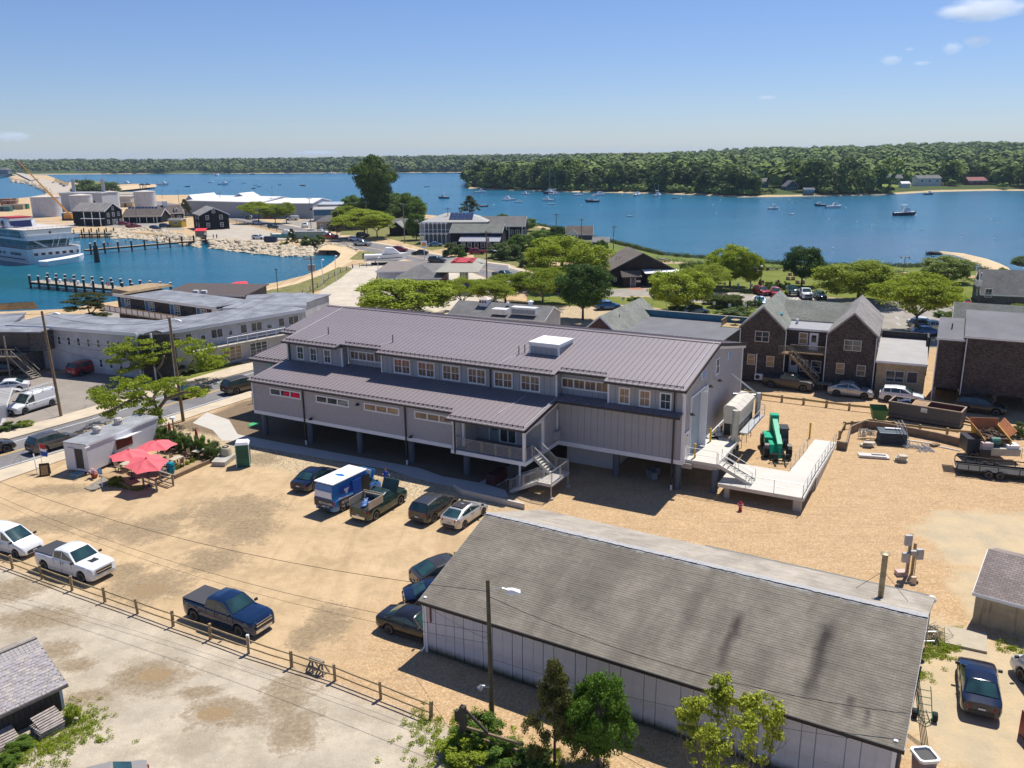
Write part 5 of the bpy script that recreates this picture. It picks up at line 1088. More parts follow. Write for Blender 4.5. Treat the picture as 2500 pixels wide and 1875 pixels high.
MB().box(-4,1.6,0,5,0,2.4).bd('wall',Tr,t);gabp(t,-4.4,-.6,6.8,6,2.4,2.5,.9,'x',Tr,FLATL,.4);[wd(t,(-3+i*1.5,0,.4),0,1.3,1.7,1,(1,1),.06)for i in rn(3)]
TANKM=mat('stained_white_tank',(.50,.52,.56),.6,var=.10,stain=.75,scale=.4)
HANG=mat('pale_blue_hangar_cladding',(.30,.33,.38),.6,var=.05);HANGR=mat('white_hangar_roof',(.72,.70,.67),.5,var=.04)
def hpx_(name,label,cat,v,pa,pb,D,h,rise,axis,w,r,specs=(),ov=.35,group=None,dz=0,trimm=Tr):
 A=G(v,*pa);B=G(v,*pb);t=tg(name,label,cat,A,yaw(A,B),group);W=(B-A).length
 gabp(t,0,0,W,D,0,h,rise,axis,w,r,ov,.25,trimm);wins(t,W,D,specs);return t,W
A=G('S3',520,825);B=G('S3',1040,800);W=(B-A).length
t,W=hpx_('black_house','black gabled waterfront house with five white windows beside the harbour car park','house','S3',(520,825),(1040,800),14,5.6,2.6,'y',SHB,RF_GREYY,())
wins(t,W,14,[('f',W*.26,3.9,1.05,1.5,1,(2,2)),('f',W*.73,3.9,1.05,1.5,1,(2,2)),('f',W*.27,1.0,1.05,1.5,1,(2,2)),('f',W*.74,1.0,1.05,1.5,1,(2,2)),('f',W*.49,6.3,1.0,1.3,1,(2,2)),('l',3,3.9,1.1,1.5),('l',8,3.9,1.1,1.5),('l',3,1.0,1.1,1.5),('l',8,1.0,1.1,1.5)],mat('bright_white_trim',(.8,.8,.8),.5));MB().box(.0,W,-.5,-.02,0,.25).bd('plinth',mat('brick_plinth',(.25,.10,.06),.8),t)
t,W=hpx_('black_house','black gabled house with six white windows behind the red cars','house','S2',(800,825),(1115,790),16,5.9,3.0,'y',SHB,RF_GREYY)
wins(t,W,16,[('f',W*.2,3.6,1.1,1.5),('f',W*.5,3.7,1.1,1.5),('f',W*.8,3.8,1.1,1.5),('f',W*.5,6.3,.9,1.2),('f',W*.18,.8,1.0,1.5),('f',W*.55,.3,2.6,2.0,3,(1,2)),('f',W*.88,.9,1.0,1.3)],mat('bright_white_trim',(.8,.8,.8)))
m=MB().box(-2.6,-.05,0,10,3.0,3.15);[m.box(-2.6,-2.4,y,y+.2,0,5.8)for y in(0,4,8)];m.bd('side_gallery',Tr,t)
t,W=hpx_('black_house','black cottage with two dormers and a red door','house','S2',(1815,735),(2205,715),9,3.2,3.2,'x',SHB,RBX)
wins(t,W,9,[('f',W*.24,.7,1.7,1.2,2,(1,2)),('f',W*.8,.7,1.7,1.2,2,(1,2)),('f',W*.5,0,1.2,2.2,1,'door',Rp)],mat('bright_white_trim',(.8,.8,.8)))
for x in(W*.2,W*.72):
 r=gabp(t,x-.8,.6,1.6,3,3.3,5.0,.7,'y',Tr,RBN,.15);wd(t,(x,.6,3.9),0,.8,1.0)
MB().cb((W*.33,4.5,7.2),(1.8,1.8,2.4)).bd('chimney',Wt,t)
t,W=hpx_('arcade_building','long low dark building with a grey roof on white posts joining two black houses','building','S2',(1120,770),(1800,765),9,2.9,2.6,'x',SHB,RBX)
MB().s_([(0,-2.2,2.5),(W,-2.2,2.5),(W,0,3.0),(0,0,3.0)],(0,0,.15)).bd('porch_roof',RBX,t);m=MB();[m.box(x,x+.22,-2.1,-1.9,0,2.5)for x in(1,3.5,8,11,14,W-1)];m.bd('post',Tr,t)
for i in rn(9):MB().s_([(.5+i*1.45,4.2,5.4),(1.8+i*1.45,4.2,5.4),(1.8+i*1.45,5.3,6.5),(.5+i*1.45,5.3,6.5)],(0,0,.06)).bd('solar_panel',mat('solar_cell',(0,0,0)),t)
t,W=hpx_('grey_balcony_house','small grey shingled house with balcony left of the black houses','house','S2',(330,770),(560,770),8,5.6,1.2,'x',SGY,RGX,[('f',2,3.4,1,1.2),('f',4,3.4,1,1.2)])
t,W=hpx_('yellow_hut','mustard yellow flat roofed hut with dark windows','hut','S2',(1940,850),(2170,850),4,2.9,.5,'x',mat('mustard_paint',(.42,.30,.03),.7),RGX,[('f',2.8,1.3,1.6,.8,3,(1,1))],.2)
def hg_(v,pa,pb,D,h,rise,label,axis='x',roof=HANGR,w=HANG,specs=()):
 t,W=hpx_('hangar',label,'hangar',v,pa,pb,D,h,rise,axis,w,roof,specs,.2,None);return t,W
hg_('R2',(-500,575),(140,600),26,7.0,2.0,'long white roofed hangar left part behind the car park trees')
t,W=hg_('R2',(60,600),(570,600),26,6.6,1.6,'long white roofed boat hangar with blue-grey wall, right part by the bay',specs=[('f',28,3.6,1.6,1.0,1,(1,1))])
t,W=hg_('R2',(420,590),(860,590),15,5.6,.8,'blue-grey two storey workshop with small windows behind the white van',roof=mat('pale_blue_roof',(.36,.40,.45),.6,var=.1));wins(t,W,15,[('f',4+i*7,3.4,2.2,1.5,2,(1,1))for i in rn(4)]+[('f',4,.6,2,1.4,2,(1,1))])
t,W=hg_('S3',(1100,560),(1380,560),16,8.0,2.2,'tall blue-grey gabled hangar with big sliding doors','y');MB().box(1.5,W-1,-.1,-.01,0,7.3).bd('hangar_door',mat('pale_door',(.33,.36,.42),.5,var=.03),t)
t,W=hg_('S3',(860,560),(1100,560),12,5.0,3.6,'tan roofed wing between the hangars',roof=mat('tan_metal_roof',(.36,.32,.27),.7))
t,W=hg_('S3',(240,560),(450,560),26,6.2,3.3,'blue-grey gabled hangar behind the black house','y');MB().box(2,W-3,-.1,-.01,0,5.0).bd('hangar_door',mat('pale_door',(0,0,0)),t)
t,W=hpx_('power_shed','big white industrial shed with twin steel chimneys','building','S2',(0,560),(760,560),14,9.4,.3,'x',mat('white_cladding',(.42,.45,.50),.6,var=.05),mat('grey_roof',(.30,.30,.32),.7))
for x in(W*.2,W*.9):MB().c_y((x,6,9.4),(x,6,16.5),.9,n=12).bd('chimney',Gv,t,smooth=40)
wd(t,(W*.74,0,3.0),0,5,2.6,3,(1,1),.1)
t,W=hpx_('long_white_shed','low cream shed behind the storage tanks','shed','S2',(930,425),(1250,425),10,4.4,.6,'x',mat('cream_cladding',(.50,.47,.42),.6),mat('tan_flat',(.40,.36,.28),.8))
t,W=hpx_('tan_roof_shed','brown roofed shed beside the bushy spit','shed','S2',(830,330),(1250,330),12,3,1,'x',mat('cream_cladding',(0,0,0)),mat('tan_flat',(.3,.26,.2)))
for i,(v,x,y,xr,H,lab)in en((('R1',345,590,452,9.4,'wide white storage tank at the far left'),('R1',655,560,738,9.0,'white storage tank behind the grey balcony house'),('R1',910,520,975,9.0,'white storage tank partly behind the black house roof'),('R1',1200,530,1280,9.6,'rust streaked white storage tank with dark stained side'))):
 c=G(v,x,y);r=(G(v,xr,y)-c).length;c+=Vr((0,r,0));t=tg('storage_tank',lab,'tank',c,0,'storage tanks in the harbour yard')
 MB().c_y((0,0,0),(0,0,H),r,n=28).bd('shell',TANKM,t,smooth=40);MB().lt([(r*1.02,H-.25),(r*1.02,H+.05),(.1,H+.7)],28).bd('roof',mat('tank_roof',(.55,.50,.45),.6,var=.2,scale=.6),t,smooth=40);m=MB();m.s_([(r+.1,-.4,0),(r+.1,.4,0),(r*.4,-r*.95,H),(r*.35,-r*.95,H)],(0,-.1,0));m.bd('stair',Gv,t)
p=G('R1',590,615);t=tg('crane','orange lattice boom crane leaning over the harbour yard','crane',p);tp=Vr((-30,20,0));ORG=mat('orange_paint',(.62,.28,.04),.5)
hz=26;m=MB();a=Vr((0,0,3));b=Vr((G('R1',403,250,hz).x-p.x,G('R1',403,250,hz).y-p.y,0));b=Vr((b.x*.0-21.5,4,hz));m.c_y(a,b,.55,.25,n=4);m.bd('boom',ORG,t);MB().cb((0,0,1.6),(3.5,3,2.4)).bd('cab',ORG,t);MB().cb((0,0,.4),(5,4,.8)).bd('crawler',Bk,t)
rr=random.Random(21)
CTN=[mat('container_%s'%n,c,.6,var=.15)for n,c in(('teal',(.05,.15,.15)),('rust',(.25,.10,.05)),('blue',(.04,.10,.25)),('tan',(.36,.30,.2)),('green',(.02,.16,.09)))]
for i,(x,y,w,k,lab)in en(((20,540,9,0,'teal site container stacked near the far left tank'),(110,525,11,3,'tan container by the far left tank'),(70,490,9,1,'rust red container behind the ship'),(170,520,8,4,'dark container on the yard edge'),(470,570,5,4,'green machinery hopper under the crane boom'),(640,605,12,2,'long low grey-blue barge shed beside the crane'),(20,470,10,1,'brown heap container at the far left shore'),(90,465,8,3,'pale container at the far left shore'),(1060,505,8,3,'tan tank shed between the tanks'))):
 p=G('R1',x,y);t=tg('container',lab,'container',p,rr.un(-.2,.2));MB().box(-w/2,w/2,0,2.6,0,2.7).bd('body',CTN[k],t);MB().box(-w/2-.05,w/2+.05,-.05,2.65,2.7,2.8).bd('lid',ALUM,t);MB().box(-.6,.6,-.06,-.01,.1,2.2).bd('door',Bk,t)
def rrp(name,label,poly_top,poly_bot,n,r0,seed):
 rr=random.Random(seed);m=MB();L=list(zip(poly_top,poly_bot))
 for i in rn(n):
  s=rr.random()*(len(L)-1);k=int(s);f=s-k;a=L[k][0].lerp(L[k+1][0],f);b=L[k][1].lerp(L[k+1][1],f);q=rr.random();p=a.lerp(b,q)
  m.ico((p.x,p.y,.25-q*1.9),r0*rr.un(.6,1.3),1,(rr.un(.8,1.5),rr.un(.8,1.4),rr.un(.5,.8)),.16,rr)
 o=m.bd(name,STONE,None,False,fix=False);o['kind']='stuff';return o
rrp('riprap_stones','',ql('S2',[(900,920),(1150,890),(1500,880),(1900,930),(2212,990)])+ql('S3',[(200,960),(480,985)]),ql('S2',[(900,985),(1150,975),(1500,1000),(1900,1050),(2212,1090)])+ql('S3',[(250,1010),(480,1060)]),620,.95,3)
rrp('riprap_stones','',ql('S3',[(690,1015),(1000,1000),(1500,1060),(1900,1095),(2212,1110)])+ql('R2',[(300,840),(480,850),(560,850)]),ql('S3',[(680,1070),(1000,1110),(1500,1180),(1900,1200),(2212,1200)])+ql('R2',[(300,880),(480,878),(560,872)]),760,.85,5)
rrp('riprap_stones','',ql('R2',[(560,838),(700,812),(860,830),(950,870)]),ql('R2',[(600,868),(720,860),(820,885),(860,930)]),360,.45,8)
def dock(label,a,b,w,z,piles,pile_h,deckm,both=True,rail=False,cap=True):
 a=Vr(a);b=Vr(b);L=(b-a).length;t=tg('dock',label,'dock',(a.x,a.y,0),yaw(a,b))
 npk=int(L/.6)
 for i in rn(min(npk,120)):link('plank',WC.setdefault(('pl',w,deckm.name,L/min(npk,120)),MB().box(0,L/min(npk,120)-.04,-w/2,w/2,z-.12,z).mesh('plank',deckm)),t,(i*L/min(npk,120),0,0))
 MB().box(0,L,-w/2+.1,-w/2+.35,z-.5,z-.13).box(0,L,w/2-.35,w/2-.1,z-.5,z-.13).bd('beam',Wd0,t)
 pm=MB().c_y((0,0,-3),(0,0,z+pile_h),.24,n=9).mesh('piling',Wd0,40);cm=MB().c_y((0,0,z+pile_h),(0,0,z+pile_h+.12),.29,n=9).mesh('piling_cap',Wt)
 for i in rn(piles):
  for s in((-1,1)if both else(-1,)):
   o=link('piling',pm,t,((i+.3+(.25 if s>0 else 0))*L/piles,s*(w/2+.2),0))
   if cap:link('piling_cap',cm,o)
 if rail:
  m=MB()
  for s in(-1,1):m.c_y((0,s*w/2,z+1.0),(L,s*w/2,z+1.0),.04,n=4)
  m.bd('rope_rail',Wb,t)
 return t
near_dock=dock('wide timber dock with white capped pilings beyond the motel',G('R1',300,1128,-.2),G('R1',1420,1222,-.2),3.6,-.1,14,1.5,mat('pale_dock_planks',(.36,.31,.24),.9,var=.2,scale=2))
for i,(x,c)in en(((5,Wt),(8.5,Wt),(12,Rp),(14.5,Wt),(19,Wt),(24,Rp))):
 if c is Rp:
  o=MB();[o.c_y((.38*mt.cos(k*.6283),0,.38*mt.sin(k*.6283)),(.38*mt.cos((k+1)*.6283),0,.38*mt.sin((k+1)*.6283)),.09,n=5)for k in rn(10)];o=o.bd('life_ring',Rp);nm='red life ring hung on the wide dock, %s'%('nearer its sea end' if x<20 else 'nearer the land');tag(o,nm,'life ring')
 else:o=tag(MB().lt([(.3,0),(.34,.7),(.3,.75),(.1,.85)],8).bd('dock_box',c),'white tub standing on the wide timber dock','tub','white tubs on the dock')
 q=near_dock.matrix_world;o.location=near_dock.location+Vr((mt.cos(near_dock.rotation_euler[2])*x,mt.sin(near_dock.rotation_euler[2])*x,.6 if c is Rp else-.1));o.rotation_euler=(0,0,near_dock.rotation_euler[2])
far_dock=dock('narrow timber pier on pilings between the ship and the rock bank',G('R1',715,862,.1),G('R1',1790,772,.1),1.8,.1,10,1.7,mat('tan_pier_planks',(.40,.30,.20),.9,var=.15),rail=True)
t=dock('timber landing stage below the black house',G('R1',640,725,0),G('R1',960,720,0),7,.1,5,1.5,Wg,cap=False)
t=tg('mooring_dolphin','cluster of dark pilings with white cap standing in the water by the ship','mooring post',G('R1',822,970,-1.5)+Vr((0,0,1.5)));[MB().c_y((.55*mt.cos(k*1.26),.55*mt.sin(k*1.26),-3),(.3*mt.cos(k*1.26),.3*mt.sin(k*1.26),3.2),.33,n=7).bd('piling',Wd0,t)for k in rn(5)];MB().c_y((0,0,-2),(0,0,4.3),.3,n=8).bd('piling',Wd0,t);MB().c_y((0,0,4.3),(0,0,4.5),.36,n=8).bd('piling_cap',Wt,t)
m=MB().s_([(0,0,2.3),(3.8,0,2.3),(3.8,3,3.0),(0,3,3.0)],(0,0,.15));t=tg('red_awning_hut','small hut with bright red roof at the pier head','hut',G('R1',1640,765),0);m.bd('roof',Mt['bright_red_canvas'],t);MB().box(.3,3.6,.4,2.6,0,2.25).bd('wall',Wg,t)
sp=G('R1',255,992,-1.5);st_=G('R1',722,945,-1.5);a_=yaw(sp,st_)
ship=tg('cruise_ship','white multi deck cruise ship moored stern first at the left edge','ship',(sp.x,sp.y,0),a_)
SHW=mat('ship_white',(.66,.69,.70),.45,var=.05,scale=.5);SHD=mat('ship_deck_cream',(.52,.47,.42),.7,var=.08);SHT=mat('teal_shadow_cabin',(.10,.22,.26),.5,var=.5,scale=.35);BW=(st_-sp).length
def hull(y0,y1,z0,z1,x0,x1,name,m_,taper=1.2,bow=14):
 rings=[]
 for z,k in((z0,.92),(z1,1.0)):
  xc=(x0+x1)/2;hw=(x1-x0)/2*k
  rings.append([(xc-hw+taper,y0,z),(xc+hw-taper,y0,z),(xc+hw,y0+taper,z),(xc+hw,y1-bow,z),(xc,y1,z),(xc-hw,y1-bow,z),(xc-hw,y0+taper,z)])
 return MB().l_f(rings).bd(name,m_,ship)
X1=BW-.3
hull(0,62,-2.2,2.6,0,X1,'hull',SHW);MB().box(-.05,.02,2.5,45,-.35,-.05).bd('waterline_stripe',mat('navy_stripe',(.02,.05,.12),.4),ship)
hull(.6,58,2.6,2.75,.2,X1-.2,'deck',SHD)
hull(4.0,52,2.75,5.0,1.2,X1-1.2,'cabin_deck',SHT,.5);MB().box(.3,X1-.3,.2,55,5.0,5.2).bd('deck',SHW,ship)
MB().box(.35,X1-.35,.25,.35,5.2,6.0).box(.3,.4,.25,50,5.2,5.6).box(X1-.4,X1-.3,.25,50,5.2,5.6).bd('bulwark',SHW,ship)
hull(3.0,50,5.2,7.7,.8,X1-.8,'cabin_deck',SHW,.4);MB().box(.3,X1-.3,1.8,52,7.7,7.9).bd('sun_deck',SHD,ship)
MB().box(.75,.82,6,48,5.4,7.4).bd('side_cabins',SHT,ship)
m=MB()
for z in(8.4,8.8):m.tb([(.4,50,z),(.4,1.9,z),(X1-.4,1.9,z),(X1-.4,50,z)],.03,4)
for z in(6.3,6.6):m.tb([(.4,50,z),(.4,.3,z),(X1-.4,.3,z),(X1-.4,50,z)],.03,4)
for z in(3.1,3.6):m.tb([(.4,50,z),(.4,.7,z),(X1-.4,.7,z),(X1-.4,50,z)],.03,4)
for i in rn(12):x=.4+i*(X1-.8)/11;m.c_y((x,1.9,7.9),(x,1.9,8.8),.03,n=4);m.c_y((x,.7,2.75),(x,.7,3.6),.03,n=4)
m.bd('railing',Wt,ship)
NAVY=mat('navy_blue_funnel',(.015,.035,.17),.5,var=.05)
fx=MB().box(X1*.15,X1*.52,14,20,8,9.9).bd('funnel',NAVY,ship);MB().box(X1*.12,X1*.56,13.4,21,9.9,10.5).bd('funnel_cowl',Wt,fx);MB().box(X1*.14,X1*.54,13.6,20.5,10.5,10.9).bd('red_funnel_top',Rp,fx)
for x in(X1*.1,X1*.54):MB().s_([(x,13.8,7.9),(x+1.4,13.8,7.9),(x+1.0,14.5,10.0),(x,14.5,10.0)],(0,2,0)).bd('white_vent',Wt,ship)
MB().box(-.0,X1*.4,24,40,7.9,9.5).bd('wheelhouse',SHD,ship);MB().box(-.5,X1*.55,23,42,9.5,9.7).bd('canopy',Wt,ship)
wm=MB().box(-.55,.55,-.03,.02,-.38,.38).mesh('stern_window',mat('brown_window',(.09,.05,.04),.15));fm=MB().box(-.65,.65,-.02,.01,-.48,.48).mesh('window_frame',Tr)
for i in rn(8):
 sc=1 if i<6 else .5;o=link('window',fm,ship,(2.0+i*1.95 if i<6 else 1.4+i*1.75,-.03,1.2));o.scale=(sc,1,1);link('pane',wm,o)
for y in[5+i*1.3 for i in rn(5)]+[15,17.5]+[21+i*1.3 for i in rn(4)]:MB().box(-.12,-.02,y,y+.8,.8,1.5).bd('window',mat('blue_black_window',(.01,.04,.10),.15),ship)
for x,z in((X1*.5,6.3),(X1*.52,3.6)):MB().box(x,x+.6,2.9,2.98,z,z+.8).bd('door',mat('brown_window',(0,0,0)),ship)
m=MB();[m.s_([(X1*k,3.0,5.0),(X1*k+1,3.0,5.0),(X1*k+4,1.0,2.8),(X1*k+3,1.0,2.8)],(0,.1,0))for k in(.15,)];[m.tb([(X1*k,.8,2.7),(X1*k+.5,-.8,5.8)],.08,4)for k in(.45,.55,.7,.8)];m.bd('davit',Wt,ship)
def motor_boat(L,hullc,label,cabin=True,top=False,group=None,cat='motorboat',name='motorboat'):
 t=tg(name,label,cat,(0,0,0),0,group);rings=[]
 for x,w,zk,zg in((-.5,.30,-.02,.13),(-.48,.36,-.06,.15),(0,.40,-.08,.15),(.25,.34,-.07,.17),(.4,.2,-.03,.19),(.5,.02,.1,.21)):
  W_=w*.34*L/.40*.40;W_=w*L*.36;rings.append([(x*L,-W_,zg*L*.62),(x*L,-W_*.75,zk*L*.6),(x*L,0,zk*L*.9),(x*L,W_*.75,zk*L*.6),(x*L,W_,zg*L*.62)])
 m=MB().l_f(rings,close=False).add(rings[0],[(4,3,2,1,0)]);o=m.bd('hull',hullc,t)
 d=MB().l_f([[(r[0][0],r[0][1]*.96,r[0][2]-.03),(r[4][0],r[4][1]*.96,r[4][2]-.03)]for r in rings],close=False);d.bd('deck',Wt,t,fix=False)
 z=.10*L
 if cabin:
  MB().l_f([[(-.1*L,-.10*L,z),(-.1*L,.10*L,z),(.3*L,.07*L,z+.02*L),(.3*L,-.07*L,z+.02*L)],[(-.06,-.09*L,z+.14*L),(-.06,.09*L,z+.14*L),(.16*L,.06*L,z+.13*L),(.16*L,-.06*L,z+.13*L)]]).bd('cabin',Wt,t)
  MB().l_f([[(.165*L,-.052*L,z+.03*L),(.165*L,.052*L,z+.03*L),(.2*L,.05*L,z+.03*L),(.2*L,-.05*L,z+.03*L)],[(.01*L,-.075*L,z+.11*L),(.01*L,.075*L,z+.11*L),(.06*L,.07*L,z+.11*L),(.06*L,-.07*L,z+.11*L)]]).bd('windscreen',Gls,t)
 if top:
  m=MB().box(-.18*L,.08*L,-.085*L,.085*L,z+.21*L,z+.225*L);o2=m.bd('hard_top',Wt,t);q=MB();[q.c_y((x*L,y*L,z*.8),(x*L,y*L,z+.21*L),.012*L,n=4)for x in(-.16,.06)for y in(-.07,.07)];q.bd('post',Gv,o2)
 (MB().box(-.53*L,-.49*L,-.025*L,.025*L,0,.12*L).bd('outboard',Bk,t)if name!='launch' else None);return t
HB=dict(w=mat('white_hull',(.75,.76,.77),.35,var=.03),n=mat('navy_hull',(.015,.03,.08),.25,var=.05),t=mat('teal_hull',(.05,.25,.27),.4),r=mat('red_hull',(.3,.03,.03),.4),c=mat('cream_hull',(.6,.58,.5),.4))
lb=motor_boat(8.5,HB['w'],'white open launch lying across the stern of the cruise ship',False,False,None,'launch','launch')
pA=G('S1',1080,1375,-1.5);pB=G('S1',1980,1235,-1.5);lb.location=(pA.lerp(pB,.5).x-.5,pA.lerp(pB,.5).y-1.2,-1.35);lb.rotation_euler=(0,0,yaw(pA,pB));lb.scale=((pB-pA).length/8.5,)*3
b=motor_boat(11.5,HB['w'],'large white cabin cruiser hauled out beside the service station',True,False);p=G('R2',1190,985);b.location=p+Vr((0,0,1.5));b.rotation_euler=(0,0,rad(8))
MB().box(-4,4,-.4,.4,-1.6,-1.0).box(-3,-2.8,-1.2,1.2,-1.6,-.4).box(2,2.2,-1,1,-1.6,-.4).bd('cradle',Bk,b);MB().l_f([[(x,y,.15+.04*x)for y in(-2.2+abs(x)*.1,)]+[(x,y,.35+.04*x)for y in(-2.2+abs(x)*.1,)]for x in(-5,0,4)],close=False).bd('navy_stripe',HB['n'],b,fix=False)
b=motor_boat(9,HB['t'],'sailboat with teal bottom and white deck stored by the harbour car park',True,False,None,'sailboat','sailboat');b.location=G('S3',2030,1000)+Vr((0,0,1.2));b.rotation_euler=(0,0,rad(-5))
m=MB().box(-2,2,-1,1,0,1.9);tag(m.bd('dark_blue_dumpster',mat('dark_blue_steel',(.01,.025,.08),.5)),'dark blue dumpster on the harbour car park edge','dumpster').location=G('S3',1780,1040)
t=tg('white_box_trailer','long pale boat shed roof beside the sailboat','trailer',G('R2',530,770),rad(-2));MB().box(-5,5,0,2.6,0,2.3).bd('body',mat('teal_grey',(.2,.3,.3),.6),t);MB().box(-5.2,5.2,-.2,2.8,2.3,2.45).bd('roof',FLATL,t)
def interp(pts,x):
 if x<=pts[0][0]:return pts[0][1]
 for(a,b),(c,d)in zip(pts[:-1],pts[1:]):
  if x<=c:return b+(d-b)*(x-a)/(c-a)if c>a else d
 return pts[-1][1]
SPEC={'sedan':dict(L=4.75,W=1.84,wb=2.75,R=.335,z=[(-2.37,.62),(-2.33,.93),(-1.75,1.0),(-.2,.93),(.85,.96),(1.6,.86),(2.15,.72),(2.33,.58),(2.37,.45)],gh=[(-1.78,.99),(-.95,1.40),(-.2,1.46),(.25,1.43),(1.0,.94)],sw=[(-1.35,-.32),(-.26,.72)]),'hatch':dict(L=4.5,W=1.75,wb=2.7,R=.33,z=[(-2.25,.62),(-2.22,1.0),(-1.9,1.08),(.95,.98),(1.6,.86),(2.05,.7),(2.22,.5),(2.25,.42)],gh=[(-2.12,1.06),(-1.2,1.40),(-.3,1.49),(.2,1.46),(1.2,.95)],sw=[(-1.45,-.35),(-.29,.85)]),'suv':dict(L=4.65,W=1.9,wb=2.75,R=.37,z=[(-2.32,.66),(-2.3,1.02),(-2.1,1.1),(.95,1.08),(1.7,1.0),(2.15,.85),(2.3,.6),(2.32,.5)],gh=[(-2.2,1.08),(-1.85,1.62),(-.6,1.72),(.2,1.68),(1.12,1.07)],sw=[(-1.85,-1.2),(-1.13,-.25),(-.19,.8)]),'coupe_suv':dict(L=4.9,W=2.0,wb=2.95,R=.38,z=[(-2.45,.66),(-2.42,1.08),(-2.1,1.16),(.95,1.08),(1.7,1.0),(2.25,.85),(2.42,.6),(2.45,.5)],gh=[(-2.2,1.15),(-1.1,1.58),(-.3,1.69),(.25,1.66),(1.2,1.07)],sw=[(-1.5,-.3),(-.24,.85)]),'pickup':dict(L=5.85,W=2.02,wb=3.72,R=.40,z=[(-2.92,.70),(-2.9,1.28),(-.93,1.28),(-.9,1.26),(1.35,1.25),(2.3,1.22),(2.72,1.15),(2.86,1.02),(2.92,.62)],gh=[(-.93,1.25),(-.78,1.80),(-.1,1.90),(.6,1.86),(1.38,1.23)],sw=[(-.75,-.05),(.02,1.02)],bed=1),'old_pickup':dict(L=5.4,W=1.9,wb=3.25,R=.38,z=[(-2.7,.66),(-2.68,1.14),(-.6,1.14),(-.55,1.12),(1.2,1.12),(2.1,1.07),(2.5,1.0),(2.64,.9),(2.7,.5)],gh=[(-.7,1.12),(-.6,1.60),(0,1.70),(.55,1.67),(1.25,1.11)],sw=[(-.55,.02),(.08,.95)],bed=2),'van':dict(L=5.95,W=2.06,wb=3.7,R=.37,z=[(-2.97,.66),(-2.95,1.2),(1.6,1.2),(2.3,1.12),(2.8,.92),(2.95,.65),(2.97,.5)],gh=[(-2.95,1.18),(-2.86,2.42),(-1,2.56),(1.1,2.48),(2.3,1.12)],sw=[(1.05,1.75)],tum=.1,rwin=0),'cargo_van':dict(L=5.6,W=2.0,wb=3.4,R=.37,z=[(-2.8,.66),(-2.78,1.15),(1.5,1.1),(2.2,1.04),(2.65,.9),(2.78,.65),(2.8,.5)],gh=[(-2.78,1.12),(-2.7,1.98),(-1,2.08),(.75,2.02),(1.55,1.08)],sw=[(.35,1.15)],tum=.12,rwin=0),'mini_van':dict(L=4.73,W=1.78,wb=2.92,R=.33,z=[(-2.36,.62),(-2.34,1.1),(1.1,1.12),(1.7,1.02),(2.15,.85),(2.34,.6),(2.36,.45)],gh=[(-2.34,1.08),(-2.25,1.78),(-.8,1.87),(.35,1.80),(1.45,1.08)],sw=[(.2,.95)],tum=.12,rwin=0),}
LAMPR=mat('tail_lamp_red',(.40,.01,.01),.2,var=0);LAMPW=mat('head_lamp',(.55,.57,.6),.1,.2,var=0);PLATE=mat('plate',(.6,.6,.62),.5,var=0);ALLOY=mat('alloy_wheel',(.42,.42,.43),.35,.5,var=0);CHROME=mat('chrome',(.6,.6,.62),.12,1,var=0);CPL=mat('grey_bumper_plastic',(.035,.035,.037),.6,var=0)
WHL={}
def whm(R):
 if R not in WHL:
  a=MB().lt([(R*.6,-.11),(R*.93,-.11),(R,-.07),(R,.07),(R*.93,.11),(R*.6,.11)],18,Mx.Rotation(mt.pi/2,4,'X')).mesh('tyre',RUBBER,30)
  b=MB();M=Mx.Rotation(mt.pi/2,4,'X');b.lt([(.02,.07),(R*.55,.06),(R*.62,.112),(R*.66,.112),(R*.66,-.1),(R*.3,-.02),(.02,-.02)],18,M)
  for k in rn(5):a_=k*1.2566;T=M@Mx.Rotation(a_,4,'Z');b.box(R*.1,R*.62,-.055,.055,.06,.108,T)
  WHL[R]=(a,b.mesh('rim',ALLOY),MB().lt([(.02,.066),(R*.54,.07)],14,M).mesh('rim_gap',Bk))
 return WHL[R]
PAINT={}
def pt0(n,c,rough=.22,metal=.15,coat=.8):
 if n not in PAINT:
  t=NT('car_paint_'+n);t.set(rough,metal,.5);t.b.inputs['Coat Weight'].default_value=coat*.7;t.b.inputs['Coat Roughness'].default_value=.04
  co=t.co();z=t.sep(co)[2];dust=t.mt('MULTIPLY',t.ramp(z,[(.2,.07),(.9,.01)]),t.ramp(t.nz(co,2.5,4,.6),[(.3,.3),(.7,1)]))
  t.col(t.mix(dust,c,(.35,.28,.19)));PAINT[n]=t.m
 return PAINT[n]
PROTO={}
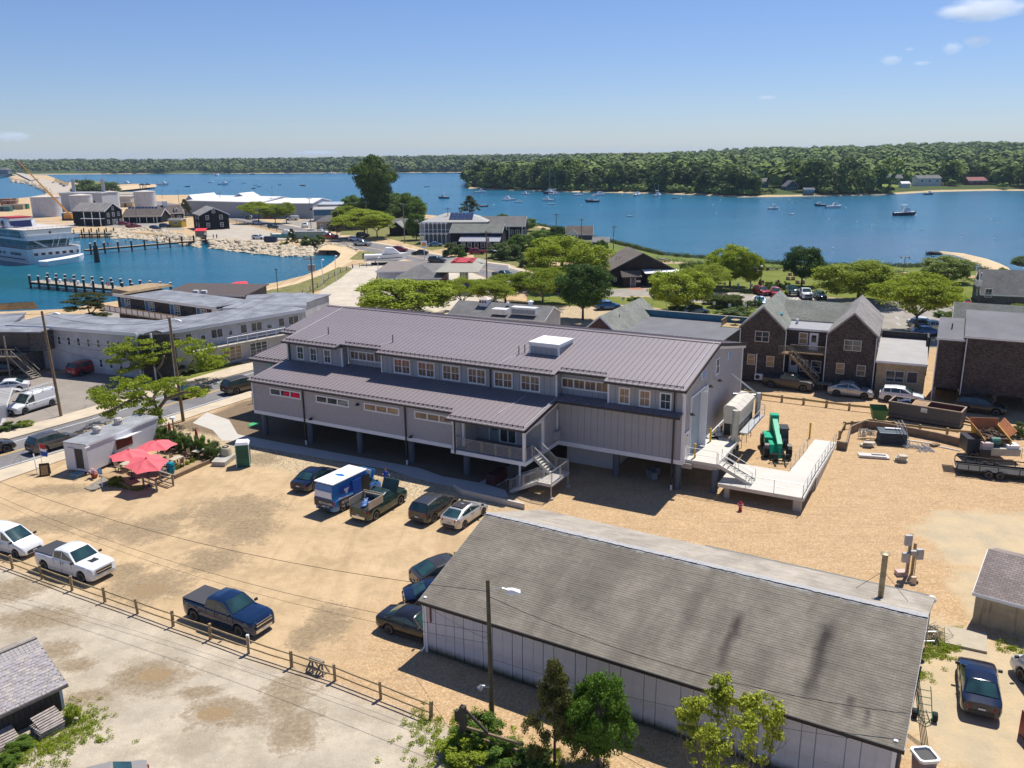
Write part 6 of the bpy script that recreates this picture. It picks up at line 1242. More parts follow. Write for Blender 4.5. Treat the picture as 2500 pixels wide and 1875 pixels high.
def proto(kind):
 if kind in PROTO:return PROTO[kind]
 S=SPEC[kind];L,W,wb,R=S['L'],S['W'],S['wb'],S['R'];hw=W/2;t=link('car_proto',None)
 ax=[wb/2,-wb/2];off=.02 if kind not in('pickup','old_pickup','van')else-.02
 xs=sorted(set([round(-L/2+L*i/26,3)for i in rn(27)]+[round(a+off+s*(R*1.16)*k,3)for a in ax for s in(-1,1)for k in(.2,.5,.75,.92,1.0,1.02)]+[p[0]for p in S['z']]))
 xs=[x for x in xs if-L/2<=x<=L/2];Ra=R*1.17;rings=[]
 for x in xs:
  e=min(1,(L/2-abs(x))/.55);w=hw*(.80+.20*mt.sqrt(max(0,1-(1-e)**2)));zt=interp(S['z'],x);zb=.24+.10*(1-e)**2
  zs=min(zt-.02,interp(S['z'],x))
  za=zb
  for a in ax:
   d=abs(x-a-off)
   if d<Ra:za=max(za,R+mt.sqrt(Ra*Ra-d*d))
  za=min(za,zs-.12);mz=za+(zs-za)*.5
  r=[(x,w*.93,za),(x,w*.985,za+(zs-za)*.15),(x,w,mz),(x,w*.975,zs-.07),(x,w*.93,zs-.01),(x,w*.80,zt+.005),(x,w*.4,zt+.02)]
  rings.append(r+[(x,0,zt+.025)]+[(x,-y,z)for _,y,z in r[::-1]])
 MB().l_f(rings).bd('body',PAINT.get('_',None)or pt0('_',(.5,.5,.5)),t,smooth=32)
 MB().box(-L/2+.35,L/2-.35,-hw*.8,hw*.8,.22,.5).bd('underbody',Bk,t)
 g=S['gh'];tum=S.get('tum',.2);zb0=min(g[0][1],g[-1][1])-.02;zmax=max(p[1]for p in g)
 def half(z):k=max(0,(z-zb0)/(zmax-zb0));return hw*.93-tum*k*(.6+.4*k)
 gx=[g[0][0]+(g[-1][0]-g[0][0])*i/24 for i in rn(25)]+[p[0]for p in g];gx=sorted(set(round(x,3)for x in gx));rg=[]
 for x in gx:
  zt=interp(g,x);b=zb0;r=[]
  for k in(0,.45,.8,.93):z=b+(zt-.02-b)*k;r.append((x,half(z),z))
  ht=half(zt);r+=[(x,ht-.09,zt-.005),(x,ht*.5,zt+.02)]
  rg.append(r+[(x,0,zt+.028)]+[(x,-y,z)for _,y,z in r[::-1]])
 MB().l_f(rg).bd('cab',PAINT['_'],t,smooth=34)
 def pane(name,ps,n,m_=CGl):q=MB();q.s_(ps,Vr(n)*.012);return q.bd(name,m_,t)
 def slope_glass(name,p0,p1,s):
  (x0,z0),(x1,z1)=p0,p1;a,b=.08,.93;P=[]
  for k in(a,b):
   x=x0+(x1-x0)*k;z=z0+(z1-z0)*k+.01;h=half(z)-.10;P.append((x,h,z))
  (xa,ha,za_),(xb,hb,zb_)=P;n=Vr((s*(zb_-za_),0,abs(xb-xa))).normalized();o=n*.012
  q=MB();rows=[]
  for(x,h,z)in P:rows.append([(x+o.x,-h,z+o.z),(x+o.x+s*.02,-h*.5,z+o.z+.02),(x+o.x+s*.03,0,z+o.z+.028),(x+o.x+s*.02,h*.5,z+o.z+.02),(x+o.x,h,z+o.z)])
  q.l_f(rows,close=False);q.bd(name,CGl,t,smooth=60,fix=False)
 slope_glass('windscreen',g[-1],g[-2],1)
 if S.get('rwin',1):slope_glass('rear_window',g[0],g[1],-1)
 else:
  for s in(-1,1):pane('rear_window',[(-L/2-.0,s*.08,1.35),(-L/2-.0,s*hw*.72,1.35),(-L/2+.05,s*hw*.66,1.78),(-L/2+.05,s*.08,1.78)],(-1,0,0))
 for x0,x1 in S['sw']:
  for s in(-1,1):
   zlo=zb0+.10 if kind not in('van','cargo_van','mini_van')else zb0+.12
   pts=[]
   hi=lambda x:min(interp(g,x)-.11,zlo+(.52 if kind in('van',)else 9))
   h0,h1=hi(x0),hi(x1)
   cols=[(x0,zlo),(x1,zlo),(x1,max(h1,zlo+.03)),(x0,max(h0,zlo+.03))]
   q=MB();ps=[(x,s*(half(z)+.004),z)for x,z in cols]
   q.s_(ps,(0,s*.008,0));q.bd('side_window',CGl,t)
 a,b,c=whm(R)
 for x in ax:
  for s in(-1,1):
   o=link('wheel',a,t,(x+off,s*(hw-.13),R));o.rotation_euler=(0,0,0 if s<0 else mt.pi);link('rim',b,o);link('rim_gap',c,o)
 dm=MB()
 for s in(-1,1):
  for x in sorted(set([round(q,2)for w_ in S['sw']for q in w_]))[:4]:
   zt=interp(S['z'],x)
   if abs(abs(x)-wb/2)>R*1.3:dm.box(x-.008,x+.008,s*hw*.985-.01,s*hw*.985+.012,.42,zt-.1)
  x=S['sw'][-1][0]+.12;dm.box(x,x+.16,s*hw*.99-.01,s*hw*.99+.03,interp(S['z'],x)-.2,interp(S['z'],x)-.16)
  dm.box(-wb/2+R*1.25,wb/2-R*1.25,s*hw*.95-.02,s*hw*.95+.03,.24,.34)
 dm.bd('door_seam',Bk,t)
 zf=interp(S['z'],L/2-.12);
 for s in(-1,1):
  MB().s_([(L/2-.10,s*hw*.52,zf-.04),(L/2-.34,s*hw*.88,zf+.0),(L/2-.34,s*hw*.88,zf-.17),(L/2-.08,s*hw*.52,zf-.17)],(.05,s*.012,.01)).bd('headlight',LAMPW,t)
  zt=interp(S['z'],-L/2+.03);th=.22 if kind not in('pickup','old_pickup','van','cargo_van','mini_van')else .34
  MB().s_([(-L/2+.0,s*hw*.58,zt-.04),(-L/2+.22,s*hw*.94,zt-.06),(-L/2+.22,s*hw*.94,zt-.06-th),(-L/2+.0,s*hw*.58,zt-.04-th*.8)],(-.035,s*.014,0)).bd('tail_light',LAMPR,t)
  MB().cb((g[-1][0]-.12,s*(hw+.07),zb0+.13),(.12,.2,.13)).bd('mirror',Bk,t)
 (MB().box(L/2-.06,L/2+.03,-hw*.55,hw*.55,.66,.98).bd('grille',Bk,t),MB().box(L/2-.04,L/2+.045,-hw*.6,hw*.6,.78,.86).box(L/2-.04,L/2+.04,-hw*.6,hw*.6,.96,1.0).bd('grille_bar',CHROME,t))if 'pickup' in kind else MB().box(L/2-.06,L/2+.015,-hw*.5,hw*.5,zf-.30,zf-.13).bd('grille',Bk,t)
 ck=CHROME if kind in('pickup','old_pickup')else CPL
 MB().l_f([[(L/2-.25,y,z)if abs(y)>hw*.8 else(L/2+.02,y,z)for y in(-hw*.93,-hw*.6,hw*.6,hw*.93)]+[(L/2-.4,hw*.9,z),(L/2-.4,-hw*.9,z)]for z in(.36,.36+.2)]).bd('front_bumper',ck,t)
 MB().l_f([[(-L/2+.25,y,z)if abs(y)>hw*.8 else(-L/2-.02,y,z)for y in(-hw*.93,-hw*.6,hw*.6,hw*.93)]+[(-L/2+.4,hw*.9,z),(-L/2+.4,-hw*.9,z)]for z in(.36,.36+.2)]).bd('rear_bumper',ck,t)
 MB().box(-L/2-.045,-L/2-.02,-.16,.16,.62,.72).bd('licence_plate',PLATE,t);MB().box(L/2+.02,L/2+.035,-.16,.16,.42,.52).bd('licence_plate',PLATE,t)
 if S.get('bed')==1:MB().s_([(-L/2+.06,-hw*.86,1.31),(-.98,-hw*.86,1.31),(-.98,hw*.86,1.31),(-L/2+.06,hw*.86,1.31)],(0,0,.035)).bd('bed_cover',mat('tonneau_vinyl',(.05,.05,.055),.6,var=.1),t)
 if S.get('bed')==2:MB().box(-L/2+.1,-.75,-hw*.8,hw*.8,1.16,1.17).bd('bed_floor',Bk,t)
 PROTO[kind]=t;return t
def strip_proto():
 for t in PROTO.values():
  for o in[c for k in t.children for c in k.children]+list(t.children)+[t]:bpy.data.objects.remove(o)
NAMES=dict(sedan='sedan',hatch='hatchback',suv='suv',coupe_suv='suv',pickup='pickup_truck',old_pickup='pickup_truck',van='van',cargo_van='van',mini_van='van')
CATS=dict(sedan='car',hatch='car',suv='car',coupe_suv='car',pickup='pickup truck',old_pickup='pickup truck',van='van',cargo_van='van',mini_van='van')
def car(kind,p,ang,pt,label,group=None,scale=1):
 pr=proto(kind);c=cpt(pr);c.name=NAMES[kind]
 c.location=p;c.rotation_euler=(0,0,ang);tag(c,label,CATS[kind],group)
 for ch in c.children:
  if ch.name.split('.')[0]in('body','cab'):ch.material_slots[0].link='OBJECT';ch.material_slots[0].material=pt
 if scale!=1:c.scale=(scale,)*3
 return c
def carw(kind,v,rear,front,pt,label,side=-1,group=None,scale=1):
 """placed from the tyre contact points of the side we see; side=-1: that side is the car's right (-y)"""
 a=G(v,*rear);b=G(v,*front);e=(b-a).normalized();n=Vr((-e.y,e.x,0));S=SPEC[kind]
 mid=(a+b)/2-n*side*(S['W']/2-.13)
 if abs(S['wb'])and kind:pass
 return car(kind,Vr((mid.x,mid.y,0)),mt.atan2(e.y,e.x),pt,label,group,scale)
NV=pt0('navy',(.003,.02,.065),.16);DN=pt0('deep_navy',(.002,.008,.03),.16);BK=pt0('black',(.008,.008,.009));DG=pt0('dark_grey',(.045,.042,.04));WH=pt0('white',(.72,.73,.74),.3,0);SV=pt0('silver',(.42,.43,.44),.3,.5);GR=pt0('green',(.012,.035,.025));RD=pt0('red',(.30,.008,.015));BL=pt0('blue',(.02,.12,.35));BG=pt0('beige',(.40,.36,.30),.3,.4);LB=pt0('light_blue',(.18,.30,.42),.3,.4);BRZ=pt0('bronze_grey',(.11,.10,.085),.3,.5)
carw('pickup','T1',(1095,838),(1345,928),NV,'dark blue crew cab pickup with black bed cover by the rail fence')
c=carw('pickup','T1',(262,560),(462,622),WH,'white pickup with chrome front and dark bed cover behind the rail fence');MB().box(1.5,2.2,-.28,.28,1.245,1.262).bd('bonnet_scoop',Bk,c)
carw('mini_van','T1',(-95,440),(125,492),WH,'white compact cargo van cut by the left edge')
c=carw('sedan','T1',(700,1800),(470,1900),BG,'pale beige sedan cut by the bottom edge',side=1);c.location=G('T1',660,1690)+Vr((-.3,-1.9,0));c.rotation_euler[2]=rad(205)
carw('sedan','T2',(1175,1488),(1475,1580),BK,'black sedan half hidden by the left end of the barn')
c=carw('sedan','T2',(1400,1255),(1700,1300),DN,'dark blue car tucked behind the barn roof corner');c.rotation_euler[2]+=rad(30)
c=car('coupe_suv',G('T2',1640,1050),rad(-15)+mt.pi/4,DG,'dark grey car mostly hidden behind the barn roof edge')
a1=lambda v,a,b:yaw(G(v,*a),G(v,*b))
carw('sedan','T2',(530,337),(715,222),DN,'dark blue sedan at the left end of the parked row')
vn=carw('van','T2',(757,507),(1060,350),pt0('van_blue',(.02,.17,.48),.35,0),'blue and white signwritten work van with its side door open')
carw('old_pickup','T2',(1045,565),(1258,435),GR,'dark green pickup with raised bonnet and plywood bed sides')
oldp=COL.objects[-1]
carw('suv','T2',(1505,592),(1690,470),DG,'dark grey compact SUV beside the silver hatchback')
hp=carw('hatch','T2',(1757,640),(1925,523),pt0('pearl',(.50,.50,.50),.3,.4),'silver hatchback with black roof panel beside the retaining wall');MB().box(-1.05,.15,-.5,.5,1.475,1.512).bd('roof_panel',Bk,hp)
carw('sedan','T4',(1450,1350),(1400,1110),DN,'navy blue sedan parked nose away at the right of the barn',side=1).location=G('T4',1335,1235);
for o in COL.objects:
 if o.get('label','').startswith('navy blue sedan parked nose'):o.rotation_euler[2]=yaw(G('T4',1355,1380),G('T4',1320,1060));o.location=G('T4',1340,1245)
c=car('van',G('T4',1700,1290)+Vr((1.0,0,0)),rad(93),WH,'white van cut by the right edge beyond the navy sedan')
c=car('pickup',G('P',2490,1590)+Vr((2.2,0,0)),rad(95),RD,'red vehicle sliver at the right edge',None)if 0 else None
carw('suv','Q1',(375,1408),(615,1338),BRZ,'bronze grey SUV driving past the food trailer')
carw('coupe_suv','Q1',(-200,1460),(25,1405),DG,'dark SUV entering at the left edge of the street')
carw('sedan','Q1',(1580,950),(1765,885),BRZ,'grey sedan on the street partly behind the wide tree')
c=carw('suv','Q1',(1965,915),(2200,860),pt0('umber',(.07,.06,.05),.3,.4),'large dark brown SUV next to the long building',scale=1.08)
cv=carw('cargo_van','Q1',(465,1000),(190,1085),WH,'white cargo van with ladder rack in the motel car park',side=1)
m=MB()
for x in(-2.2,-.9,.4):m.tb([(x,-.85,2.0),(x,-.85,2.28),(x,.85,2.28),(x,.85,2.0)],.03,5)
for y in(-.8,.8):m.c_y((-2.5,y,2.3),(.7,y,2.3),.03,n=5)
for y in(-.5,-.15):m.c_y((-3.2,y,2.38),(1.2,y,2.38),.035,n=5)
for i in rn(12):m.c_y((-3.1+i*.36,-.5,2.38),(-3.1+i*.36,-.15,2.38),.02,n=4)
m.bd('ladder_rack',Gv,cv)
carw('suv','Q1',(672,758),(865,708),RD,'red SUV parked against the motel wall',scale=1.05)
car('sedan',G('Q1',70,880),rad(200),WH,'white car partly behind the corner shop roof')
car('suv',G('Q1',60,740),rad(10),BK,'black car under the timber balcony house')
carw('pickup','Q4',(330,822),(535,848),pt0('dusty_black',(.03,.028,.026),.4,.1),'black pickup parked under the brown shingled house')
carw('coupe_suv','Q4',(808,886),(1003,906),SV,'silver sloping roof SUV with gold wheels by the brown house')
carw('suv','Q4',(1195,925),(1385,945),WH,'white SUV parked before the tan cottage')
carw('suv','Q4',(1768,1003),(1992,1030),pt0('darkolive',(.02,.022,.024),.3,.1),'dark SUV in shadow under the big shingled building',scale=1.05)
PK=[('suv','S6',(1100,880),RD,-78,'maroon SUV, leftmost in the park bay row'),('suv','S6',(1290,900),RD,-100,'red SUV with open tailgate shape in the park bay row'),('pickup','S6',(1510,880),GR,-100,'dark green pickup in the park bay row'),('pickup','S6',(1690,920),WH,-98,'white pickup facing us in the park bay row'),('sedan','S6',(1880,930),GR,-95,'dark green car, rightmost in the park bay row'),('sedan','S6',(1080,1010),LB,-100,'light blue sedan across the aisle from the maroon SUV'),('sedan','S6',(210,1145),pt0('pale_green',(.25,.33,.32),.3,.4),5,'pale green car behind the teal parapet'),('suv','R3',(980,1470),BL,10,'bright blue SUV behind the green roofed shop'),('suv','R3',(540,1330),GR,4,'dark green SUV under the bright tree'),('sedan','R3',(890,1050),RD,15,'red car beside the dark brown restaurant'),('sedan','R3',(850,1055),LB,15,'pale blue car beside the red one by the restaurant'),('suv','R4',(1740,1320),RD,-97,'red and silver car by the lawn at the far right'),('sedan','R4',(1430,1470),WH,2,'white car under the spreading trees, back of its line'),('suv','R4',(1440,1495),GR,2,'dark teal car under the spreading trees'),('pickup','R4',(1500,1520),SV,0,'silver pickup under the spreading trees'),('sedan','R4',(1460,1545),BL,0,'blue car at the front of the line under the trees')]
for k,v,p,pt,a,lab in PK:car(k,G(v,*p),rad(a),pt,lab)
UP=[('pickup','R3',(105,1210),pt0('slate',(.03,.045,.06),.3,.3),-38,'slate blue pickup driving round the bend'),('pickup','R2',(2180,1110),pt0('slate2',(.03,.04,.05)),-38,None),('suv','R2',(1615,970),DG,-14,'dark SUV driving past the service station'),('sedan','R2',(1470,905),BK,170,'black car by the tall roadside sign'),('suv','R2',(1300,880),RD,-8,'bright red car behind the hauled out cruiser'),('sedan','R2',(1600,835),LB,5,'pale blue car before the veranda house'),('suv','R2',(1950,900),RD,-2,'red car parked by the dark shop'),('pickup','R2',(985,830),SV,-24,'silver pickup on the upper road'),('suv','R2',(928,790),WH,-24,'white SUV following the silver pickup'),('suv','R2',(990,755),DG,-10,'dark trailer shaped van by the yellow sign'),('pickup','R2',(710,770),RD,-25,'red pickup on the upper road'),('suv','R2',(650,730),WH,-25,'white car behind the red pickup'),('sedan','R2',(560,725),BL,-15,'blue car beside the kiosk'),('suv','R2',(100,650),WH,-25,'white car by the harbour rail fence'),('suv','R2',(230,680),GR,-28,'dark green SUV by the harbour rail fence'),('suv','R2',(110,775),WH,-12,'white car on the harbour car park'),('cargo_van','R2',(395,615),WH,178,'white long van parked by the workshop'),('pickup','R2',(500,675),WH,-70,'white flatbed pickup facing us by the kiosk'),('sedan','R2',(60,590),BL,5,'blue car in the shade of the car park trees'),('pickup','R2',(30,605),BK,-60,'black pickup at the left of the shaded row'),('sedan','R2',(130,595),WH,0,'white car in the shade of the car park trees'),('suv','R2',(190,600),RD,10,'red car in the shade of the car park trees'),('suv','S2',(1130,810),RD,-3,'red suv, left of the two red vehicles by the black house'),('pickup','S2',(1300,860),RD,-3,'red pickup by the black house'),('suv','S2',(1690,890),NV,-20,'navy SUV by the stone bank'),('suv','S2',(1870,850),NV,-10,'navy car beside the yellow hut'),('suv','S2',(1000,800),WH,0,'white car behind the red ones'),('sedan','R1',(450,300),SV,-40,'silver car on the causeway'),('suv','R1',(515,315),DG,-40,'dark car on the causeway'),('suv','R1',(540,330),DG,-40,'second dark car on the causeway'),('pickup','R1',(1200,320),NV,3,'navy pickup on the far sand spit'),('suv','R1',(1250,318),BK,3,'black car on the far sand spit'),('sedan','Q3',(1710,200),pt0('sage',(.2,.26,.24)),8,None),('suv','R2',(1720,1185),DG,5,'dark SUV at the fuel pumps'),('sedan','R2',(1900,1180),BL,80,'blue car behind the fuel canopy'),('sedan','R2',(2120,1215),SV,60,'silver car among the roadside trees')]
for k,v,p,pt,a,lab in UP:
 if lab:car(k,G(v,*p),rad(a),pt,lab)
def decal(parent,pts,m_,name,th=(0,-.006,0)):return MB().s_(pts,th).bd(name,m_,parent)
hw=1.03;GRYL=mat('livery_charcoal',(.05,.045,.045),.4,var=.05);BLL=mat('livery_royal_blue',(.02,.06,.33),.4,var=.05)
WHL_=mat('livery_white',(.75,.76,.78),.4,var=0)
for s in(-1,):
 y=-hw-.015
 decal(vn,[(-2.4,y,.55),(.3,y,.55),(.3,y,.95),(-2.4,y,1.15)],GRYL,'livery_panel');decal(vn,[(-2.2,y-.004,1.62),(.2,y-.004,1.15),(.2,y-.004,1.75),(-1.9,y-.004,2.05)],BLL,'livery_panel');decal(vn,[(-2.4,y-.008,1.18),(.3,y-.008,.98),(.3,y-.008,1.05),(-2.4,y-.008,1.3)],WHL_,'livery_stripe')
decal(vn,[(-2.985,-.95,.62),(-2.985,.95,.62),(-2.985,.95,1.25),(-2.985,-.95,1.25)],GRYL,'rear_livery',(-.02,0,0));decal(vn,[(-2.99,-.9,1.4),(-2.99,.9,1.4),(-2.93,.85,1.9),(-2.93,-.85,1.9)],WHL_,'rear_livery',(-.02,0,0))
decal(vn,[(.35,-hw-.012,.5),(1.35,-hw-.012,.5),(1.35,-hw-.0,2.15),(.35,-hw-.0,2.15)],Bk,'door_opening');decal(vn,[(-.75,-hw-.07,.5),(.25,-hw-.07,.5),(.25,-hw-.03,2.2),(-.75,-hw-.03,2.2)],mat('livery_blue_door',(.02,.10,.42),.35),'sliding_door',(0,-.04,0))
MB().s_([(-2.85,-.98,2.50),(1.2,-.98,2.50),(1.2,.98,2.50),(-2.85,.98,2.50)],(0,0,.075)).bd('white_roof',Wt,vn)
def text(s,size,m_,parent,M,ext=.004,name='lettering',align='CENTER'):
 cu=bpy.data.curves.new(name,'FONT');cu.body=s;cu.size=size;cu.extrude=ext;cu.align_x=align;cu.resolution_u=2
 o0=bpy.data.objects.new('tmp',cu);COL.objects.link(o0);dg=bpy.context.evaluated_depsgraph_get();dg.update()
 me=bpy.data.meshes.new_from_object(o0 .evaluated_get(dg));bpy.data.objects.remove(o0);bpy.data.curves.remove(cu)
 me.materials.clear();me.materials.append(m_);me.transform(M);o=link(name,me,parent);return o
TM=lambda x,y,z,rz:Mx.Translation((x,y,z))@Mx.Rotation(rz,4,'Z')@Mx.Rotation(mt.pi/2,4,'X')
text('BETAWARD',.30,WHL_,vn,TM(-1.25,-hw-.03,.72,0));text('508',.2,WHL_,vn,TM(-1.9,-hw-.03,.42,0));text('BETAWARD',.26,WHL_,vn,TM(-3.02,-.25,.86,-mt.pi/2));text('561-40',.2,WHL_,vn,TM(-3.02,-.3,.64,-mt.pi/2))
m=MB();[m.s_([(-1.75+k*.2,-hw-.04,1.85),(-1.62+k*.2,-hw-.04,1.85),(-1.45,-hw-.04,1.35+k*.03)],(0,-.01,0))for k in rn(3)];m.bd('v_emblem',WHL_,vn)
bn=MB().s_([(2.0,-.8,1.2),(2.0,.8,1.2),(2.35,.75,2.1),(2.35,-.75,2.1)],(.04,0,0)).bd('raised_bonnet',mat('livery_sky_blue',(.03,.25,.6),.4),vn);MB().s_([(2.05,-.55,1.4),(2.05,.55,1.4),(2.3,.45,2.0),(2.3,-.45,2.0)],(-.05,0,0)).bd('bonnet_lining',Wt,bn)
text('A',.35,Bk,bn,Mx.Translation((2.1,0,1.7))@Mx.Rotation(rad(-20),4,'Y')@Mx.Rotation(-mt.pi/2,4,'Z')@Mx.Rotation(mt.pi/2,4,'X'));MB().c_y((2.0,.3,1.55),(1.97,.55,1.55),.07).c_y((2.0,-.55,1.55),(1.97,-.3,1.55),.07).bd('bonnet_vent',Bk,bn)
op=[o for o in COL.objects if o.get('label','').startswith('dark green pickup with raised')][0]
MB().s_([(1.3,-.78,1.14),(1.3,.78,1.14),(1.75,.75,2.05),(1.75,-.75,2.05)],(.05,0,0)).bd('raised_bonnet',mat('dusty_green_bonnet',(.05,.09,.08),.5,var=.2),op)
PLY=mat('plywood',(.40,.33,.24),.85,var=.15,scale=2)
MB().box(-2.5,-.7,-.93,-.89,1.14,1.75).bd('plywood_side',PLY,op);MB().box(-2.5,-.7,.89,.93,1.14,1.75).bd('plywood_side',PLY,op)
MB().cb((-.75,0,1.65),(.08,1.8,.12)).cb((-1.6,.2,1.3),(.08,.08,.5)).tb([(-.75,-.85,1.15),(-.75,-.85,1.85),(-.75,.85,1.85),(-.75,.85,1.15)],.05).bd('rack',PLY,op)
rr=random.Random(5);m=MB();[m.ico((rr.un(-2.3,-1),rr.un(-.6,.5),1.3),rr.un(.14,.26),1,(1.5,1,.7),.2,rr)for _ in rn(7)];tag(m.bd('blue_tarpaulin',mat('blue_tarp',(.05,.14,.35),.5,var=.2)),'blue tarpaulin and straps heaped in the green pickup bed','tarpaulin').matrix_world=Mx.Translation(op.location)@Mx.Rotation(op.rotation_euler[2],4,'Z')
strip_proto()
import numpy as np
ORD='first,second,third,fourth,fifth,sixth,seventh,eighth,ninth,tenth'.split(',')
def leafm(name,a,b,s=.9,tr=.3):
 t=NT(name);geo=t.new('ShaderNodeNewGeometry');co=t.co()
 c=t.ramp(t.nz(co,s,3,.6),[(.35,a),(.65,b)])
 c=t.mix(.35,c,t.ramp(geo.outputs['Random Per Island'],[(0,mul(a,.6)),(.5,a),(1,mul(b,1.35))]))
 oi=t.new('ShaderNodeObjectInfo');c=t.mix(.3,c,t.ramp(oi.outputs['Random'],[(0,mul(a,.8)),(1,mul(b,1.15))]))
 t.col(c);t.set(.65,0,.25)
 tl=t.new('ShaderNodeBsdfTranslucent');t.l.new(c,tl.inputs['Color']);ms=t.new('ShaderNodeMixShader');ms.inputs[0].default_value=tr
 t.l.new(t.b.outputs[0],ms.inputs[1]);t.l.new(tl.outputs[0],ms.inputs[2]);t.l.new(ms.outputs[0],t.out.inputs['Surface']);return t.m
LF=dict(locust=leafm('locust_leaves',(.20,.27,.014),(.38,.45,.034),1.2,.45),dark=leafm('deep_green_leaves',(.035,.08,.012),(.08,.155,.022),.9,.3),mid=leafm('mid_green_leaves',(.08,.15,.014),(.16,.26,.028),.9,.35),maple=leafm('maple_leaves',(.08,.165,.014),(.17,.29,.03),1.6,.4),cedar=leafm('cedar_foliage',(.06,.07,.012),(.15,.14,.03),1.6,.2),ylw=leafm('yellow_green_leaves',(.25,.30,.018),(.43,.46,.045),1.4,.3),oak=leafm('oak_leaves',(.06,.105,.016),(.13,.195,.03),.5,.3),pine=leafm('pine_needles',(.055,.075,.014),(.12,.125,.03),1),pale=leafm('pale_green_leaves',(.19,.26,.04),(.33,.39,.08)),plum=leafm('plum_leaves',(.06,.015,.02),(.12,.03,.035)),shrub=leafm('shrub_leaves',(.07,.12,.025),(.15,.21,.05)),reed=leafm('reed_blades',(.07,.11,.02),(.15,.19,.05)))
BARK=mat('grey_bark',(.16,.13,.10),.9,var=.25,scale=3);BARKD=mat('dark_bark',(.07,.055,.045),.9,var=.25)
def lfm(name,centres,radii,n_per,size,m,seed,flat=1.,aspect=.75,up=.35):
 r=np.random.default_rng(seed);C=np.array(centres,float);K=len(C);R=np.array(radii,float)
 if R.ndim==1:R=np.stack([R,R,R*flat],1)
 w=R[:,0]**2;cnt=np.maximum(1,(n_per*w/w.mean()).astype(int));idx=np.repeat(np.arange(K),cnt);N=len(idx)
 d=r.normal(size=(N,3));d/=np.linalg.norm(d,axis=1)[:,None];rad_=r.random(N)**.45
 P=C[idx]+d*R[idx]*rad_[:,None]
 nrm=d*.8+r.normal(size=(N,3))*.6+np.array([0,0,up]);nrm/=np.linalg.norm(nrm,axis=1)[:,None]
 a=np.cross(nrm,r.normal(size=(N,3)));a/=np.linalg.norm(a,axis=1)[:,None];b=np.cross(nrm,a)
 s=size*(.6+.8*r.random(N))[:,None];a=a*s;b=b*s*aspect
 V=np.stack([P-a,P-b*.9,P+a,P+b*.9],1).reshape(-1,3)
 me=bpy.data.meshes.new(name);me.vertices.add(N*4);me.vertices.foreach_set('co',V.ravel().astype(np.float32));me.loops.add(N*4);me.loops.foreach_set('vertex_index',np.arange(N*4,dtype=np.int32))
 me.polygons.add(N);me.polygons.foreach_set('loop_start',np.arange(0,N*4,4,dtype=np.int32));me.polygons.foreach_set('loop_total',np.full(N,4,dtype=np.int32));me.update(calc_edges=True);me.validate();me.materials.append(m);return me
def brn(m,p,d,L,r,depth,rng,tips,spread=.75,up=.15):
 q=p+d*L;m.c_y(p,q,r,r*.62,n=6 if r>.06 else 4,cap=False)
 if depth==0:tips.append(q);return
 for k in rn(rng.choice((2,3,3))):
  nd=(d+Vr((rng.un(-1,1),rng.un(-1,1),rng.un(-.4,.6)))*spread+Vr((0,0,up))).normalized()
  brn(m,q,nd,L*rng.un(.62,.85),r*.6,depth-1,rng,tips,spread,up)
 if depth>1:tips.append(q)
TP={}
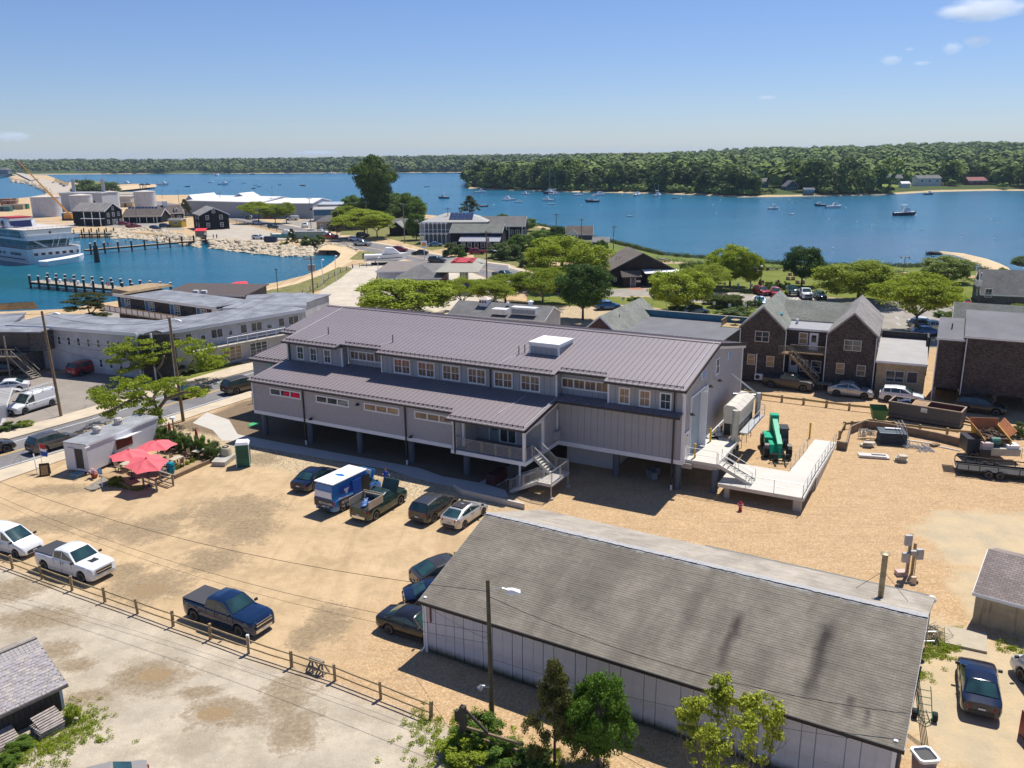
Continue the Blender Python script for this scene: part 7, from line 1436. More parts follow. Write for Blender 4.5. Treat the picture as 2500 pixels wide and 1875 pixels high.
def tree_proto(kind):
 if kind in TP:return TP[kind]
 style,lf,R,H,th,seed={'locust':('umbrella','locust',1,1,.42,11),'locust2':('umbrella','locust',1,1,.38,17),'locust3':('umbrella','locust',1,1,.3,23),'locustsparse':('sparse','locust',1,1,.45,31),'round':('round','dark',1,1,.22,41),'mid':('round','mid',1,1,.16,43),'mid2':('round','mid',1,1,.12,44),'dome':('round','locust',1,1,.14,46),'dome2':('round','locust',1,1,.2,47),'maple':('round','maple',1,1,.14,51),'tall':('tall','oak',1,1,.1,61),'cedar':('cone','cedar',1,1,.12,71),'ylw':('open','ylw',1,1,.18,81),'pine':('layer','pine',1,1,.15,91),'pale':('round','pale',1,1,.08,95),'oak':('round','oak',1,1,.12,97),'bush':('bush','shrub',1,1,.0,99),'bush2':('bush','mid',1,1,.0,101),'plum':('bush','plum',1,1,0,103),'blocust':('bush','locust',1,1,0,105)}[kind]
 rng=random.Random(seed);C=[];Rd=[];tm=MB();tips=[]
 if style in('umbrella','sparse'):
  brn(tm,Vr((0,0,0)),Vr((.05,.03,1)).normalized(),10*th*.7,.22,0,rng,tips);tips=[]
  base=Vr((0,0,10*th*.65))
  for k in rn(5):
   a=k*1.256+rng.un(-.3,.3);brn(tm,base,Vr((mt.cos(a)*.8,mt.sin(a)*.8,.75)).normalized(),2.3,.14,3,rng,tips,.6,.1)
  tips=[p for p in tips if p.z>10*th]
  for p in tips:
   f=min(1,5.0/max(.1,mt.hypot(p.x,p.y)));C.append((p.x*f*1.02,p.y*f*1.02,min(9.3,p.z)));Rd.append((rng.un(.9,1.5),rng.un(.9,1.5),rng.un(.3,.55)))
  n=80 if style=='umbrella' else 24
  for k in rn(n):
   a=rng.un(0,6.28);q=5*mt.sqrt(rng.random());C.append((q*mt.cos(a),q*mt.sin(a),9.4-3.4*(q/5)**2-rng.random()**2*2.6));Rd.append((rng.un(.8,1.5),rng.un(.8,1.5),rng.un(.3,.6)))
  npc,sz=(150,.125)if style=='umbrella' else(90,.12)
 elif style=='round':
  brn(tm,Vr((0,0,0)),Vr((0,0,1)),10*th+1.5,.25,3,rng,tips,.7,.25)
  for k in rn(125):
   u=rng.un(-1,1);a=rng.un(0,6.28);q=mt.sqrt(1-u*u);rr_=rng.un(.45,1)**.5;lump=1+.16*mt.sin(3*a+seed)+.1*mt.sin(5*u+a*2)
   z0=10*th;hh=(10-z0)/2;C.append((4.75*q*mt.cos(a)*rr_*lump,4.75*q*mt.sin(a)*rr_*lump,z0+hh+u*hh*.95*rr_));Rd.append([rng.un(.75,1.4)]*2+[rng.un(.6,1.0)])
  npc,sz=170,.16
 elif style=='bush':
  for k in rn(46):
   a=rng.un(0,6.28);q=4.3*mt.sqrt(rng.random());C.append((q*mt.cos(a),q*mt.sin(a),rng.un(.8,9.0)*(1-.55*(q/5)**2)));Rd.append([rng.un(.8,1.4)]*2+[rng.un(1.0,1.7)])
  npc,sz=190,.22
 elif style=='tall':
  brn(tm,Vr((0,0,0)),Vr((0,0,1)),2.2,.22,4,rng,tips,.5,.6)
  for k in rn(230):
   z=rng.random()**.85;w=(1.0-.35*z)*(.75+.25*mt.sin(z*9+1));w*=1 if z<.8 else(1-z)/.2*.8+.2
   a=rng.un(0,6.28);q=5.4*w*mt.sqrt(rng.random());C.append((q*mt.cos(a)+.5*mt.sin(z*5),q*mt.sin(a),.8+z*9.0));Rd.append([rng.un(.7,1.3)]*2+[rng.un(.4,.7)])
  npc,sz=170,.14
 elif style=='cone':
  tm.c_y((0,0,0),(0,0,8.5),.22,.04,n=6)
  for k in rn(120):
   z=rng.random()**.8;w=5.2*(1-z)**.8+.4;a=rng.un(0,6.28);q=w*rng.un(.3,1);C.append((q*mt.cos(a),q*mt.sin(a),1.2+z*8.6));Rd.append([rng.un(.45,.95)]*2+[rng.un(.4,.8)])
  npc,sz=190,.11
 elif style=='maple':
  brn(tm,Vr((0,0,0)),Vr((0,0,1)),2.8,.14,4,rng,tips,.6,.45)
  for p in tips[:75]:
   C.append((p.x*.95,p.y*.95,min(9.6,p.z)));Rd.append([rng.un(.45,.9)]*2+[rng.un(.3,.5)])
  for k in rn(70):
   u=rng.un(-.8,1);a=rng.un(0,6.28);q=mt.sqrt(max(0,1-u*u));C.append((4.2*q*mt.cos(a),4.2*q*mt.sin(a),5.8+u*3.6));Rd.append([rng.un(.5,.95)]*2+[rng.un(.3,.5)])
  npc,sz=150,.13
 elif style=='open':
  for k in rn(6):
   a=k*1.05;brn(tm,Vr((.2*mt.cos(a),.2*mt.sin(a),0)),Vr((mt.cos(a)*.55,mt.sin(a)*.55,1)).normalized(),2.7,.075,4,rng,tips,.5,.4)
  for p in tips:C.append((p.x*.85,p.y*.85,min(9.8,p.z)));Rd.append([rng.un(.25,.5)]*2+[rng.un(.18,.36)])
  npc,sz=26,.11
 elif style=='layer':
  brn(tm,Vr((0,0,0)),Vr((.1,0,1)),3,.25,3,rng,tips,.8,.1)
  for k in rn(90):
   a=rng.un(0,6.28);q=5*mt.sqrt(rng.random());z=rng.choice((2.2,3.6,5.2,6.8,8.4));q*=1-.06*z+.1;C.append((q*mt.cos(a),q*mt.sin(a),z+rng.un(-.4,.4)));Rd.append([rng.un(.6,1.2)]*2+[rng.un(.22,.4)])
  npc,sz=170,.13
 me=lfm('crown',C,Rd,npc,sz,LF[lf],seed)
 TP[kind]=(me,tm.mesh('trunk',BARK if lf in('locust','maple','ylw')else BARKD)if tm.v else None);return TP[kind]
def tree(kind,p,R,H,label,group=None,rz=None,cat='tree',name='tree'):
 cm,tm_=tree_proto(kind);rz=rz if rz is not None else random.un(0,6.28)
 t=tg(name,label,cat,p,rz,group);t.scale=(R/5,R/5,H/10)
 link('crown',cm,t)
 if tm_:link('trunk',tm_,t)
 return t
def tpx(kind,v,x,y,wpx,hpx,label,**k):
 """base pixel in a view, crown width and height measured in that view"""
 p=G(v,x,y);s=VW[v][2];dep=(p-Vr((0,0,CAM_H))).dot(_f);R=wpx*s*dep/FPX/2;H=hpx*s*dep/FPX/mt.cos(PITCH)*.96
 return tree(kind,p,R,H,label,**k)
tpx('cedar','T3',870,1640,430,700,'dark olive cedar tree in front of the barn wall, left of the pair');tpx('maple','T3',1130,1650,400,640,'bright green maple in front of the barn wall, touching the cedar')
tpx('ylw','T3',1900,1900,900,900,'thin yellow-green tree with open branches at the bottom right of the barn')
def sprawling():
 p=G('Q1',1372,1150);t=tg('locust_tree','wide sparse locust tree arching over the food trailer','tree',p);s=23.5/.28933
 m=MB();C=[];R_=[];rng=random.Random(3)
 dep=(p-Vr((0,0,CAM_H))).dot(_f);k=dep/FPX*.28933
 def W(x,y,dy=0):
  q=G('Q1',x,y,1);w_=q-Vr((0,0,CAM_H));yy=p.y+dy*1.5-(1.6 if y<1000 else 0);u_=w_*(yy/w_.y);return Vr((u_.x-p.x,yy-p.y,u_.z+CAM_H))
 limbs=[[(1372,1150,0),(1330,1040,0),(1290,960,.3),(1200,900,.6),(1120,840,.3),(1060,810,0)],[(1330,1040,0),(1400,950,-.5),(1390,900,-.6),(1480,800,-.4),(1530,780,0)],[(1290,960,.3),(1320,880,1.2),(1300,800,1.8)],[(1290,960,.3),(1150,930,-1),(1020,1000,-2),(900,1060,-2.4)],[(1200,900,.6),(1050,940,1.5),(900,900,2),(830,870,2)],[(1400,950,-.5),(1560,890,-1),(1680,880,-1)]]
 for L in limbs:
  P_=[W(*q)for q in L]
  for i in rn(len(P_)-1):m.c_y(P_[i],P_[i+1],.2*(1-i*.17),.2*(1-(i+1)*.17),n=6)
 blobs=[(900,900,170,70),(1000,860,200,80),(1130,810,190,70),(1260,790,140,60),(1420,850,180,70),(1560,890,170,60),(1660,880,110,50),(880,960,120,60),(960,1000,150,60),(900,1060,90,40),(1100,900,160,60),(1300,870,150,60),(1180,980,150,50),(1250,1060,120,40),(1180,1120,120,40),(1330,1100,80,90),(840,900,90,50),(1480,800,120,50)]
 for x,y,w,h in blobs:
  for q in rn(9):C.append(W(x+rng.un(-w,w)*.8,y+rng.un(-h,h)*.6,rng.un(-2.4,1.6)));R_.append((rng.un(.4,.8),rng.un(.5,.9),rng.un(.13,.28)))
 me=lfm('crown',[tuple(c)for c in C],R_,62,.12,LF['locust'],5);link('crown',me,t);m.bd('trunk',BARK,t)
 p2=G('Q1',1480,800);t2=tg('locust_tree','flat topped locust tree spreading before the motel wings','tree',p2);m=MB();C=[];R_=[]
 k2=(p2-Vr((0,0,CAM_H))).dot(_f)/FPX*.28933
 def W2(x,y,dy=0):return Vr(((x-1480)*k2,dy,(800-y)*k2))
 for L in[[(1480,800,0),(1540,700,0),(1590,690,0),(1660,600,.5),(1700,560,1)],[(1480,800,0),(1380,790,0),(1330,700,.3),(1290,640,.5),(1240,570,1)],[(1330,700,.3),(1400,640,-.8),(1440,560,-1)],[(1290,640,.5),(1180,640,-.5),(1060,700,-1)]]:
  P_=[W2(*q)for q in L]
  for i in rn(len(P_)-1):m.c_y(P_[i],P_[i+1],.18*(1-i*.17),.18*(1-(i+1)*.17),n=6)
 for x,y,w,h in[(1000,530,110,60),(1120,480,160,60),(1260,460,180,50),(1380,460,150,50),(1200,560,220,60),(1050,600,110,70),(1320,600,110,70),(1120,680,100,50),(1600,480,150,50),(1720,510,150,60),(1800,580,130,70),(1850,640,80,50),(1650,560,130,60),(1740,650,120,50)]:
  for q in rn(9):C.append(W2(x+rng.un(-w,w)*.8,y+rng.un(-h,h)*.6,rng.un(-2.2,2.2)));R_.append((rng.un(.5,1.0),rng.un(.6,1.1),rng.un(.18,.36)))
 link('crown',lfm('crown',[tuple(c)for c in C],R_,62,.14,LF['locust'],6),t2);m.bd('trunk',BARK,t2)
sprawling()
tpx('pine','R1',760,1500,450,300,'dark spreading pine beside the motel court',rz=1)
MT=[('dome2','R2',1340,1420,720,280,'broad bright locust just beyond the long metal roof, leftmost'),('locustsparse','R2',1830,1390,330,280,'slim locust with visible stem beside the broad one'),('locust2','R2',2080,1370,330,230,'pale locust beyond the long roof, behind the cupola building'),('locust3','R3',430,1430,440,300,'locust with forked stem near the slate pickup'),('locust','R3',120,1420,420,230,'low spreading locust left of the forked one'),('dome','R3',610,1290,600,380,'big light green domed locust by the road bend'),('round','R3',770,1560,400,420,'dense dark green tree behind the metal ridge'),('mid','R3',770,1560,410,400,None),('dome2','R3',1570,1500,460,330,'bright locust before the park lot'),('locust3','R3',1800,1330,380,230,'bright locust under the round shore tree'),('dome','R3',2010,1280,330,310,'round light green shore tree beside the lawn'),('dome2','R4',100,1190,180,260,'right half of the round shore tree pair'),('round','R4',495,1165,265,270,'neat dark round tree standing alone on the lawn'),('dome2','R4',930,1290,560,290,'wide bright locust behind the twin gables'),('locust','R4',1370,1530,540,440,'spreading locust with several stems over the parked line'),('pale','R4',1600,1140,330,185,'pale feathery shore tree by the sand spit'),('pale','R4',2040,1100,70,70,'thin bare shrub beside the sand spit'),('dome2','R4',2160,1400,120,90,'small bright tree between the right hand roofs'),('mid2','R2',1230,600,260,190,'leafy tree at the right foot of the tall dark tree'),('dome','R2',870,690,260,170,'light green tree by the kiosk roadside'),('mid','R3',250,1010,230,150,'green tree above the fenced driveway'),('oak','R4',2230,1030,190,90,'dark shrub at the right edge by the water'),('tall','R2',1110,650,400,490,'tall dark tree rising over the harbour road'),('mid','R2',1380,640,260,220,'green tree right of the tall dark tree'),('pale','R2',1430,620,150,160,'pale tree at the right of the tall tree cluster'),('locust','R2',1000,770,420,230,'light green tree under the tall dark tree'),('mid','R2',920,600,200,170,'green tree left of the tall dark tree'),('cedar','R2',770,740,150,170,'dark cedar by the kiosk'),('locust2','R2',1110,760,260,190,'drooping pale tree by the low shed'),('mid2','R2',1440,780,160,200,'leafy tree before the veranda house'),('cedar','R2',1890,560,190,130,'dark pine beyond the solar roof'),('mid','R2',2170,650,90,80,'small green tree beside the dark house roof'),('locust','R2',110,640,250,170,'umbrella tree over the harbour parked cars, leftmost'),('locust3','R2',250,640,170,140,'umbrella tree over the harbour parked cars, middle'),('locust2','R2',345,640,160,160,'umbrella tree over the harbour parked cars, rightmost'),('cedar','R1',1570,590,120,130,'dark cedar between the black houses'),('cedar','R2',395,825,110,120,'dark cedar on the stone bank'),('round','R3',560,960,160,170,'tree beside the dormer house'),('mid','R3',110,750,100,70,'round treetop over the dark gable house'),('mid2','R3',290,810,170,100,'green tree at the back of the dark gable house'),('mid','R3',450,965,320,140,'leafy tree clump left of the dormer house'),('bush2','R3',820,1030,170,110,'rounded shrub between dormer house and restaurant'),('mid','R3',930,1020,90,120,'small tree beside the restaurant gable')]
for k,v,x,y,w,h,lab in MT:
 if lab:tpx(k,v,x,y,w*1.14,h*1.14,lab)
def bush(kind,v,x,y,w,h,label,group=None,name='shrub'):return tpx(kind,v,x,y,w,h,label,group=group,cat='shrub',name=name)
for k,v,x,y,w,h,lab in[('bush','R2',545,840,200,110,'grey-green shrub on the stone bank corner'),('bush','R2',630,810,110,90,'small shrub on the stone bank corner'),('bush2','R2',320,830,90,40,'low green shrub under the sailboat'),('bush','R2',1760,920,200,140,'grey-green bush by the dark shop'),('bush2','R2',1830,930,90,70,'trimmed round bush by the dark shop'),('bush','R2',2150,930,260,160,'shrub mass below the dark gable house'),('bush','R3',150,1050,260,150,'grey-green bushes right of the fence by the bend'),('bush','R3',280,1110,140,100,'dark bush at the driveway'),('bush2','R3',1200,1395,130,40,'low round hedge bush on the island, left'),('plum','S6',1090,760,90,90,'plum leaved shrub, leftmost behind the bays'),('plum','S6',1320,790,110,110,'plum leaved shrub, right behind the bays'),('bush2','S6',1200,800,190,110,'bright shrub between the plum ones'),('bush2','S6',1420,810,140,120,'bright shrub right of the plum ones'),('bush','S6',380,1010,180,80,'dark shrub by the round hedge'),('bush','R3',1640,1500,320,110,'dark spreading shrub bed under the bright locust'),('bush','R3',2020,1530,300,80,'dark shrub bed beside the parapet'),('bush2','R4',1600,1400,180,50,'low green hedge by the right lot'),('bush2','Q1',580,590,130,80,'green shrub against the motel wall'),('bush','Q1',1580,740,180,90,'shrubs under the motel balcony'),('bush2','Q1',1720,690,150,60,'low shrubs at the motel lawn'),('bush','Q1',60,1210,200,70,'shrubs before the corner shop'),('blocust','Q1',210,1180,150,60,'yellow green shrub at the corner shop end'),('blocust','S4',770,820,190,120,'bright feathery bush at the patio corner'),('bush2','T3',420,1480,330,170,'bright leafy undergrowth by the gate post'),('blocust','T3',330,1590,330,110,'yellow green weeds below the gate post'),('bush2','T3',560,1620,300,140,'creeper clump along the gate rail'),('bush','T3',760,1650,200,160,'leafy undergrowth left of the cedar stem'),('bush2','T1',120,1540,160,60,'weeds beside the leaning pallets, left'),('blocust','T1',410,1400,90,110,'green weeds at the dark shed corner'),('bush2','T1',40,1640,160,60,'weeds at the bottom left corner'),('bush','S5',2120,590,260,230,'tall weeds at the right edge beyond the trailers'),('blocust','S5',1390,720,50,50,'small yellow green weed by the timber wall'),('bush','R1',830,402,400,150,'rounded bushes on the causeway spit'),('mid','R1',740,330,130,70,None),('bush2','R1',720,390,240,130,'brighter bush on the causeway spit'),('bush','R3',450,860,150,90,'reedy bush behind the dormer house')]:
 if lab:bush(k,v,x,y,w,h,lab)
for i in rn(7):
 bush('bush2' if i%2 else 'bush','S4',1230+i*125,320+i*32,230,270+20*(i%3),'leafy screening shrub behind the patio, %s from the trailer end'%ORD[i],'screen of shrubs behind the patio')
for i in rn(9):bush('blocust' if i%3 else 'bush2','S4',1400+i*62,700-i*28,70,60+10*(i%3),'herb clump in the patio planter bed, %s from the handrail'%ORD[i],'herbs in the patio planter')
for i in rn(5):bush('blocust','S4',740+i*75,840+i*14,60,40,'herb clump in the low front planter, %s from the left'%ORD[i],'herbs in the front planter')
def hdg(pts,h,w,label,v='S6'):
 m=MB();P_=ql(v,pts);C=[];
 for a,b in zip(P_[:-1],P_[1:]):
  n=max(2,int((b-a).length/.5))
  for i in rn(n):
   q=a.lerp(b,i/n)
   for z in(.3,.65,.9):C.append((q.x+random.un(-w,w)*.3,q.y+random.un(-w,w)*.3,h*z))
 o=link('hedge',lfm('hedge',C,[(w*.5,w*.5,h*.22)]*len(C),60,.12,LF['shrub'],9));m.box(0,.01,0,.01,0,.01);return tag(o,label,'hedge')
def oval_hedge(v,x,y,wpx,dep_,h,label):
 p=G(v,x,y);s=VW[v][2];k=(p-Vr((0,0,CAM_H))).dot(_f)/FPX*s;R=wpx*k/2;C=[]
 for i in rn(260):a=random.un(0,6.28);q=mt.sqrt(random.random());C.append((p.x+R*q*mt.cos(a),p.y+dep_/2+dep_/2*q*mt.sin(a),random.choice((.3,.6,.85,.95))*h))
 o=link('hedge',lfm('hedge',C,[(.45,.45,.16*h)]*len(C),55,.12,leafm('clipped_hedge',(.09,.13,.02),(.15,.17,.035))if 'clipped_hedge' not in bpy.data.materials else bpy.data.materials['clipped_hedge'],12));return tag(o,label,'hedge')
oval_hedge('S6',670,1090,440,5.5,1.9,'clipped oval hedge with brownish top in the park lot island');hdg([(900,1060),(1130,1040)],1.2,1.2,'clipped straight hedge right of the oval hedge');hdg([(0,545),(150,540),(300,530)],1.5,1.5,'long dark hedge at the lawn edge by the bay');hdg([(660,1180),(960,1160)],1.4,1.6,'dark clipped hedge below the oval one')
C=[];rr=random.Random(2)
sp_=[G('P',x,y,WZ)for x,y in shr[shr.index((1489,600)):shr.index((2392,672))+1]]
for a,b in zip(sp_[:-1],sp_[1:]):
 for i in rn(int((b-a).length*9)):q=a.lerp(b,rr.random());k_=rr.random();C.append((q.x+rr.un(-.5,.5),q.y-k_*4.5,-1.2+min(k_*2,1)*1.3+.3))
sp_=[G('P',x,y,WZ)for x,y in shr[shr.index((1190,546)):shr.index((1489,600))+1]]
for a,b in zip(sp_[:-1],sp_[1:]):
 for i in rn(int((b-a).length*4)):q=a.lerp(b,rr.random());k_=rr.random();C.append((q.x+rr.un(-.5,.5),q.y-k_*4.5,-1.2+min(k_*2,1)*1.3+.3))
for v,pts,w in(('R3',[(1400,1070),(1700,1085),(1870,1095)],3),('R4',[(120,1035),(400,1045),(700,1062),(1000,1068),(1250,1075)],1.6),('R4',[(1200,1085),(1500,1110),(1900,1130)],5),('R3',[(330,830),(450,850),(560,880)],4)):
 P_=ql(v,pts)
 for a,b in zip(P_[:-1],P_[1:]):
  for i in rn(int((b-a).length*2.2)):q=a.lerp(b,rr.random());C.append((q.x+rr.un(-1,1),q.y+rr.un(-w,w)*.6,rr.un(.1,.8)))
o=link('reeds',lfm('reeds',C,[(.8,.8,.7)]*len(C),26,.22,LF['reed'],8,aspect=.3));o['kind']='stuff'
C=[]
P_=ql('T3',[(110,1380),(300,1560),(700,1640),(1300,1700)])+ql('T4',[(1010,1030),(1030,1180)]);
for(v,x,y,s)in(('T3',150,1420,1.0),('T3',250,1520,1.2),('T3',380,1600,1.3),('T3',560,1650,1.3),('T3',720,1690,1.5),('T3',900,1700,1.2),('T4',1040,1020,.5),('T4',1130,1010,.5),('T4',1200,990,.3),('T4',1020,1150,.3),('T1',420,1350,.7),('T1',430,1450,.9),('T1',200,1570,1.2),('T1',80,1600,1.4),('T1',330,1500,1.0),('T4',1560,1000,.5)):
 c=G(v,x,y)
 for i in rn(int(70*s)):C.append((c.x+rr.gauss(0,s),c.y+rr.gauss(0,s*.8),rr.un(.02,.12)))
o=link('ground_weeds',lfm('ground_weeds',C,[(.2,.2,.1)]*len(C),40,.035,LF['locust'],18));o['kind']='stuff'
def rlf(label,P_,h,rails,m_,post=.07,name='rail_fence',flat=False,extra=None):
 t=tg(name,label,'fence',P_[0]);o0=P_[0];rr=random.Random(len(P_))
 pm=MB().box(-post,post,-post,post,-.2,h).mesh('post',m_)
 for p in P_:o=link('post',pm,t,p-o0);o.rotation_euler=(rr.un(-.05,.05),rr.un(-.05,.05),rr.un(0,1))
 for a,b in zip(P_[:-1],P_[1:]):
  for z in rails:
   m=MB();q=a-o0+Vr((0,0,z+rr.un(-.03,.03)));s=b-o0+Vr((0,0,z+rr.un(-.03,.03)))
   if flat:e=(s-q).normalized();n=Vr((-e.y,e.x,0))*.05;m.s_([q-n+Vr((0,0,-.11)),s-n+Vr((0,0,-.11)),s-n+Vr((0,0,.11)),q-n+Vr((0,0,.11))],n*2)
   else:mid_=(q+s)/2+Vr((0,0,-.02));m.c_y(q,mid_,.045,.05,n=6).c_y(mid_,s,.05,.04,n=6)
   m.bd('rail',m_,t)
 return t
FENW=mat('split_rail_cedar',(.34,.25,.13),.85,var=.25,scale=3,bump=.3,bscale=20)
P_=ql('T1',[(-110,478),(72,545),(235,605),(404,668),(587,732),(770,796),(968,868),(1176,940),(1390,1018),(1630,1095)])+ql('P',[(818,1662),(930,1706),(1052,1755)])
ff=rlf('split rail fence of brown posts dividing the drive from the sandy car park',P_,1.02,(.35,.82),FENW)
MB().box(-.07,.07,-.07,.07,0,1.1).bd('white_post',Wt,ff).location=P_[8]-P_[0]+Vr((.02,.02,.06))
t=tg('sawhorse','small weathered wooden stand beside the rail fence','stand',G('P',775,1640),rad(-30));[MB().s_([(x-.3,y,0),(x-.2,y,0),(x+.05,0,.75),(x-.05,0,.75)]if k else[(x+.3,y,0),(x+.2,y,0),(x-.05,0,.75),(x+.05,0,.75)],(0,.06,0)).bd('leg',Wg,t)for x in(-.35,.35)for y in(-.25,.25)for k in(0,1)];MB().box(-.5,.5,-.08,.08,.68,.78).bd('beam',Wg,t);MB().box(-.4,.4,-.25,-.2,.35,.42).bd('brace',Wg,t)
g=G('T3',325,1525);t=tg('gate','old dark timber gate with a diagonal brace and blocky post','gate',g,rad(-25));MB().box(-.13,.13,-.13,.13,0,2.15).bd('post',Wd0,t);MB().box(-.4,-.13,-.1,.1,1.3,1.85).bd('post_box',Wd0,t);q=G('T3',700,1600)-g
q=Vr((q.length,0,0));MB().s_([(.17,0,2.0),(.17,0,1.82),(q.x*.42,0,.95),(q.x*.42,0,1.13)],(0,.08,0)).bd('brace',Wd0,t)
for z in(.55,.95):MB().box(.17,q.x,0,.1,z,z+.12).bd('rail',Wb,t)
m=MB();[m.c_y((.3+i*.22,.13,.6),(.3+i*.22+.5,.13,1.1),.015,n=4)for i in rn(8)];m.bd('lattice_wire',DKMET,t)
tag(MB().c_y(G('T3',1165,1650),G('T3',1165,1650)+Vr((0,0,1.3)),.03,n=6).bd('steel_stake',DKMET),'thin steel stake standing right of the maple stem','stake')
tag(MB().tb([G('T3',1175,1640)+Vr((0,0,1.0)),G('T3',1700,1880)+Vr((0,0,.5))],.015,4).bd('slack_cable',DKMET),'slack dark cable running from the stake along the barn side','cable')
rlf('grey post and rail fence along the dune grass and forecourt',ql('R2',[(410,1285),(480,1250),(545,1215),(605,1185),(660,1150),(700,1110),(750,1085),(800,1060),(850,1040),(900,1020)]),1.1,(.5,.95),Wg)
rlf('short grey fence before the hauled out cruiser',ql('R2',[(905,1020),(960,1012),(1020,1010),(1060,1005)]),1.0,(.5,.9),Wg)
rlf('dark rail fence between harbour car park and road',ql('S3',[(1040,690),(1160,700),(1310,720),(1450,745),(1600,780),(1750,810),(1880,840),(2000,870),(2120,900)]),1.2,(.3,.6,.9,1.15),Wd0)
rlf('low timber fence along the stone bank',ql('S2',[(1250,850),(1400,870),(1600,900),(1800,930)]),.9,(.4,.75),Wg)
TB='heavy treated timber barrier '
rlf(TB+'between the gravel yard and the parked row',ql('Q4',[(120,880),(237,905),(395,925),(558,945),(728,965),(900,987),(1075,1005)]),.78,(.56,),WOODY,.1,'timber_barrier',True)
rlf(TB+'right of the long dumpster',ql('Q4',[(1745,1085),(1860,1110)]),.78,(.56,.25),WOODY,.1,'timber_barrier',True)
rlf(TB+'round the fenced materials bay',ql('Q4',[(828,1200),(862,1130),(918,1125),(1060,1110),(1090,1112),(1228,1130),(1427,1155),(1632,1180),(1850,1200)]),.82,(.6,),WOODY,.1,'timber_barrier',True)
rlf('far timber rail across the park lawn',ql('S6',[(290,510),(420,505)]),1.2,(.5,1.0),Wg)
rlf('low rail along the park bays',ql('S6',[(430,850),(700,850),(900,855),(1040,862)]),.7,(.55,),Wg)
t=tg('timber_retaining_wall','grey brown timber retaining wall round the materials bay','wall',(0,0,0));W_=ql('Q4',[(805,1275),(875,1290),(905,1165),(1010,1120),(1140,1135),(1330,1170),(1560,1215),(1800,1275)])
for a,b in zip(W_[:-1],W_[1:]):
 e=(b-a).normalized();n=Vr((-e.y,e.x,0))*.09
 for k in rn(4):MB().s_([a-n+Vr((0,0,k*.2)),b-n+Vr((0,0,k*.2)),b-n+Vr((0,0,k*.2+.19)),a-n+Vr((0,0,k*.2+.19))],n*2).bd('timber',mat('retaining_timber',(.22,.16,.11),.85,var=.25,scale=1.5),t)
def pole(p,h,label,arm=None,r=.15,m_=None,lamp=None,extras=0,lean=(0,0)):
 t=tg('utility_pole',label,'pole',p);MB().c_y((0,0,-.2),(lean[0],lean[1],h),r,r*.72,n=9).bd('pole',m_ or Wb,t,smooth=60)
 if arm:
  a_=arm[1];o=MB().cb((lean[0],lean[1],h-.5),(arm[0],.1,.12),a_).bd('crossarm',Wg,t)
  for k in(-.45,-.15,.15,.45):MB().c_y((lean[0]+mt.cos(a_)*arm[0]*k,lean[1]+mt.sin(a_)*arm[0]*k,h-.44),(lean[0]+mt.cos(a_)*arm[0]*k,lean[1]+mt.sin(a_)*arm[0]*k,h-.2),.05,n=6).bd('insulator',Gv,o)
 for k in rn(extras):MB().c_y((lean[0]+.4*(-1)**k,lean[1],h-2.6),(lean[0]+.4*(-1)**k,lean[1],h-1.5),.26,n=10).bd('transformer',mat('transformer_grey',(.38,.40,.40),.5),t)
 if lamp:
  d=lamp;o=MB().tb([(0,0,h-d[2]),(d[0]*.6,d[1]*.6,h-d[2]+.15),(d[0],d[1],h-d[2]+.05)],.03).bd('lamp_arm',Gv,t);MB().l_f([[(d[0]*1.0+dx,d[1]+dy,h-d[2]+z)for dx,dy in((-.12,-.12),(.12,-.12),(.12,.12),(-.12,.12))]for z in(.12,)]+[[(d[0]*1.15+dx,d[1]+dy,h-d[2]+z)for dx,dy in((-.3,-.16),(.35,-.16),(.35,.16),(-.3,.16))]for z in(-.02,-.12)]).bd('lamp_head',Wt,t)
 return t
pole(G('Q1',517,1098),11.6,'tall utility pole on the far sidewalk, left of the two by the street',None,.17,lean=(-.35,0),lamp=(.9,.2,.3));pole(G('Q1',1548,1135),11.2,'tall utility pole with conduit beside the sprawling tree',None,.18,lean=(-.25,0),lamp=(.5,.1,.4))
p=pole(G('T3',495,1362),7.6,'weathered pole with a white street lamp head in front of the barn',None,.13,mat('mossy_pole',(.10,.085,.05),.9,var=.3,scale=3),lamp=(.95,-.1,.55),lean=(-.1,0))
MB().c_y((-.1,-.15,1.9),(-.45,-.2,2.0),.06).c_y((-.45,-.2,2.0),(-.6,-.25,1.85),.11,.14,n=8).bd('floodlight',Gv,p);MB().c_y((-.1,0,4.6),(-.35,-.1,4.6),.015,n=4).bd('wire_bracket',DKMET,p)
pole(G('Q2',722,250),10.5,'utility pole with two transformers beyond the motel',(2.6,rad(10)),.16,None,None,2);pole(G('R2',2035,1155),11.5,'utility pole with crossarm by the fuel canopy',(2.4,rad(15)),.16,extras=1,lamp=(1.6,-.6,4.2))
for i,(v,x,y,h,lab)in en((('R3',545,965,10.5,'pole beside the leafy clump near the bend'),('R3',756,985,9.5,'pole left of the brown restaurant'),('R3',1028,965,7,'short pole behind the restaurant roof'),('R2',1342,810,12.5,'pole in front of the low dark shed'),('R2',1712,800,11,'pole before the veranda house'),('R2',1028,745,12,'pole at the yellow diamond sign'),('R2',802,640,8,'pole right of the blue-grey workshop'),('R2',552,690,12,'pole beside the white flatbed'),('R2',230,590,9,'pole over the parked umbrella trees'),('S3',895,560,11,'pole behind the black house roof'),('S3',130,370,9,'pole beyond the dormer cottage'),('S3',1190,550,8,'dark pole against the tall hangar'),('S3',1820,420,8,'pole at the right hangar wall'),('S2',1365,780,10,'lamp pole in front of the arcade roof'),('S2',1815,330,6,'pole by the far sheds'),('R1',1003,318,11,'pole on the far sand spit'),('R1',742,400,14,'pole on the causeway bushes'))):
 pole(G(v,x,y),h,'utility '+lab,(2.0,rad(20))if i<10 else None,.14,Wg)
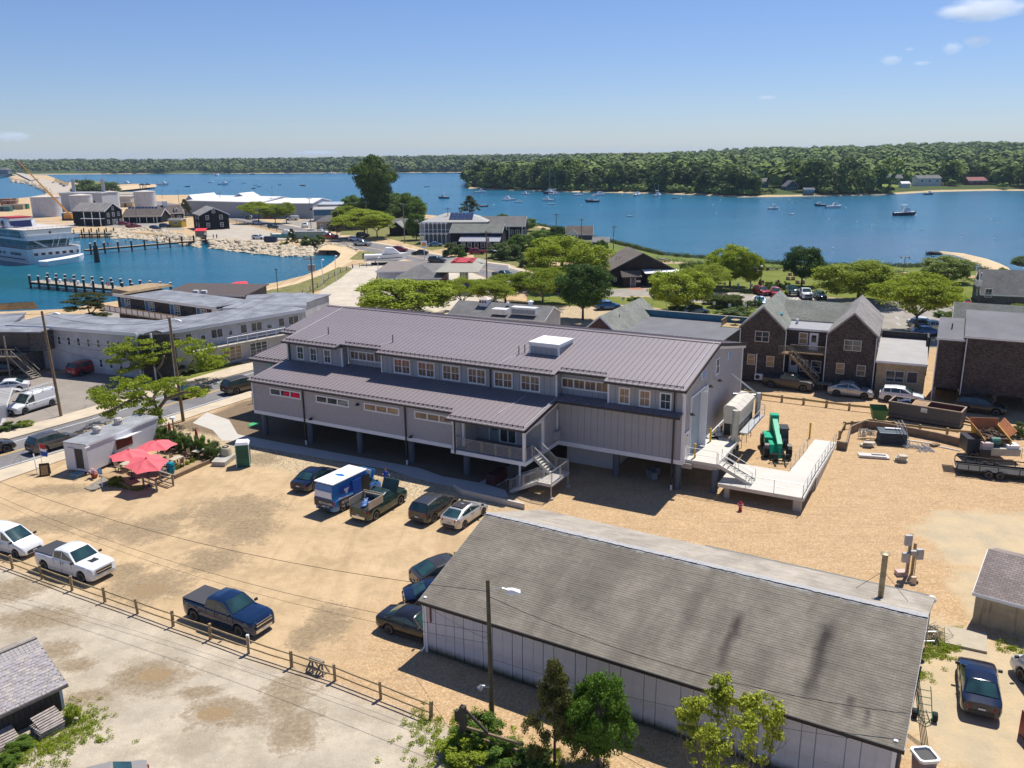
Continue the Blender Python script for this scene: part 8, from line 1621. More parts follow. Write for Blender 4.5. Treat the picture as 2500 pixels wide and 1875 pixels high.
for i,(x,y)in en(((1192,420),(1212,420),(1226,420),(1242,420))):pole(G('R1',x,y),9,'tall dark mooring pile beyond the rust streaked tank',None,.3,Wd0).__setitem__('group','tall mooring piles')
for i,(v,x,y,h)in en((('R2',765,1130,5.5),('R2',655,1195,6),('R2',1125,1200,6.5),('R2',275,1270,5.5),('S4',1500,330,2.6))):
 t=tg('street_lamp',['white lamp post at the dune fence corner, farther','white lamp post at the dune fence, nearer','white lamp post beside the station wall','black lamp post on the dune grass','wooden patio post with a white globe spot'][i],'lamp',G(v,x,y));MB().c_y((0,0,0),(0,0,h),.07,n=7).bd('pole',[Wt,Wt,Wt,Bk,Wb][i],t);MB().lt([(.05,0),(.3,.05),(.25,.22),(.05,.3)],9,c=(.25 if i<3 else 0,0,h)).bd('lamp_head',Wt if i!=3 else Bk,t)
def park_lamp(v,x,y,h,lab):
 t=tg('park_lamp',lab,'lamp',G(v,x,y));MB().c_y((0,0,0),(0,0,h),.07,n=7).bd('pole',DKMET,t);m=MB();[m.cb((s*1.1,0,h-.3),(.5,.35,.5))for s in(-1,1)];m.c_y((-1.1,0,h-.6),(1.1,0,h-.6),.04);m.bd('lamp_head',DKMET,t);MB().lt([(.1,0),(.25,.1),(.2,.3),(.05,.35)],8,c=(0,0,h)).bd('globe',Wt,t)
park_lamp('S6',1065,1080,7.5,'tall twin headed lamp post beside the light blue sedan')
t=tg('osprey_platform','pole with a flat perch in the reeds by the water','pole',G('R4',1285,1045));MB().c_y((0,0,-.5),(0,0,3.2),.08).bd('pole',Wg,t);MB().box(-1.3,1.3,-.3,.3,3.2,3.3).box(-1,-.8,-.1,.1,2.8,3.2).box(.8,1,-.1,.1,2.8,3.2).bd('perch',Wg,t)
def wire(pts,label,group,sag=.6,r=.018):
 out=[]
 for a,b in zip(pts[:-1],pts[1:]):
  for i in rn(13):f=i/12;q=a.lerp(b,f);out.append(q-Vr((0,0,sag*4*f*(1-f))))
 return tag(MB().tb(out,r,4).bd('overhead_wire',mat('black_cable',(.015,.015,.015),.6)),label,'cable',group)
LP=G('T3',495,1362)+Vr((-.1,0,7.0));L1=G('Q1',517,1098)+Vr((-.35,0,0));L2=G('Q1',1548,1135)+Vr((-.25,0,0));L3=G('Q2',722,250)
for k,(z1,z2,s)in en(((11.3,10.9,.8),(9.2,8.9,1.0),(8.6,8.3,1.0),(7.9,7.6,1.2))):
 a=L1+Vr((0,0,z1));b=L2+Vr((0,0,z2));d=(a-b).normalized();wire([a+d*40,a,b],'overhead wire strung between the two street poles, %s of four'%('topmost','second','third','lowest')[k],'street wires',s,.016)
for k in rn(3):wire([L2+Vr((0,0,10.8-k*.9)),L3+Vr(((k-1)*.8,0,10.1-k*.6))],'overhead wire from the street pole to the transformer pole','transformer wires',1.2,.016)
e0=G('T1',-60,40,6.5);wire([e0,LP],'upper service wire sweeping to the lamp pole',None,1.1,.014)
wire([G('T1',-60,120,5.5),LP+Vr((0,0,-2.2))],'middle service wire sweeping to the lamp pole',None,1.2,.012);wire([G('T1',-60,150,5.0),LP+Vr((0,0,-2.8))],'lower service wire sweeping to the lamp pole',None,1.2,.009)
bp=lambda u,v,z:bo+Vr((mt.cos(byaw)*u-mt.sin(byaw)*v,mt.sin(byaw)*u+mt.cos(byaw)*v,z))
wire([LP+Vr((.1,0,-.3)),bp(24.2,.6,4.4)],'service wire running over the barn roof to its right corner',None,.9,.016);wire([LP+Vr((0,0,-3.6)),bp(24,-.1,3.3)],'thin wire along the white barn wall',None,.5,.01);wire([bp(.2,-.15,3.0),LP+Vr((0,0,-2.6))],'thin wire from the barn corner to the lamp pole',None,.1,.01)
t=tg('guide_sign','yellow diamond road sign on a post by the upper road','sign',G('R2',978,760));MB().c_y((0,0,0),(0,0,2.4),.05).bd('pole',Gv,t);MB().cb((0,-.06,2.9),(1.0,.04,1.0)).bd('sign_face',mat('fluorescent_yellow',(.65,.65,.02),.5),t).rotation_euler=(0,0,0);t.children[-1].rotation_euler=(0,0,0)
fa=G('S4',455,700);fb=G('S4',1315,320);rz=yaw(fa,fb);L_=(fb-fa).length
fx=tg('food_trailer','long white food trailer with flat grey roof beside the street','trailer',fa,rz)
TRW=mat('lavender_white_panel',(.60,.60,.64),.5,var=.05);D_=2.6;H_=2.75
MB().box(0,L_,0,D_,.25,H_).bd('body',TRW,fx);MB().box(-.05,L_+.05,-.05,D_+.05,H_,H_+.08).bd('roof',mat('dirty_grey_membrane',(.27,.28,.29),.7,var=.3,scale=.7),fx);MB().box(-.06,L_+.06,-.07,-.02,H_-.12,H_+.06).bd('roof_trim',Tr,fx)
MB().box(-.04,-.01,.55,1.35,.5,2.3).bd('doorway',Bk,fx);MB().box(-.08,-.03,1.4,2.2,.45,2.35).bd('open_door',TRW,fx);MB().box(-.9,-.1,.5,1.4,0,.25).bd('step',mat('step_blue',(.2,.3,.32),.7),fx)
for x,y in((2.9,1.6),(5.6,1.7)):MB().lt([(.42,0),(.36,.35),(.42,.4),(.3,.6),(.1,.65)],10,c=(x,y,H_+.08)).bd('roof_vent',mat('rusty_white_vent',(.5,.45,.40),.6,var=.3,scale=5),fx)
MB().s_([(3.3,-.0,2.15),(5.3,-.0,2.15),(5.3,-1.3,2.5),(3.3,-1.3,2.5)],(0,0,.05)).bd('serving_flap',Wt,fx);MB().box(3.3,5.3,-.03,-.005,1.2,2.1).bd('serving_hatch',mat('dark_red_hatch',(.12,.02,.02),.5),fx);MB().box(2.5,3.1,-.5,-.02,0,1.0).bd('black_cabinet',Bk,fx);MB().cb((-.1,-.2,2.6),(.5,.1,.08)).bd('flood_lamp',Wt,fx)
MB().c_y((0,.3,.5),(0,2.3,.5),.02).c_y((L_*.5,.2,.3),(L_*.5,.45,.3),.35,n=12).c_y((L_*.5+.9,.2,.3),(L_*.5+.9,.45,.3),.35,n=12).bd('wheel',RUBBER,fx)
deck_pts=ql('S4',[(560,720),(1000,560),(1330,440),(1500,330),(1950,470),(1900,560),(1320,770),(1240,850),(1000,860),(800,800)])
dm=MB();dm.prism([(p.x,p.y)for p in deck_pts],0,.12);pd=tag(dm.bd('patio_deck',mat('tan_patio_boards',(.38,.26,.14),.8,var=.15,scale=1)),'tan wooden patio deck beside the food trailer','deck')
e=Vr((mt.cos(rz),mt.sin(rz),0));n_=Vr((-e.y,e.x,0));c0=G('S4',1150,640)
def inside(p,poly):
 c=False;j=len(poly)-1
 for i in rn(len(poly)):
  if(poly[i].y>p.y)!=(poly[j].y>p.y)and p.x<(poly[j].x-poly[i].x)*(p.y-poly[i].y)/(poly[j].y-poly[i].y)+poly[i].x:c=not c
  j=i
 return c
for k in rn(-30,30):
 q=c0+n_*k*.2;xs_=[s*.1 for s in rn(-110,110)if inside(q+e*(s*.1),deck_pts)]
 if len(xs_)>4:MB().s_([q+e*xs_[0]-n_*.09,q+e*xs_[-1]-n_*.09,q+e*xs_[-1]+n_*.09,q+e*xs_[0]+n_*.09],(0,0,.02)).bd('deck_board',Mt['tan_patio_boards'],pd).location=(0,0,.12)
rp=ql('S4',[(380,870),(620,740),(720,800),(490,905)]);tag(MB().s_([Vr((p.x,p.y,.03+.06*(i in(1,2))))for i,p in en(rp)],(0,0,.04)).bd('ramp',Wg),'grey boarded access ramp up to the patio','ramp')
PINK=mat('faded_pink_canvas',(.72,.13,.15),.8,var=.07,scale=1);PINKD=mat('red_canvas',(.50,.02,.05),.7,var=.15,scale=3)
def psl(p,R,h,label,rz_=0,tilt=0):
 t=tg('parasol',label,'umbrella',p,rz_);MB().c_y((0,0,0),(0,0,h),.03).bd('pole',DKMET,t);MB().c_y((0,0,0),(0,0,.1),.25,n=12).bd('base',DKMET,t)
 for k in rn(6):
  a,b=k*mt.pi/3,(k+1)*mt.pi/3;m=MB();A_=Vr((R*mt.cos(a),R*mt.sin(a),h-.55));B_=Vr((R*mt.cos(b),R*mt.sin(b),h-.55));M_=(A_+B_)/2*.93;M_.z=h-.52;T_=Vr((0,0,h));q=(T_+M_)/2+Vr((0,0,-.03));qa,qb=(T_+A_)/2+Vr((0,0,.04)),(T_+B_)/2+Vr((0,0,.04))
  m.add([T_,qa,A_,M_,B_,qb,q],[(0,1,6),(0,6,5),(1,2,3,6),(6,3,4,5)]);m.bd('canopy_panel',PINK,t,fix=False)
 MB().c_y((0,0,h-.02),(0,0,h+.07),.07).bd('finial',PINKD,t);t.rotation_euler=(tilt,0,rz_);return t
pc_=lambda x,y,z:Vr((G('S4',x,y,z).x,G('S4',x,y,z).y,.12))
psl(pc_(1265,290,2.7),1.75,2.7,'open faded pink parasol at the back of the patio',.3);psl(pc_(925,405,2.7),1.75,2.7,'open faded pink parasol at the left of the patio, nearest the trailer',.1);psl(pc_(1135,470,2.8),1.75,2.7,'open faded pink parasol at the front of the patio',.45,.18)
for i,(x,y)in en(((1450,340),(1780,420))):
 t=tg('parasol','closed red parasol on the patio, %s of two'%('left','right')[i],'umbrella',G('S4',x,y));MB().c_y((0,0,0),(0,0,2.4),.03).bd('pole',DKMET,t);MB().lt([(.04,2.35),(.12,2.0),(.2,1.2),(.26,.75),(.1,.7)],8).bd('folded_canopy',PINKD,t)
def table(p,rz_,label,m_=None):
 t=tg('patio_table',label,'table',p,rz_);[MB().box(-.6,.6,-.38+k*.155,-.24+k*.155,.70,.74).bd('slat',m_ or mat('pale_table_slat',(.50,.44,.34),.7),t)for k in rn(5)];[MB().box(x-.03,x+.03,y-.03,y+.03,0,.7).bd('leg',Wb,t)for x in(-.5,.5)for y in(-.3,.3)];return t
def chr0(p,rz_,label,group):
 t=tg('patio_chair',label,'chair',p,rz_,group);MB().box(-.22,.22,-.22,.22,.42,.46).bd('seat',Wb,t);MB().s_([(-.22,.2,.46),(.22,.2,.46),(.22,.28,.9),(-.22,.28,.9)],(0,.03,0)).bd('backrest',Wb,t);[MB().box(x-.02,x+.02,y-.02,y+.02,0,.42).bd('leg',DKMET,t)for x in(-.19,.19)for y in(-.19,.19)];return t
TT=[(1460,430,'pale slatted table behind the open parasols'),(1800,500,'pale slatted table under the right closed parasol'),(1520,600,'pale slatted table by the planter'),(920,660,'table in the shade of the left parasol')];ci=0
for x,y,lab in TT:
 p=G('S4',x,y)+Vr((0,0,.12));table(p,rz,lab)
 for dx,dy,a in((-.4,.65,0),(.4,.65,0),(-.3,-.65,3.14),(.95,.1,-1.57)):
  q=p+e*dx+n_*dy;chr0(q,rz+a,'brown chair %s the %s'%('behind left of,behind right of,before,right of'.split(',')[ci%4],lab),'patio chairs');ci+=1
t=tg('patio_table','dark round table under the front parasol','table',G('S4',1180,700)+Vr((0,0,.12)),0);MB().lt([(0,.7),(.6,.7),(.6,.74),(0,.74)],16).bd('top',DKMET,t);MB().c_y((0,0,0),(0,0,.7),.06).bd('leg',Wd0,t)
def beam_run(label,v,pts,h,m_):
 t=tg('planter_edge',label,'planter',(0,0,0));P_=ql(v,pts)
 for a,b in zip(P_[:-1],P_[1:]):e_=(b-a).normalized();nn=Vr((-e_.y,e_.x,0))*.08;MB().s_([a-nn,b-nn,b-nn+Vr((0,0,h)),a-nn+Vr((0,0,h))],nn*2).bd('timber',m_,t)
 return t
beam_run('long low timber planter edge at the front right of the patio','S4',[(1490,750),(1940,550)],.35,Wb);beam_run('low mossy timber planter edge at the patio corner','S4',[(720,790),(960,890),(1110,880)],.4,mat('mossy_timber',(.14,.12,.04),.9))
def handrail(v,a,b,label):
 A=G(v,*a);B=G(v,*b);t=tg('handrail',label,'railing',A,yaw(A,B));L=(B-A).length;[MB().box(x-.06,x+.06,-.06,.06,0,1.0).bd('post',Wg,t)for x in(0,L)];MB().box(-.08,L+.08,-.09,.09,1.0,1.06).bd('top_rail',Wg,t);[MB().box(0,L,-.03,.03,z,z+.1).bd('rail',Wg,t)for z in(.15,.6)]
handrail('S4',(1115,860),(1275,915),'grey timber handrail at the patio entrance, left of two');handrail('S4',(1320,790),(1475,840),'grey timber handrail at the patio entrance, right of two')
t=tg('teal_urn','bright teal glazed urn beside the patio handrail','urn',G('S4',1450,700));MB().lt([(.2,0),(.32,.3),(.36,.6),(.25,.9),(.3,.95)],12).bd('urn',mat('teal_glaze',(.0,.22,.30),.3),t,smooth=50);MB().lt([(.38,.95),(.3,1.15),(.05,1.25)],12).bd('lid',Mt['teal_glaze'],t)
tag(MB().lt([(.28,0),(.3,.8),(.32,.85),(.1,.9)],12,c=G('S4',1345,750)).bd('barrel',mat('slate_barrel',(.06,.06,.09),.6)),'dark slate barrel beside the teal urn','barrel')
t=tg('cream_water_tank','cream cylindrical tank with coiled lid on the stone plinth','tank',G('S4',2130,505));MB().lt([(.52,0),(.52,1.0),(.4,1.15),(.1,1.2)],16).bd('body',mat('cream_plastic',(.50,.44,.31),.6,var=.05),t,smooth=40);MB().lt([(.3,1.15),(.32,1.22),(.2,1.24),(.2,1.16)],12).bd('lid',Bk,t)
m=MB();q=ql('S4',[(1945,595),(2110,600),(2240,500),(2060,470)]);m.prism([(p.x,p.y)for p in q],0,.42);tag(m.bd('stone_plinth',C2_),'pale stone block plinth between the patio and the portable toilet','plinth')
t=tg('flower_pot','terracotta pot of pink flowers by the trailer corner','plant pot',G('S4',510,735));MB().lt([(.22,0),(.32,.4),(.35,.4),(.3,.42)],10).bd('pot',mat('terracotta',(.35,.10,.05),.8),t);m=MB();rr=random.Random(1);[m.ico((rr.un(-.35,.35),rr.un(-.35,.35),rr.un(.45,.8)),.12,1,jit=.3,rng=rr)for _ in rn(14)];m.bd('flowers',mat('pink_petals',(.55,.35,.35),.7,var=.4,scale=8),t)
t=tg('accessible_parking_sign','blue accessible parking sign on a white post before the trailer','sign',G('S4',605,860));MB().c_y((0,0,0),(0,0,1.6),.035).bd('pole',Wt,t);o=MB().box(-.17,.17,-.05,-.03,1.25,1.75).bd('sign_face',mat('accessible_blue',(.03,.22,.50),.5),t);m=MB();m.c_y((.0,-.06,1.65),(0,-.055,1.65),.035).box(-.02,.02,-.06,-.052,1.5,1.62).box(-.02,.08,-.06,-.052,1.48,1.51);[m.box(.0+.09*mt.cos(a)-.012,.0+.09*mt.cos(a)+.012,-.06,-.052,1.43+.09*mt.sin(a)-.012,1.43+.09*mt.sin(a)+.012)for a in[i*.4-2.6 for i in rn(10)]];m.bd('wheelchair_symbol',Wt,o)
t=tg('sandwich_board','dark wooden A-frame board with menu at the street edge','sign',G('Q1',385,1590),rad(20));[MB().s_([(-.4,s*.35,0),(.4,s*.35,0),(.4,s*.03,1.1),(-.4,s*.03,1.1)],(0,.03,0)).bd('board',mat('dark_brown_board',(.05,.03,.02),.7),t)for s in(-1,1)];MB().s_([(-.28,-.33,.15),(.28,-.33,.15),(.28,-.11,.95),(-.28,-.11,.95)],(0,-.01,.0)).bd('menu',mat('menu_tan',(.35,.22,.10),.7,var=.5,scale=9),t)
t=tg('wind_flag','red white and blue twisted flag on a thin pole at the street edge','flag',G('Q1',365,1560));MB().c_y((0,0,0),(0,0,2.7),.02).bd('pole',Gv,t)
for k,(c,z0,z1,dx)in en(((Rp,2.2,2.65,.0),(Wt,1.95,2.25,.05),(mat('flag_blue',(.02,.08,.35),.6),1.5,2.0,.12))):MB().s_([(.02+dx*.3,0,z0),(.45+dx,0,z0-.12),(.5+dx,.1,z1-.2),(.02,0,z1)],(0,.02,0)).bd('flag_band',c,t)
tag(MB().c_y(G('Q1',318,1580),G('Q1',305,1560)+Vr((0,0,1.7)),.05,n=6).bd('white_post',Wt),'plain white post leaning beside the sandwich board','post')
tag(MB().c_y(G('P',618,985),G('P',618,985)+Vr((0,0,1.25)),.1,n=10).bd('bollard',YEL),'yellow bollard at the left corner of the long building','bollard');tag(MB().c_y(G('A6',1790,250),G('A6',1790,250)+Vr((0,0,1.6)),.09,n=10).bd('bollard',YEL),'yellow bollard standing behind the ramp railing','bollard')
tag(MB().lt([(.0,.02),(.7,.03),(.65,.06),(0,.07)],14,c=G('Q2',215,1162)).bd('manhole_cover',mat('bright_green_lid',(.05,.35,.12),.6)),'bright green round cover on the bare soil','cover')
t=tg('portable_toilet','dark green portable toilet with white roof at the car park edge','toilet',G('Q2',125,1505),rad(12));PTG=mat('toilet_green',(.006,.10,.06),.45,var=.08)
MB().box(-.58,.58,-.58,.58,0,2.1).bd('cabin',PTG,t);MB().l_f([[(-.62,-.62,2.1),(.62,-.62,2.1),(.62,.62,2.1),(-.62,.62,2.1)],[(-.5,-.5,2.32),(.5,-.5,2.32),(.5,.5,2.32),(-.5,.5,2.32)]]).bd('roof',Wt,t);MB().box(-.6,-.585,-.45,.45,.1,2.0).bd('door',mat('toilet_grey_door',(.16,.22,.19),.5),t);MB().cb((.58,-.58,1.05),(.06,.06,2.1)).cb((-.58,-.58,1.05),(.06,.06,2.1)).bd('corner_strip',Wt,t)
[MB().box(-.4,.45,-.61,-.585,z,z+.05).bd('louvre',mat('toilet_green_dark',(.004,.05,.03),.5),t)for z in(.9,1.1,1.3,1.5)];MB().c_y((-.62,.1,1.6),(-.6,.1,1.6),.17,n=14).c_y((-.62,.1,1.15),(-.6,.1,1.15),.14,n=12).bd('round_label',Wt,t)
t=tg('fire_hydrant','red fire hydrant standing alone on the gravel','hydrant',G('A6',940,1140));HR=mat('hydrant_red',(.42,.01,.03),.4);MB().lt([(.16,0),(.16,.06),(.12,.08),(.12,.55),(.17,.57),(.17,.62),(.12,.7),(.04,.76),(.04,.82)],12).bd('barrel',HR,t,smooth=40);MB().c_y((-.22,0,.45),(.22,0,.45),.06).c_y((0,-.2,.42),(0,0,.42),.075).bd('outlet',mat('hydrant_rose',(.6,.25,.25),.5),t);MB().lt([(.19,.56),(.19,.6)],12).bd('bonnet_flange',mat('hydrant_rose',(0,0,0)),t)
t=tg('telehandler','green telescopic handler with black tyres parked on the gravel','telehandler',G('A6',1370,420),rad(80));TG=mat('machine_green',(.005,.38,.20),.4,var=.05)
MB().l_f([[(-.75,-2.0,.6),(.2,-2.0,.6),(.2,2.0,.6),(-.75,2.0,.6)],[(-.75,-1.6,1.25),(.1,-1.6,1.25),(.1,2.0,1.35),(-.75,2.0,1.35)]]).bd('chassis',TG,t)
t.rotation_euler=(0,0,rad(-10))
MB().s_([(-.2,2.6,2.35),(.27,2.6,2.35),(.25,-2.4,1.15),(-.18,-2.4,1.15)],(0,.05,.46)).bd('boom',TG,t);MB().box(-.35,.42,2.1,2.9,1.2,2.95).bd('boom_pivot',TG,t);MB().s_([(-.1,-2.3,1.3),(.15,-2.3,1.3),(.15,-2.7,.4),(-.1,-2.7,.4)],(0,-.25,0)).bd('boom_head',TG,t)
MB().l_f([[(.3,-.6,1.0),(1.05,-.6,1.0),(1.05,.95,1.0),(.3,.95,1.0)],[(.36,-.4,2.35),(.98,-.4,2.35),(.98,.85,2.4),(.36,.85,2.4)]]).bd('cab',glm('cab_glass',(.02,.05,.07)),t);MB().box(.3,1.05,-.5,.95,2.36,2.46).bd('cab_roof',Bk,t);MB().box(-1.05,-.2,-.3,1.7,.85,1.5).bd('engine_cover',TG,t)
a,b,c=whm(.62)
for x in(-1.0,1.0):
 for y in(-1.45,1.45):o=link('wheel',a,t,(x,y,.62),mt.pi/2 if x>0 else-mt.pi/2);o.scale=(1,1.9,1);link('rim',b,o);o.children[0].data.materials[0]=ALLOY;MB().l_f([[(x-.2,y+.62*mt.cos(q)*1.1,.62+.62*mt.sin(q)*1.15),(x+.2,y+.62*mt.cos(q)*1.1,.62+.62*mt.sin(q)*1.15)]for q in(.5,1.1,1.6,2.1,2.6)],close=False).bd('mudguard',Bk,t)
m=MB();m.box(-.85,.85,-2.95,-2.85,.15,.25).box(-.85,.85,-2.95,-2.85,.75,.82);[m.box(x-.05,x+.05,-2.95,-2.85,.1,.8)for x in(-.8,-.3,.3,.8)];[m.box(x-.07,x+.07,-4.0,-2.9,.08,.14)for x in(-.45,.45)];m.bd('forks',Bk,t)
m=MB().c_y((-1.0,-.6,1.9),(-1.3,-.9,1.95),.02).cb((-1.35,-.95,1.95),(.2,.08,.14));m.bd('mirror',Bk,t)
a=G('S5',365,330);b=G('S5',1340,495);t=tg('dumpster','long grey roll-off dumpster with open rusty interior','dumpster',a,yaw(a,b));L_=(b-a).length;SK=mat('grey_skip_steel',(.088,.088,.085),.6,var=.12);RUST=mat('rust_interior',(.16,.05,.035),.85,var=.25)
MB().box(0,L_,0,.08,.2,1.75).bd('side_panel',SK,t);MB().box(0,L_,2.3,2.38,.2,1.75).bd('side_panel',RUST,t);MB().box(0,.08,.08,2.3,.2,1.75).box(L_-.08,L_,.08,2.3,.2,1.75).bd('end_panel',SK,t);MB().box(.08,L_-.08,.08,2.3,.2,.28).bd('floor',RUST,t)
m=MB().box(-.05,L_+.05,-.06,.1,1.75,1.85).box(-.05,L_+.05,2.28,2.44,1.75,1.85).box(-.05,.1,.1,2.28,1.75,1.85).box(L_-.1,L_+.05,.1,2.28,1.75,1.85);m.bd('rim',mat('pale_skip_rim',(.30,.22,.16),.7,var=.2),t);MB().box(0,L_,-.12,0,.2,.5).bd('skid',SK,t)
o=MB().box(L_*.5-.3,L_*.5+.3,-.03,-.005,1.2,1.65).bd('label_plate',Wt,t);text('GOODWIN',.11,mat('label_green',(.02,.25,.15),.5),o,TM(L_*.5,-.035,1.4,0));MB().box(L_*.5-.25,L_*.5+.25,-.034,-.031,1.27,1.32).bd('label_line',Mt['label_green'],o)
rr=random.Random(8);m=MB()
for _ in rn(9):x=rr.un(.3,1.5);m.s_([(x,rr.un(.3,2),1.2),(x+.06,rr.un(.3,2),1.9),(x+.9,rr.un(.3,2),1.9),(x+.8,rr.un(.3,2),1.2)],(0,.05,.0))
tag(m.bd('scrap_pipes',mat('scrap_blue_grey',(.12,.15,.22),.5,var=.4)),'blue-grey scrap lengths heaped at the left of the long dumpster','scrap').matrix_world=Mx.Translation(t.location)@Mx.Rotation(t.rotation_euler[2],4,'Z')
m=MB();[m.s_([(2.0+k*.15,.5,1.55),(2.1+k*.15,.5,1.55),(2.25+k*.15,1.9,1.85),(2.15+k*.15,1.9,1.85)],(0,0,.04))for k in rn(10)];tag(m.bd('timber_offcuts',mat('fresh_lumber',(.55,.36,.2),.8)),'pale timber slats lying in the long dumpster','timber').matrix_world=Mx.Translation(t.location)@Mx.Rotation(t.rotation_euler[2],4,'Z')
m=MB();[m.ico((rr.un(1,L_-1),rr.un(.5,2),.7),rr.un(.3,.6),1,(1.4,1,.5),.25,rr)for _ in rn(14)];tag(m.bd('rubbish_heap',mat('rubbish',(.14,.08,.06),.9,var=.5,scale=2)),'low heap of brown rubbish on the dumpster floor','rubbish').matrix_world=Mx.Translation(t.location)@Mx.Rotation(t.rotation_euler[2],4,'Z')
t=tg('green_skip','small green tipping skip left of the long dumpster','skip',G('S5',240,370),rad(-12));m=MB().l_f([[(-.55,-.6,.2),(.55,-.6,.2),(.55,.6,.2),(-.55,.6,.2)],[(-.8,-.75,1.3),(.8,-.75,1.3),(.8,.9,1.5),(-.8,.9,1.5)]],caps=False);m.bd('body',mat('moss_green_steel',(.07,.17,.05),.6,var=.1),t);MB().box(-.55,.55,-.6,.6,.2,.25).bd('floor',mat('tan_skip_inside',(.28,.18,.09),.8),t)
a=G('S5',1300,1100);b=G('S5',2212,1200);t=tg('utility_trailer','long black open utility trailer with tandem wheels','trailer',a,yaw(a,b));BKS=mat('black_steel',(.02,.018,.017),.5,var=.2)
m=MB();
for y in(0,2.1):
 m.box(0,7.5,y-.04,y+.04,1.0,1.08).box(0,7.5,y-.05,y+.05,.45,.58)
 for x in(0,.85,1.7,3.1,4.7,5.8,6.8,7.5):m.box(x-.03,x+.03,y-.03,y+.03,.55,1.0)
m.box(0,.08,0,2.1,.45,.58);m.bd('frame',BKS,t);MB().box(0,7.5,0,2.1,.40,.45).bd('bed',mat('trailer_boards',(.045,.042,.04),.9,var=.15),t);m=MB();[m.box(-1.0,-.05,.2+k*.28,.25+k*.28,.1+.0,.16)for k in rn(7)];m.bd('loading_gate',BKS,t)
a_,b_,c_=whm(.36)
for x in(2.4,3.25):
 for y in(-.15,2.25):o=link('wheel',a_,t,(x,y,.36));link('rim',b_,o)
m=MB().l_f([[(2.85+1.1*mt.cos(q),y,.42+.42*mt.sin(q))for y in(-.3,0)]for q in(0,.5,1,1.57,2.1,2.6,3.14)],close=False);m.bd('mudguard',BKS,t,fix=False)
t=tg('screener','orange and yellow rusty hopper machine behind the utility trailer','machine',G('S5',1640,880),rad(-8));ORR=mat('orange_rust_panel',(.45,.17,.06),.7,var=.2);YLR=mat('yellow_rust_panel',(.45,.25,.03),.7,var=.2)
MB().s_([(-.2,-.6,.6),(-.2,2.6,.6),(-.2,2.6,2.5),(-.2,-.6,2.0)],(.08,0,0)).bd('side_plate',YLR,t);MB().s_([(2.0,-.6,.6),(2.0,2.6,.6),(2.0,2.6,2.5),(2.0,-.6,2.0)],(.08,0,0)).bd('side_plate',YLR,t);MB().s_([(-.2,0,2.1),(-.2,2.6,2.5),(-.7,2.8,3.1),(-.7,-.1,2.7)],(.04,0,0)).bd('hopper_wing',ORR,t);MB().s_([(2.08,0,2.1),(2.08,2.6,2.5),(2.6,2.8,3.1),(2.6,-.1,2.7)],(.04,0,0)).bd('hopper_wing',ORR,t);MB().s_([(-.2,2.6,2.0),(2.08,2.6,2.0),(2.2,2.9,3.0),(-.3,2.9,3.0)],(0,.05,0)).bd('hopper_back',ORR,t)
m=MB();rr=random.Random(6);[m.ico((rr.un(0,1.9),rr.un(.2,2.4),2.05),rr.un(.1,.22),1,jit=.3,rng=rr)for _ in rn(30)];MB().box(-.1,2.0,-.3,2.6,1.85,2.0).bd('dirt_bed',mat('wet_brown_soil',(.07,.04,.025),.9,var=.3),t);tag(m.bd('soil_clods',Mt['wet_brown_soil']),'brown soil clods in the hopper machine','soil').matrix_world=Mx.Translation(t.location)@Mx.Rotation(t.rotation_euler[2],4,'Z')
MB().box(-1.5,-.25,-.3,1.6,.6,1.9).bd('engine_box',mat('dark_navy_cover',(.02,.025,.04),.4),t);o=link('wheel',a_,t,(-1.0,-.4,.36));link('rim',b_,o);m=MB();m.box(0,1.9,.2,.3,1.0,1.15).box(0,1.9,.8,.9,1.1,1.25);m.bd('crossbar',YLR,t)
t=tg('road_plant','cream and grey striping machine with green hose reel on the utility trailer','machine',G('S5',1800,950)+Vr((0,.3,.45)),rad(-8));MB().box(-.9,2.3,0,1.3,.2,.85).bd('body',mat('cream_tank',(.45,.42,.33),.6),t);MB().box(-.9,.0,.1,1.2,.85,1.3).bd('engine_cover',mat('pinkish_cover',(.5,.42,.42),.5),t);MB().box(1.2,2.2,.1,1.1,.85,1.15).bd('white_box',Wt,t);MB().c_y((-.05,.7,1.35),(.7,.7,1.35),.35,n=14).bd('hose_reel',mat('green_hose',(.05,.16,.13),.6,var=.3,scale=12),t);MB().box(-1.1,-.2,-.1,.2,0,.7).bd('black_engine',Bk,t);m=MB();ppr(m,(2.4,0,0),(3.2,0,0),1.0,2);m.bd('rail',Gv,t)
t0=G('S5',260,690);
fp=MB();fp.tb([(0,0,0),(2.4,0,0),(2.4,1.9,0),(0,1.9,0),(0,0,0)],.03,5);fpm=fp.mesh('frame',mat('dark_fence_tube',(.10,.13,.16),.5,.3));wmm=MB().box(.03,2.37,.03,1.87,-.006,.006).mesh('mesh_infill',mat('dark_fence_mesh',(.05,.07,.09),.6))
for i in rn(9):o=tg('fence_panel','steel mesh fence panel lying flat, %s in the tall stack'%ORD[i],'fence panel',t0+Vr((random.un(-.05,.05),random.un(-.05,.05),.1+i*.13)),rad(-14)+random.un(-.03,.03),'stack of fence panels');link('frame',fpm,o);link('mesh_infill',wmm,o)
tag(MB().box(.6,2.0,1.2,1.5,0,.02).bd('white_sheet',Wt),'white sheet lying on top of the fence panel stack','sheet').matrix_world=Mx.Translation(t0+Vr((0,0,1.27)))@Mx.Rotation(rad(-14),4,'Z')
for i in rn(3):
 o=tg('fence_panel','grey mesh fence panel propped against the right of the stack','fence panel',t0+Vr((2.5+.12*i,-.5,.0)),rad(70),'propped fence panels');o.rotation_euler=(rad(60+6*i),0,rad(75));link('frame',WC.setdefault('fpg',fp.mesh('frame',Gv)),o)
HM=mat('pale_stone_slab',(.50,.45,.36),.85,var=.15,scale=2)
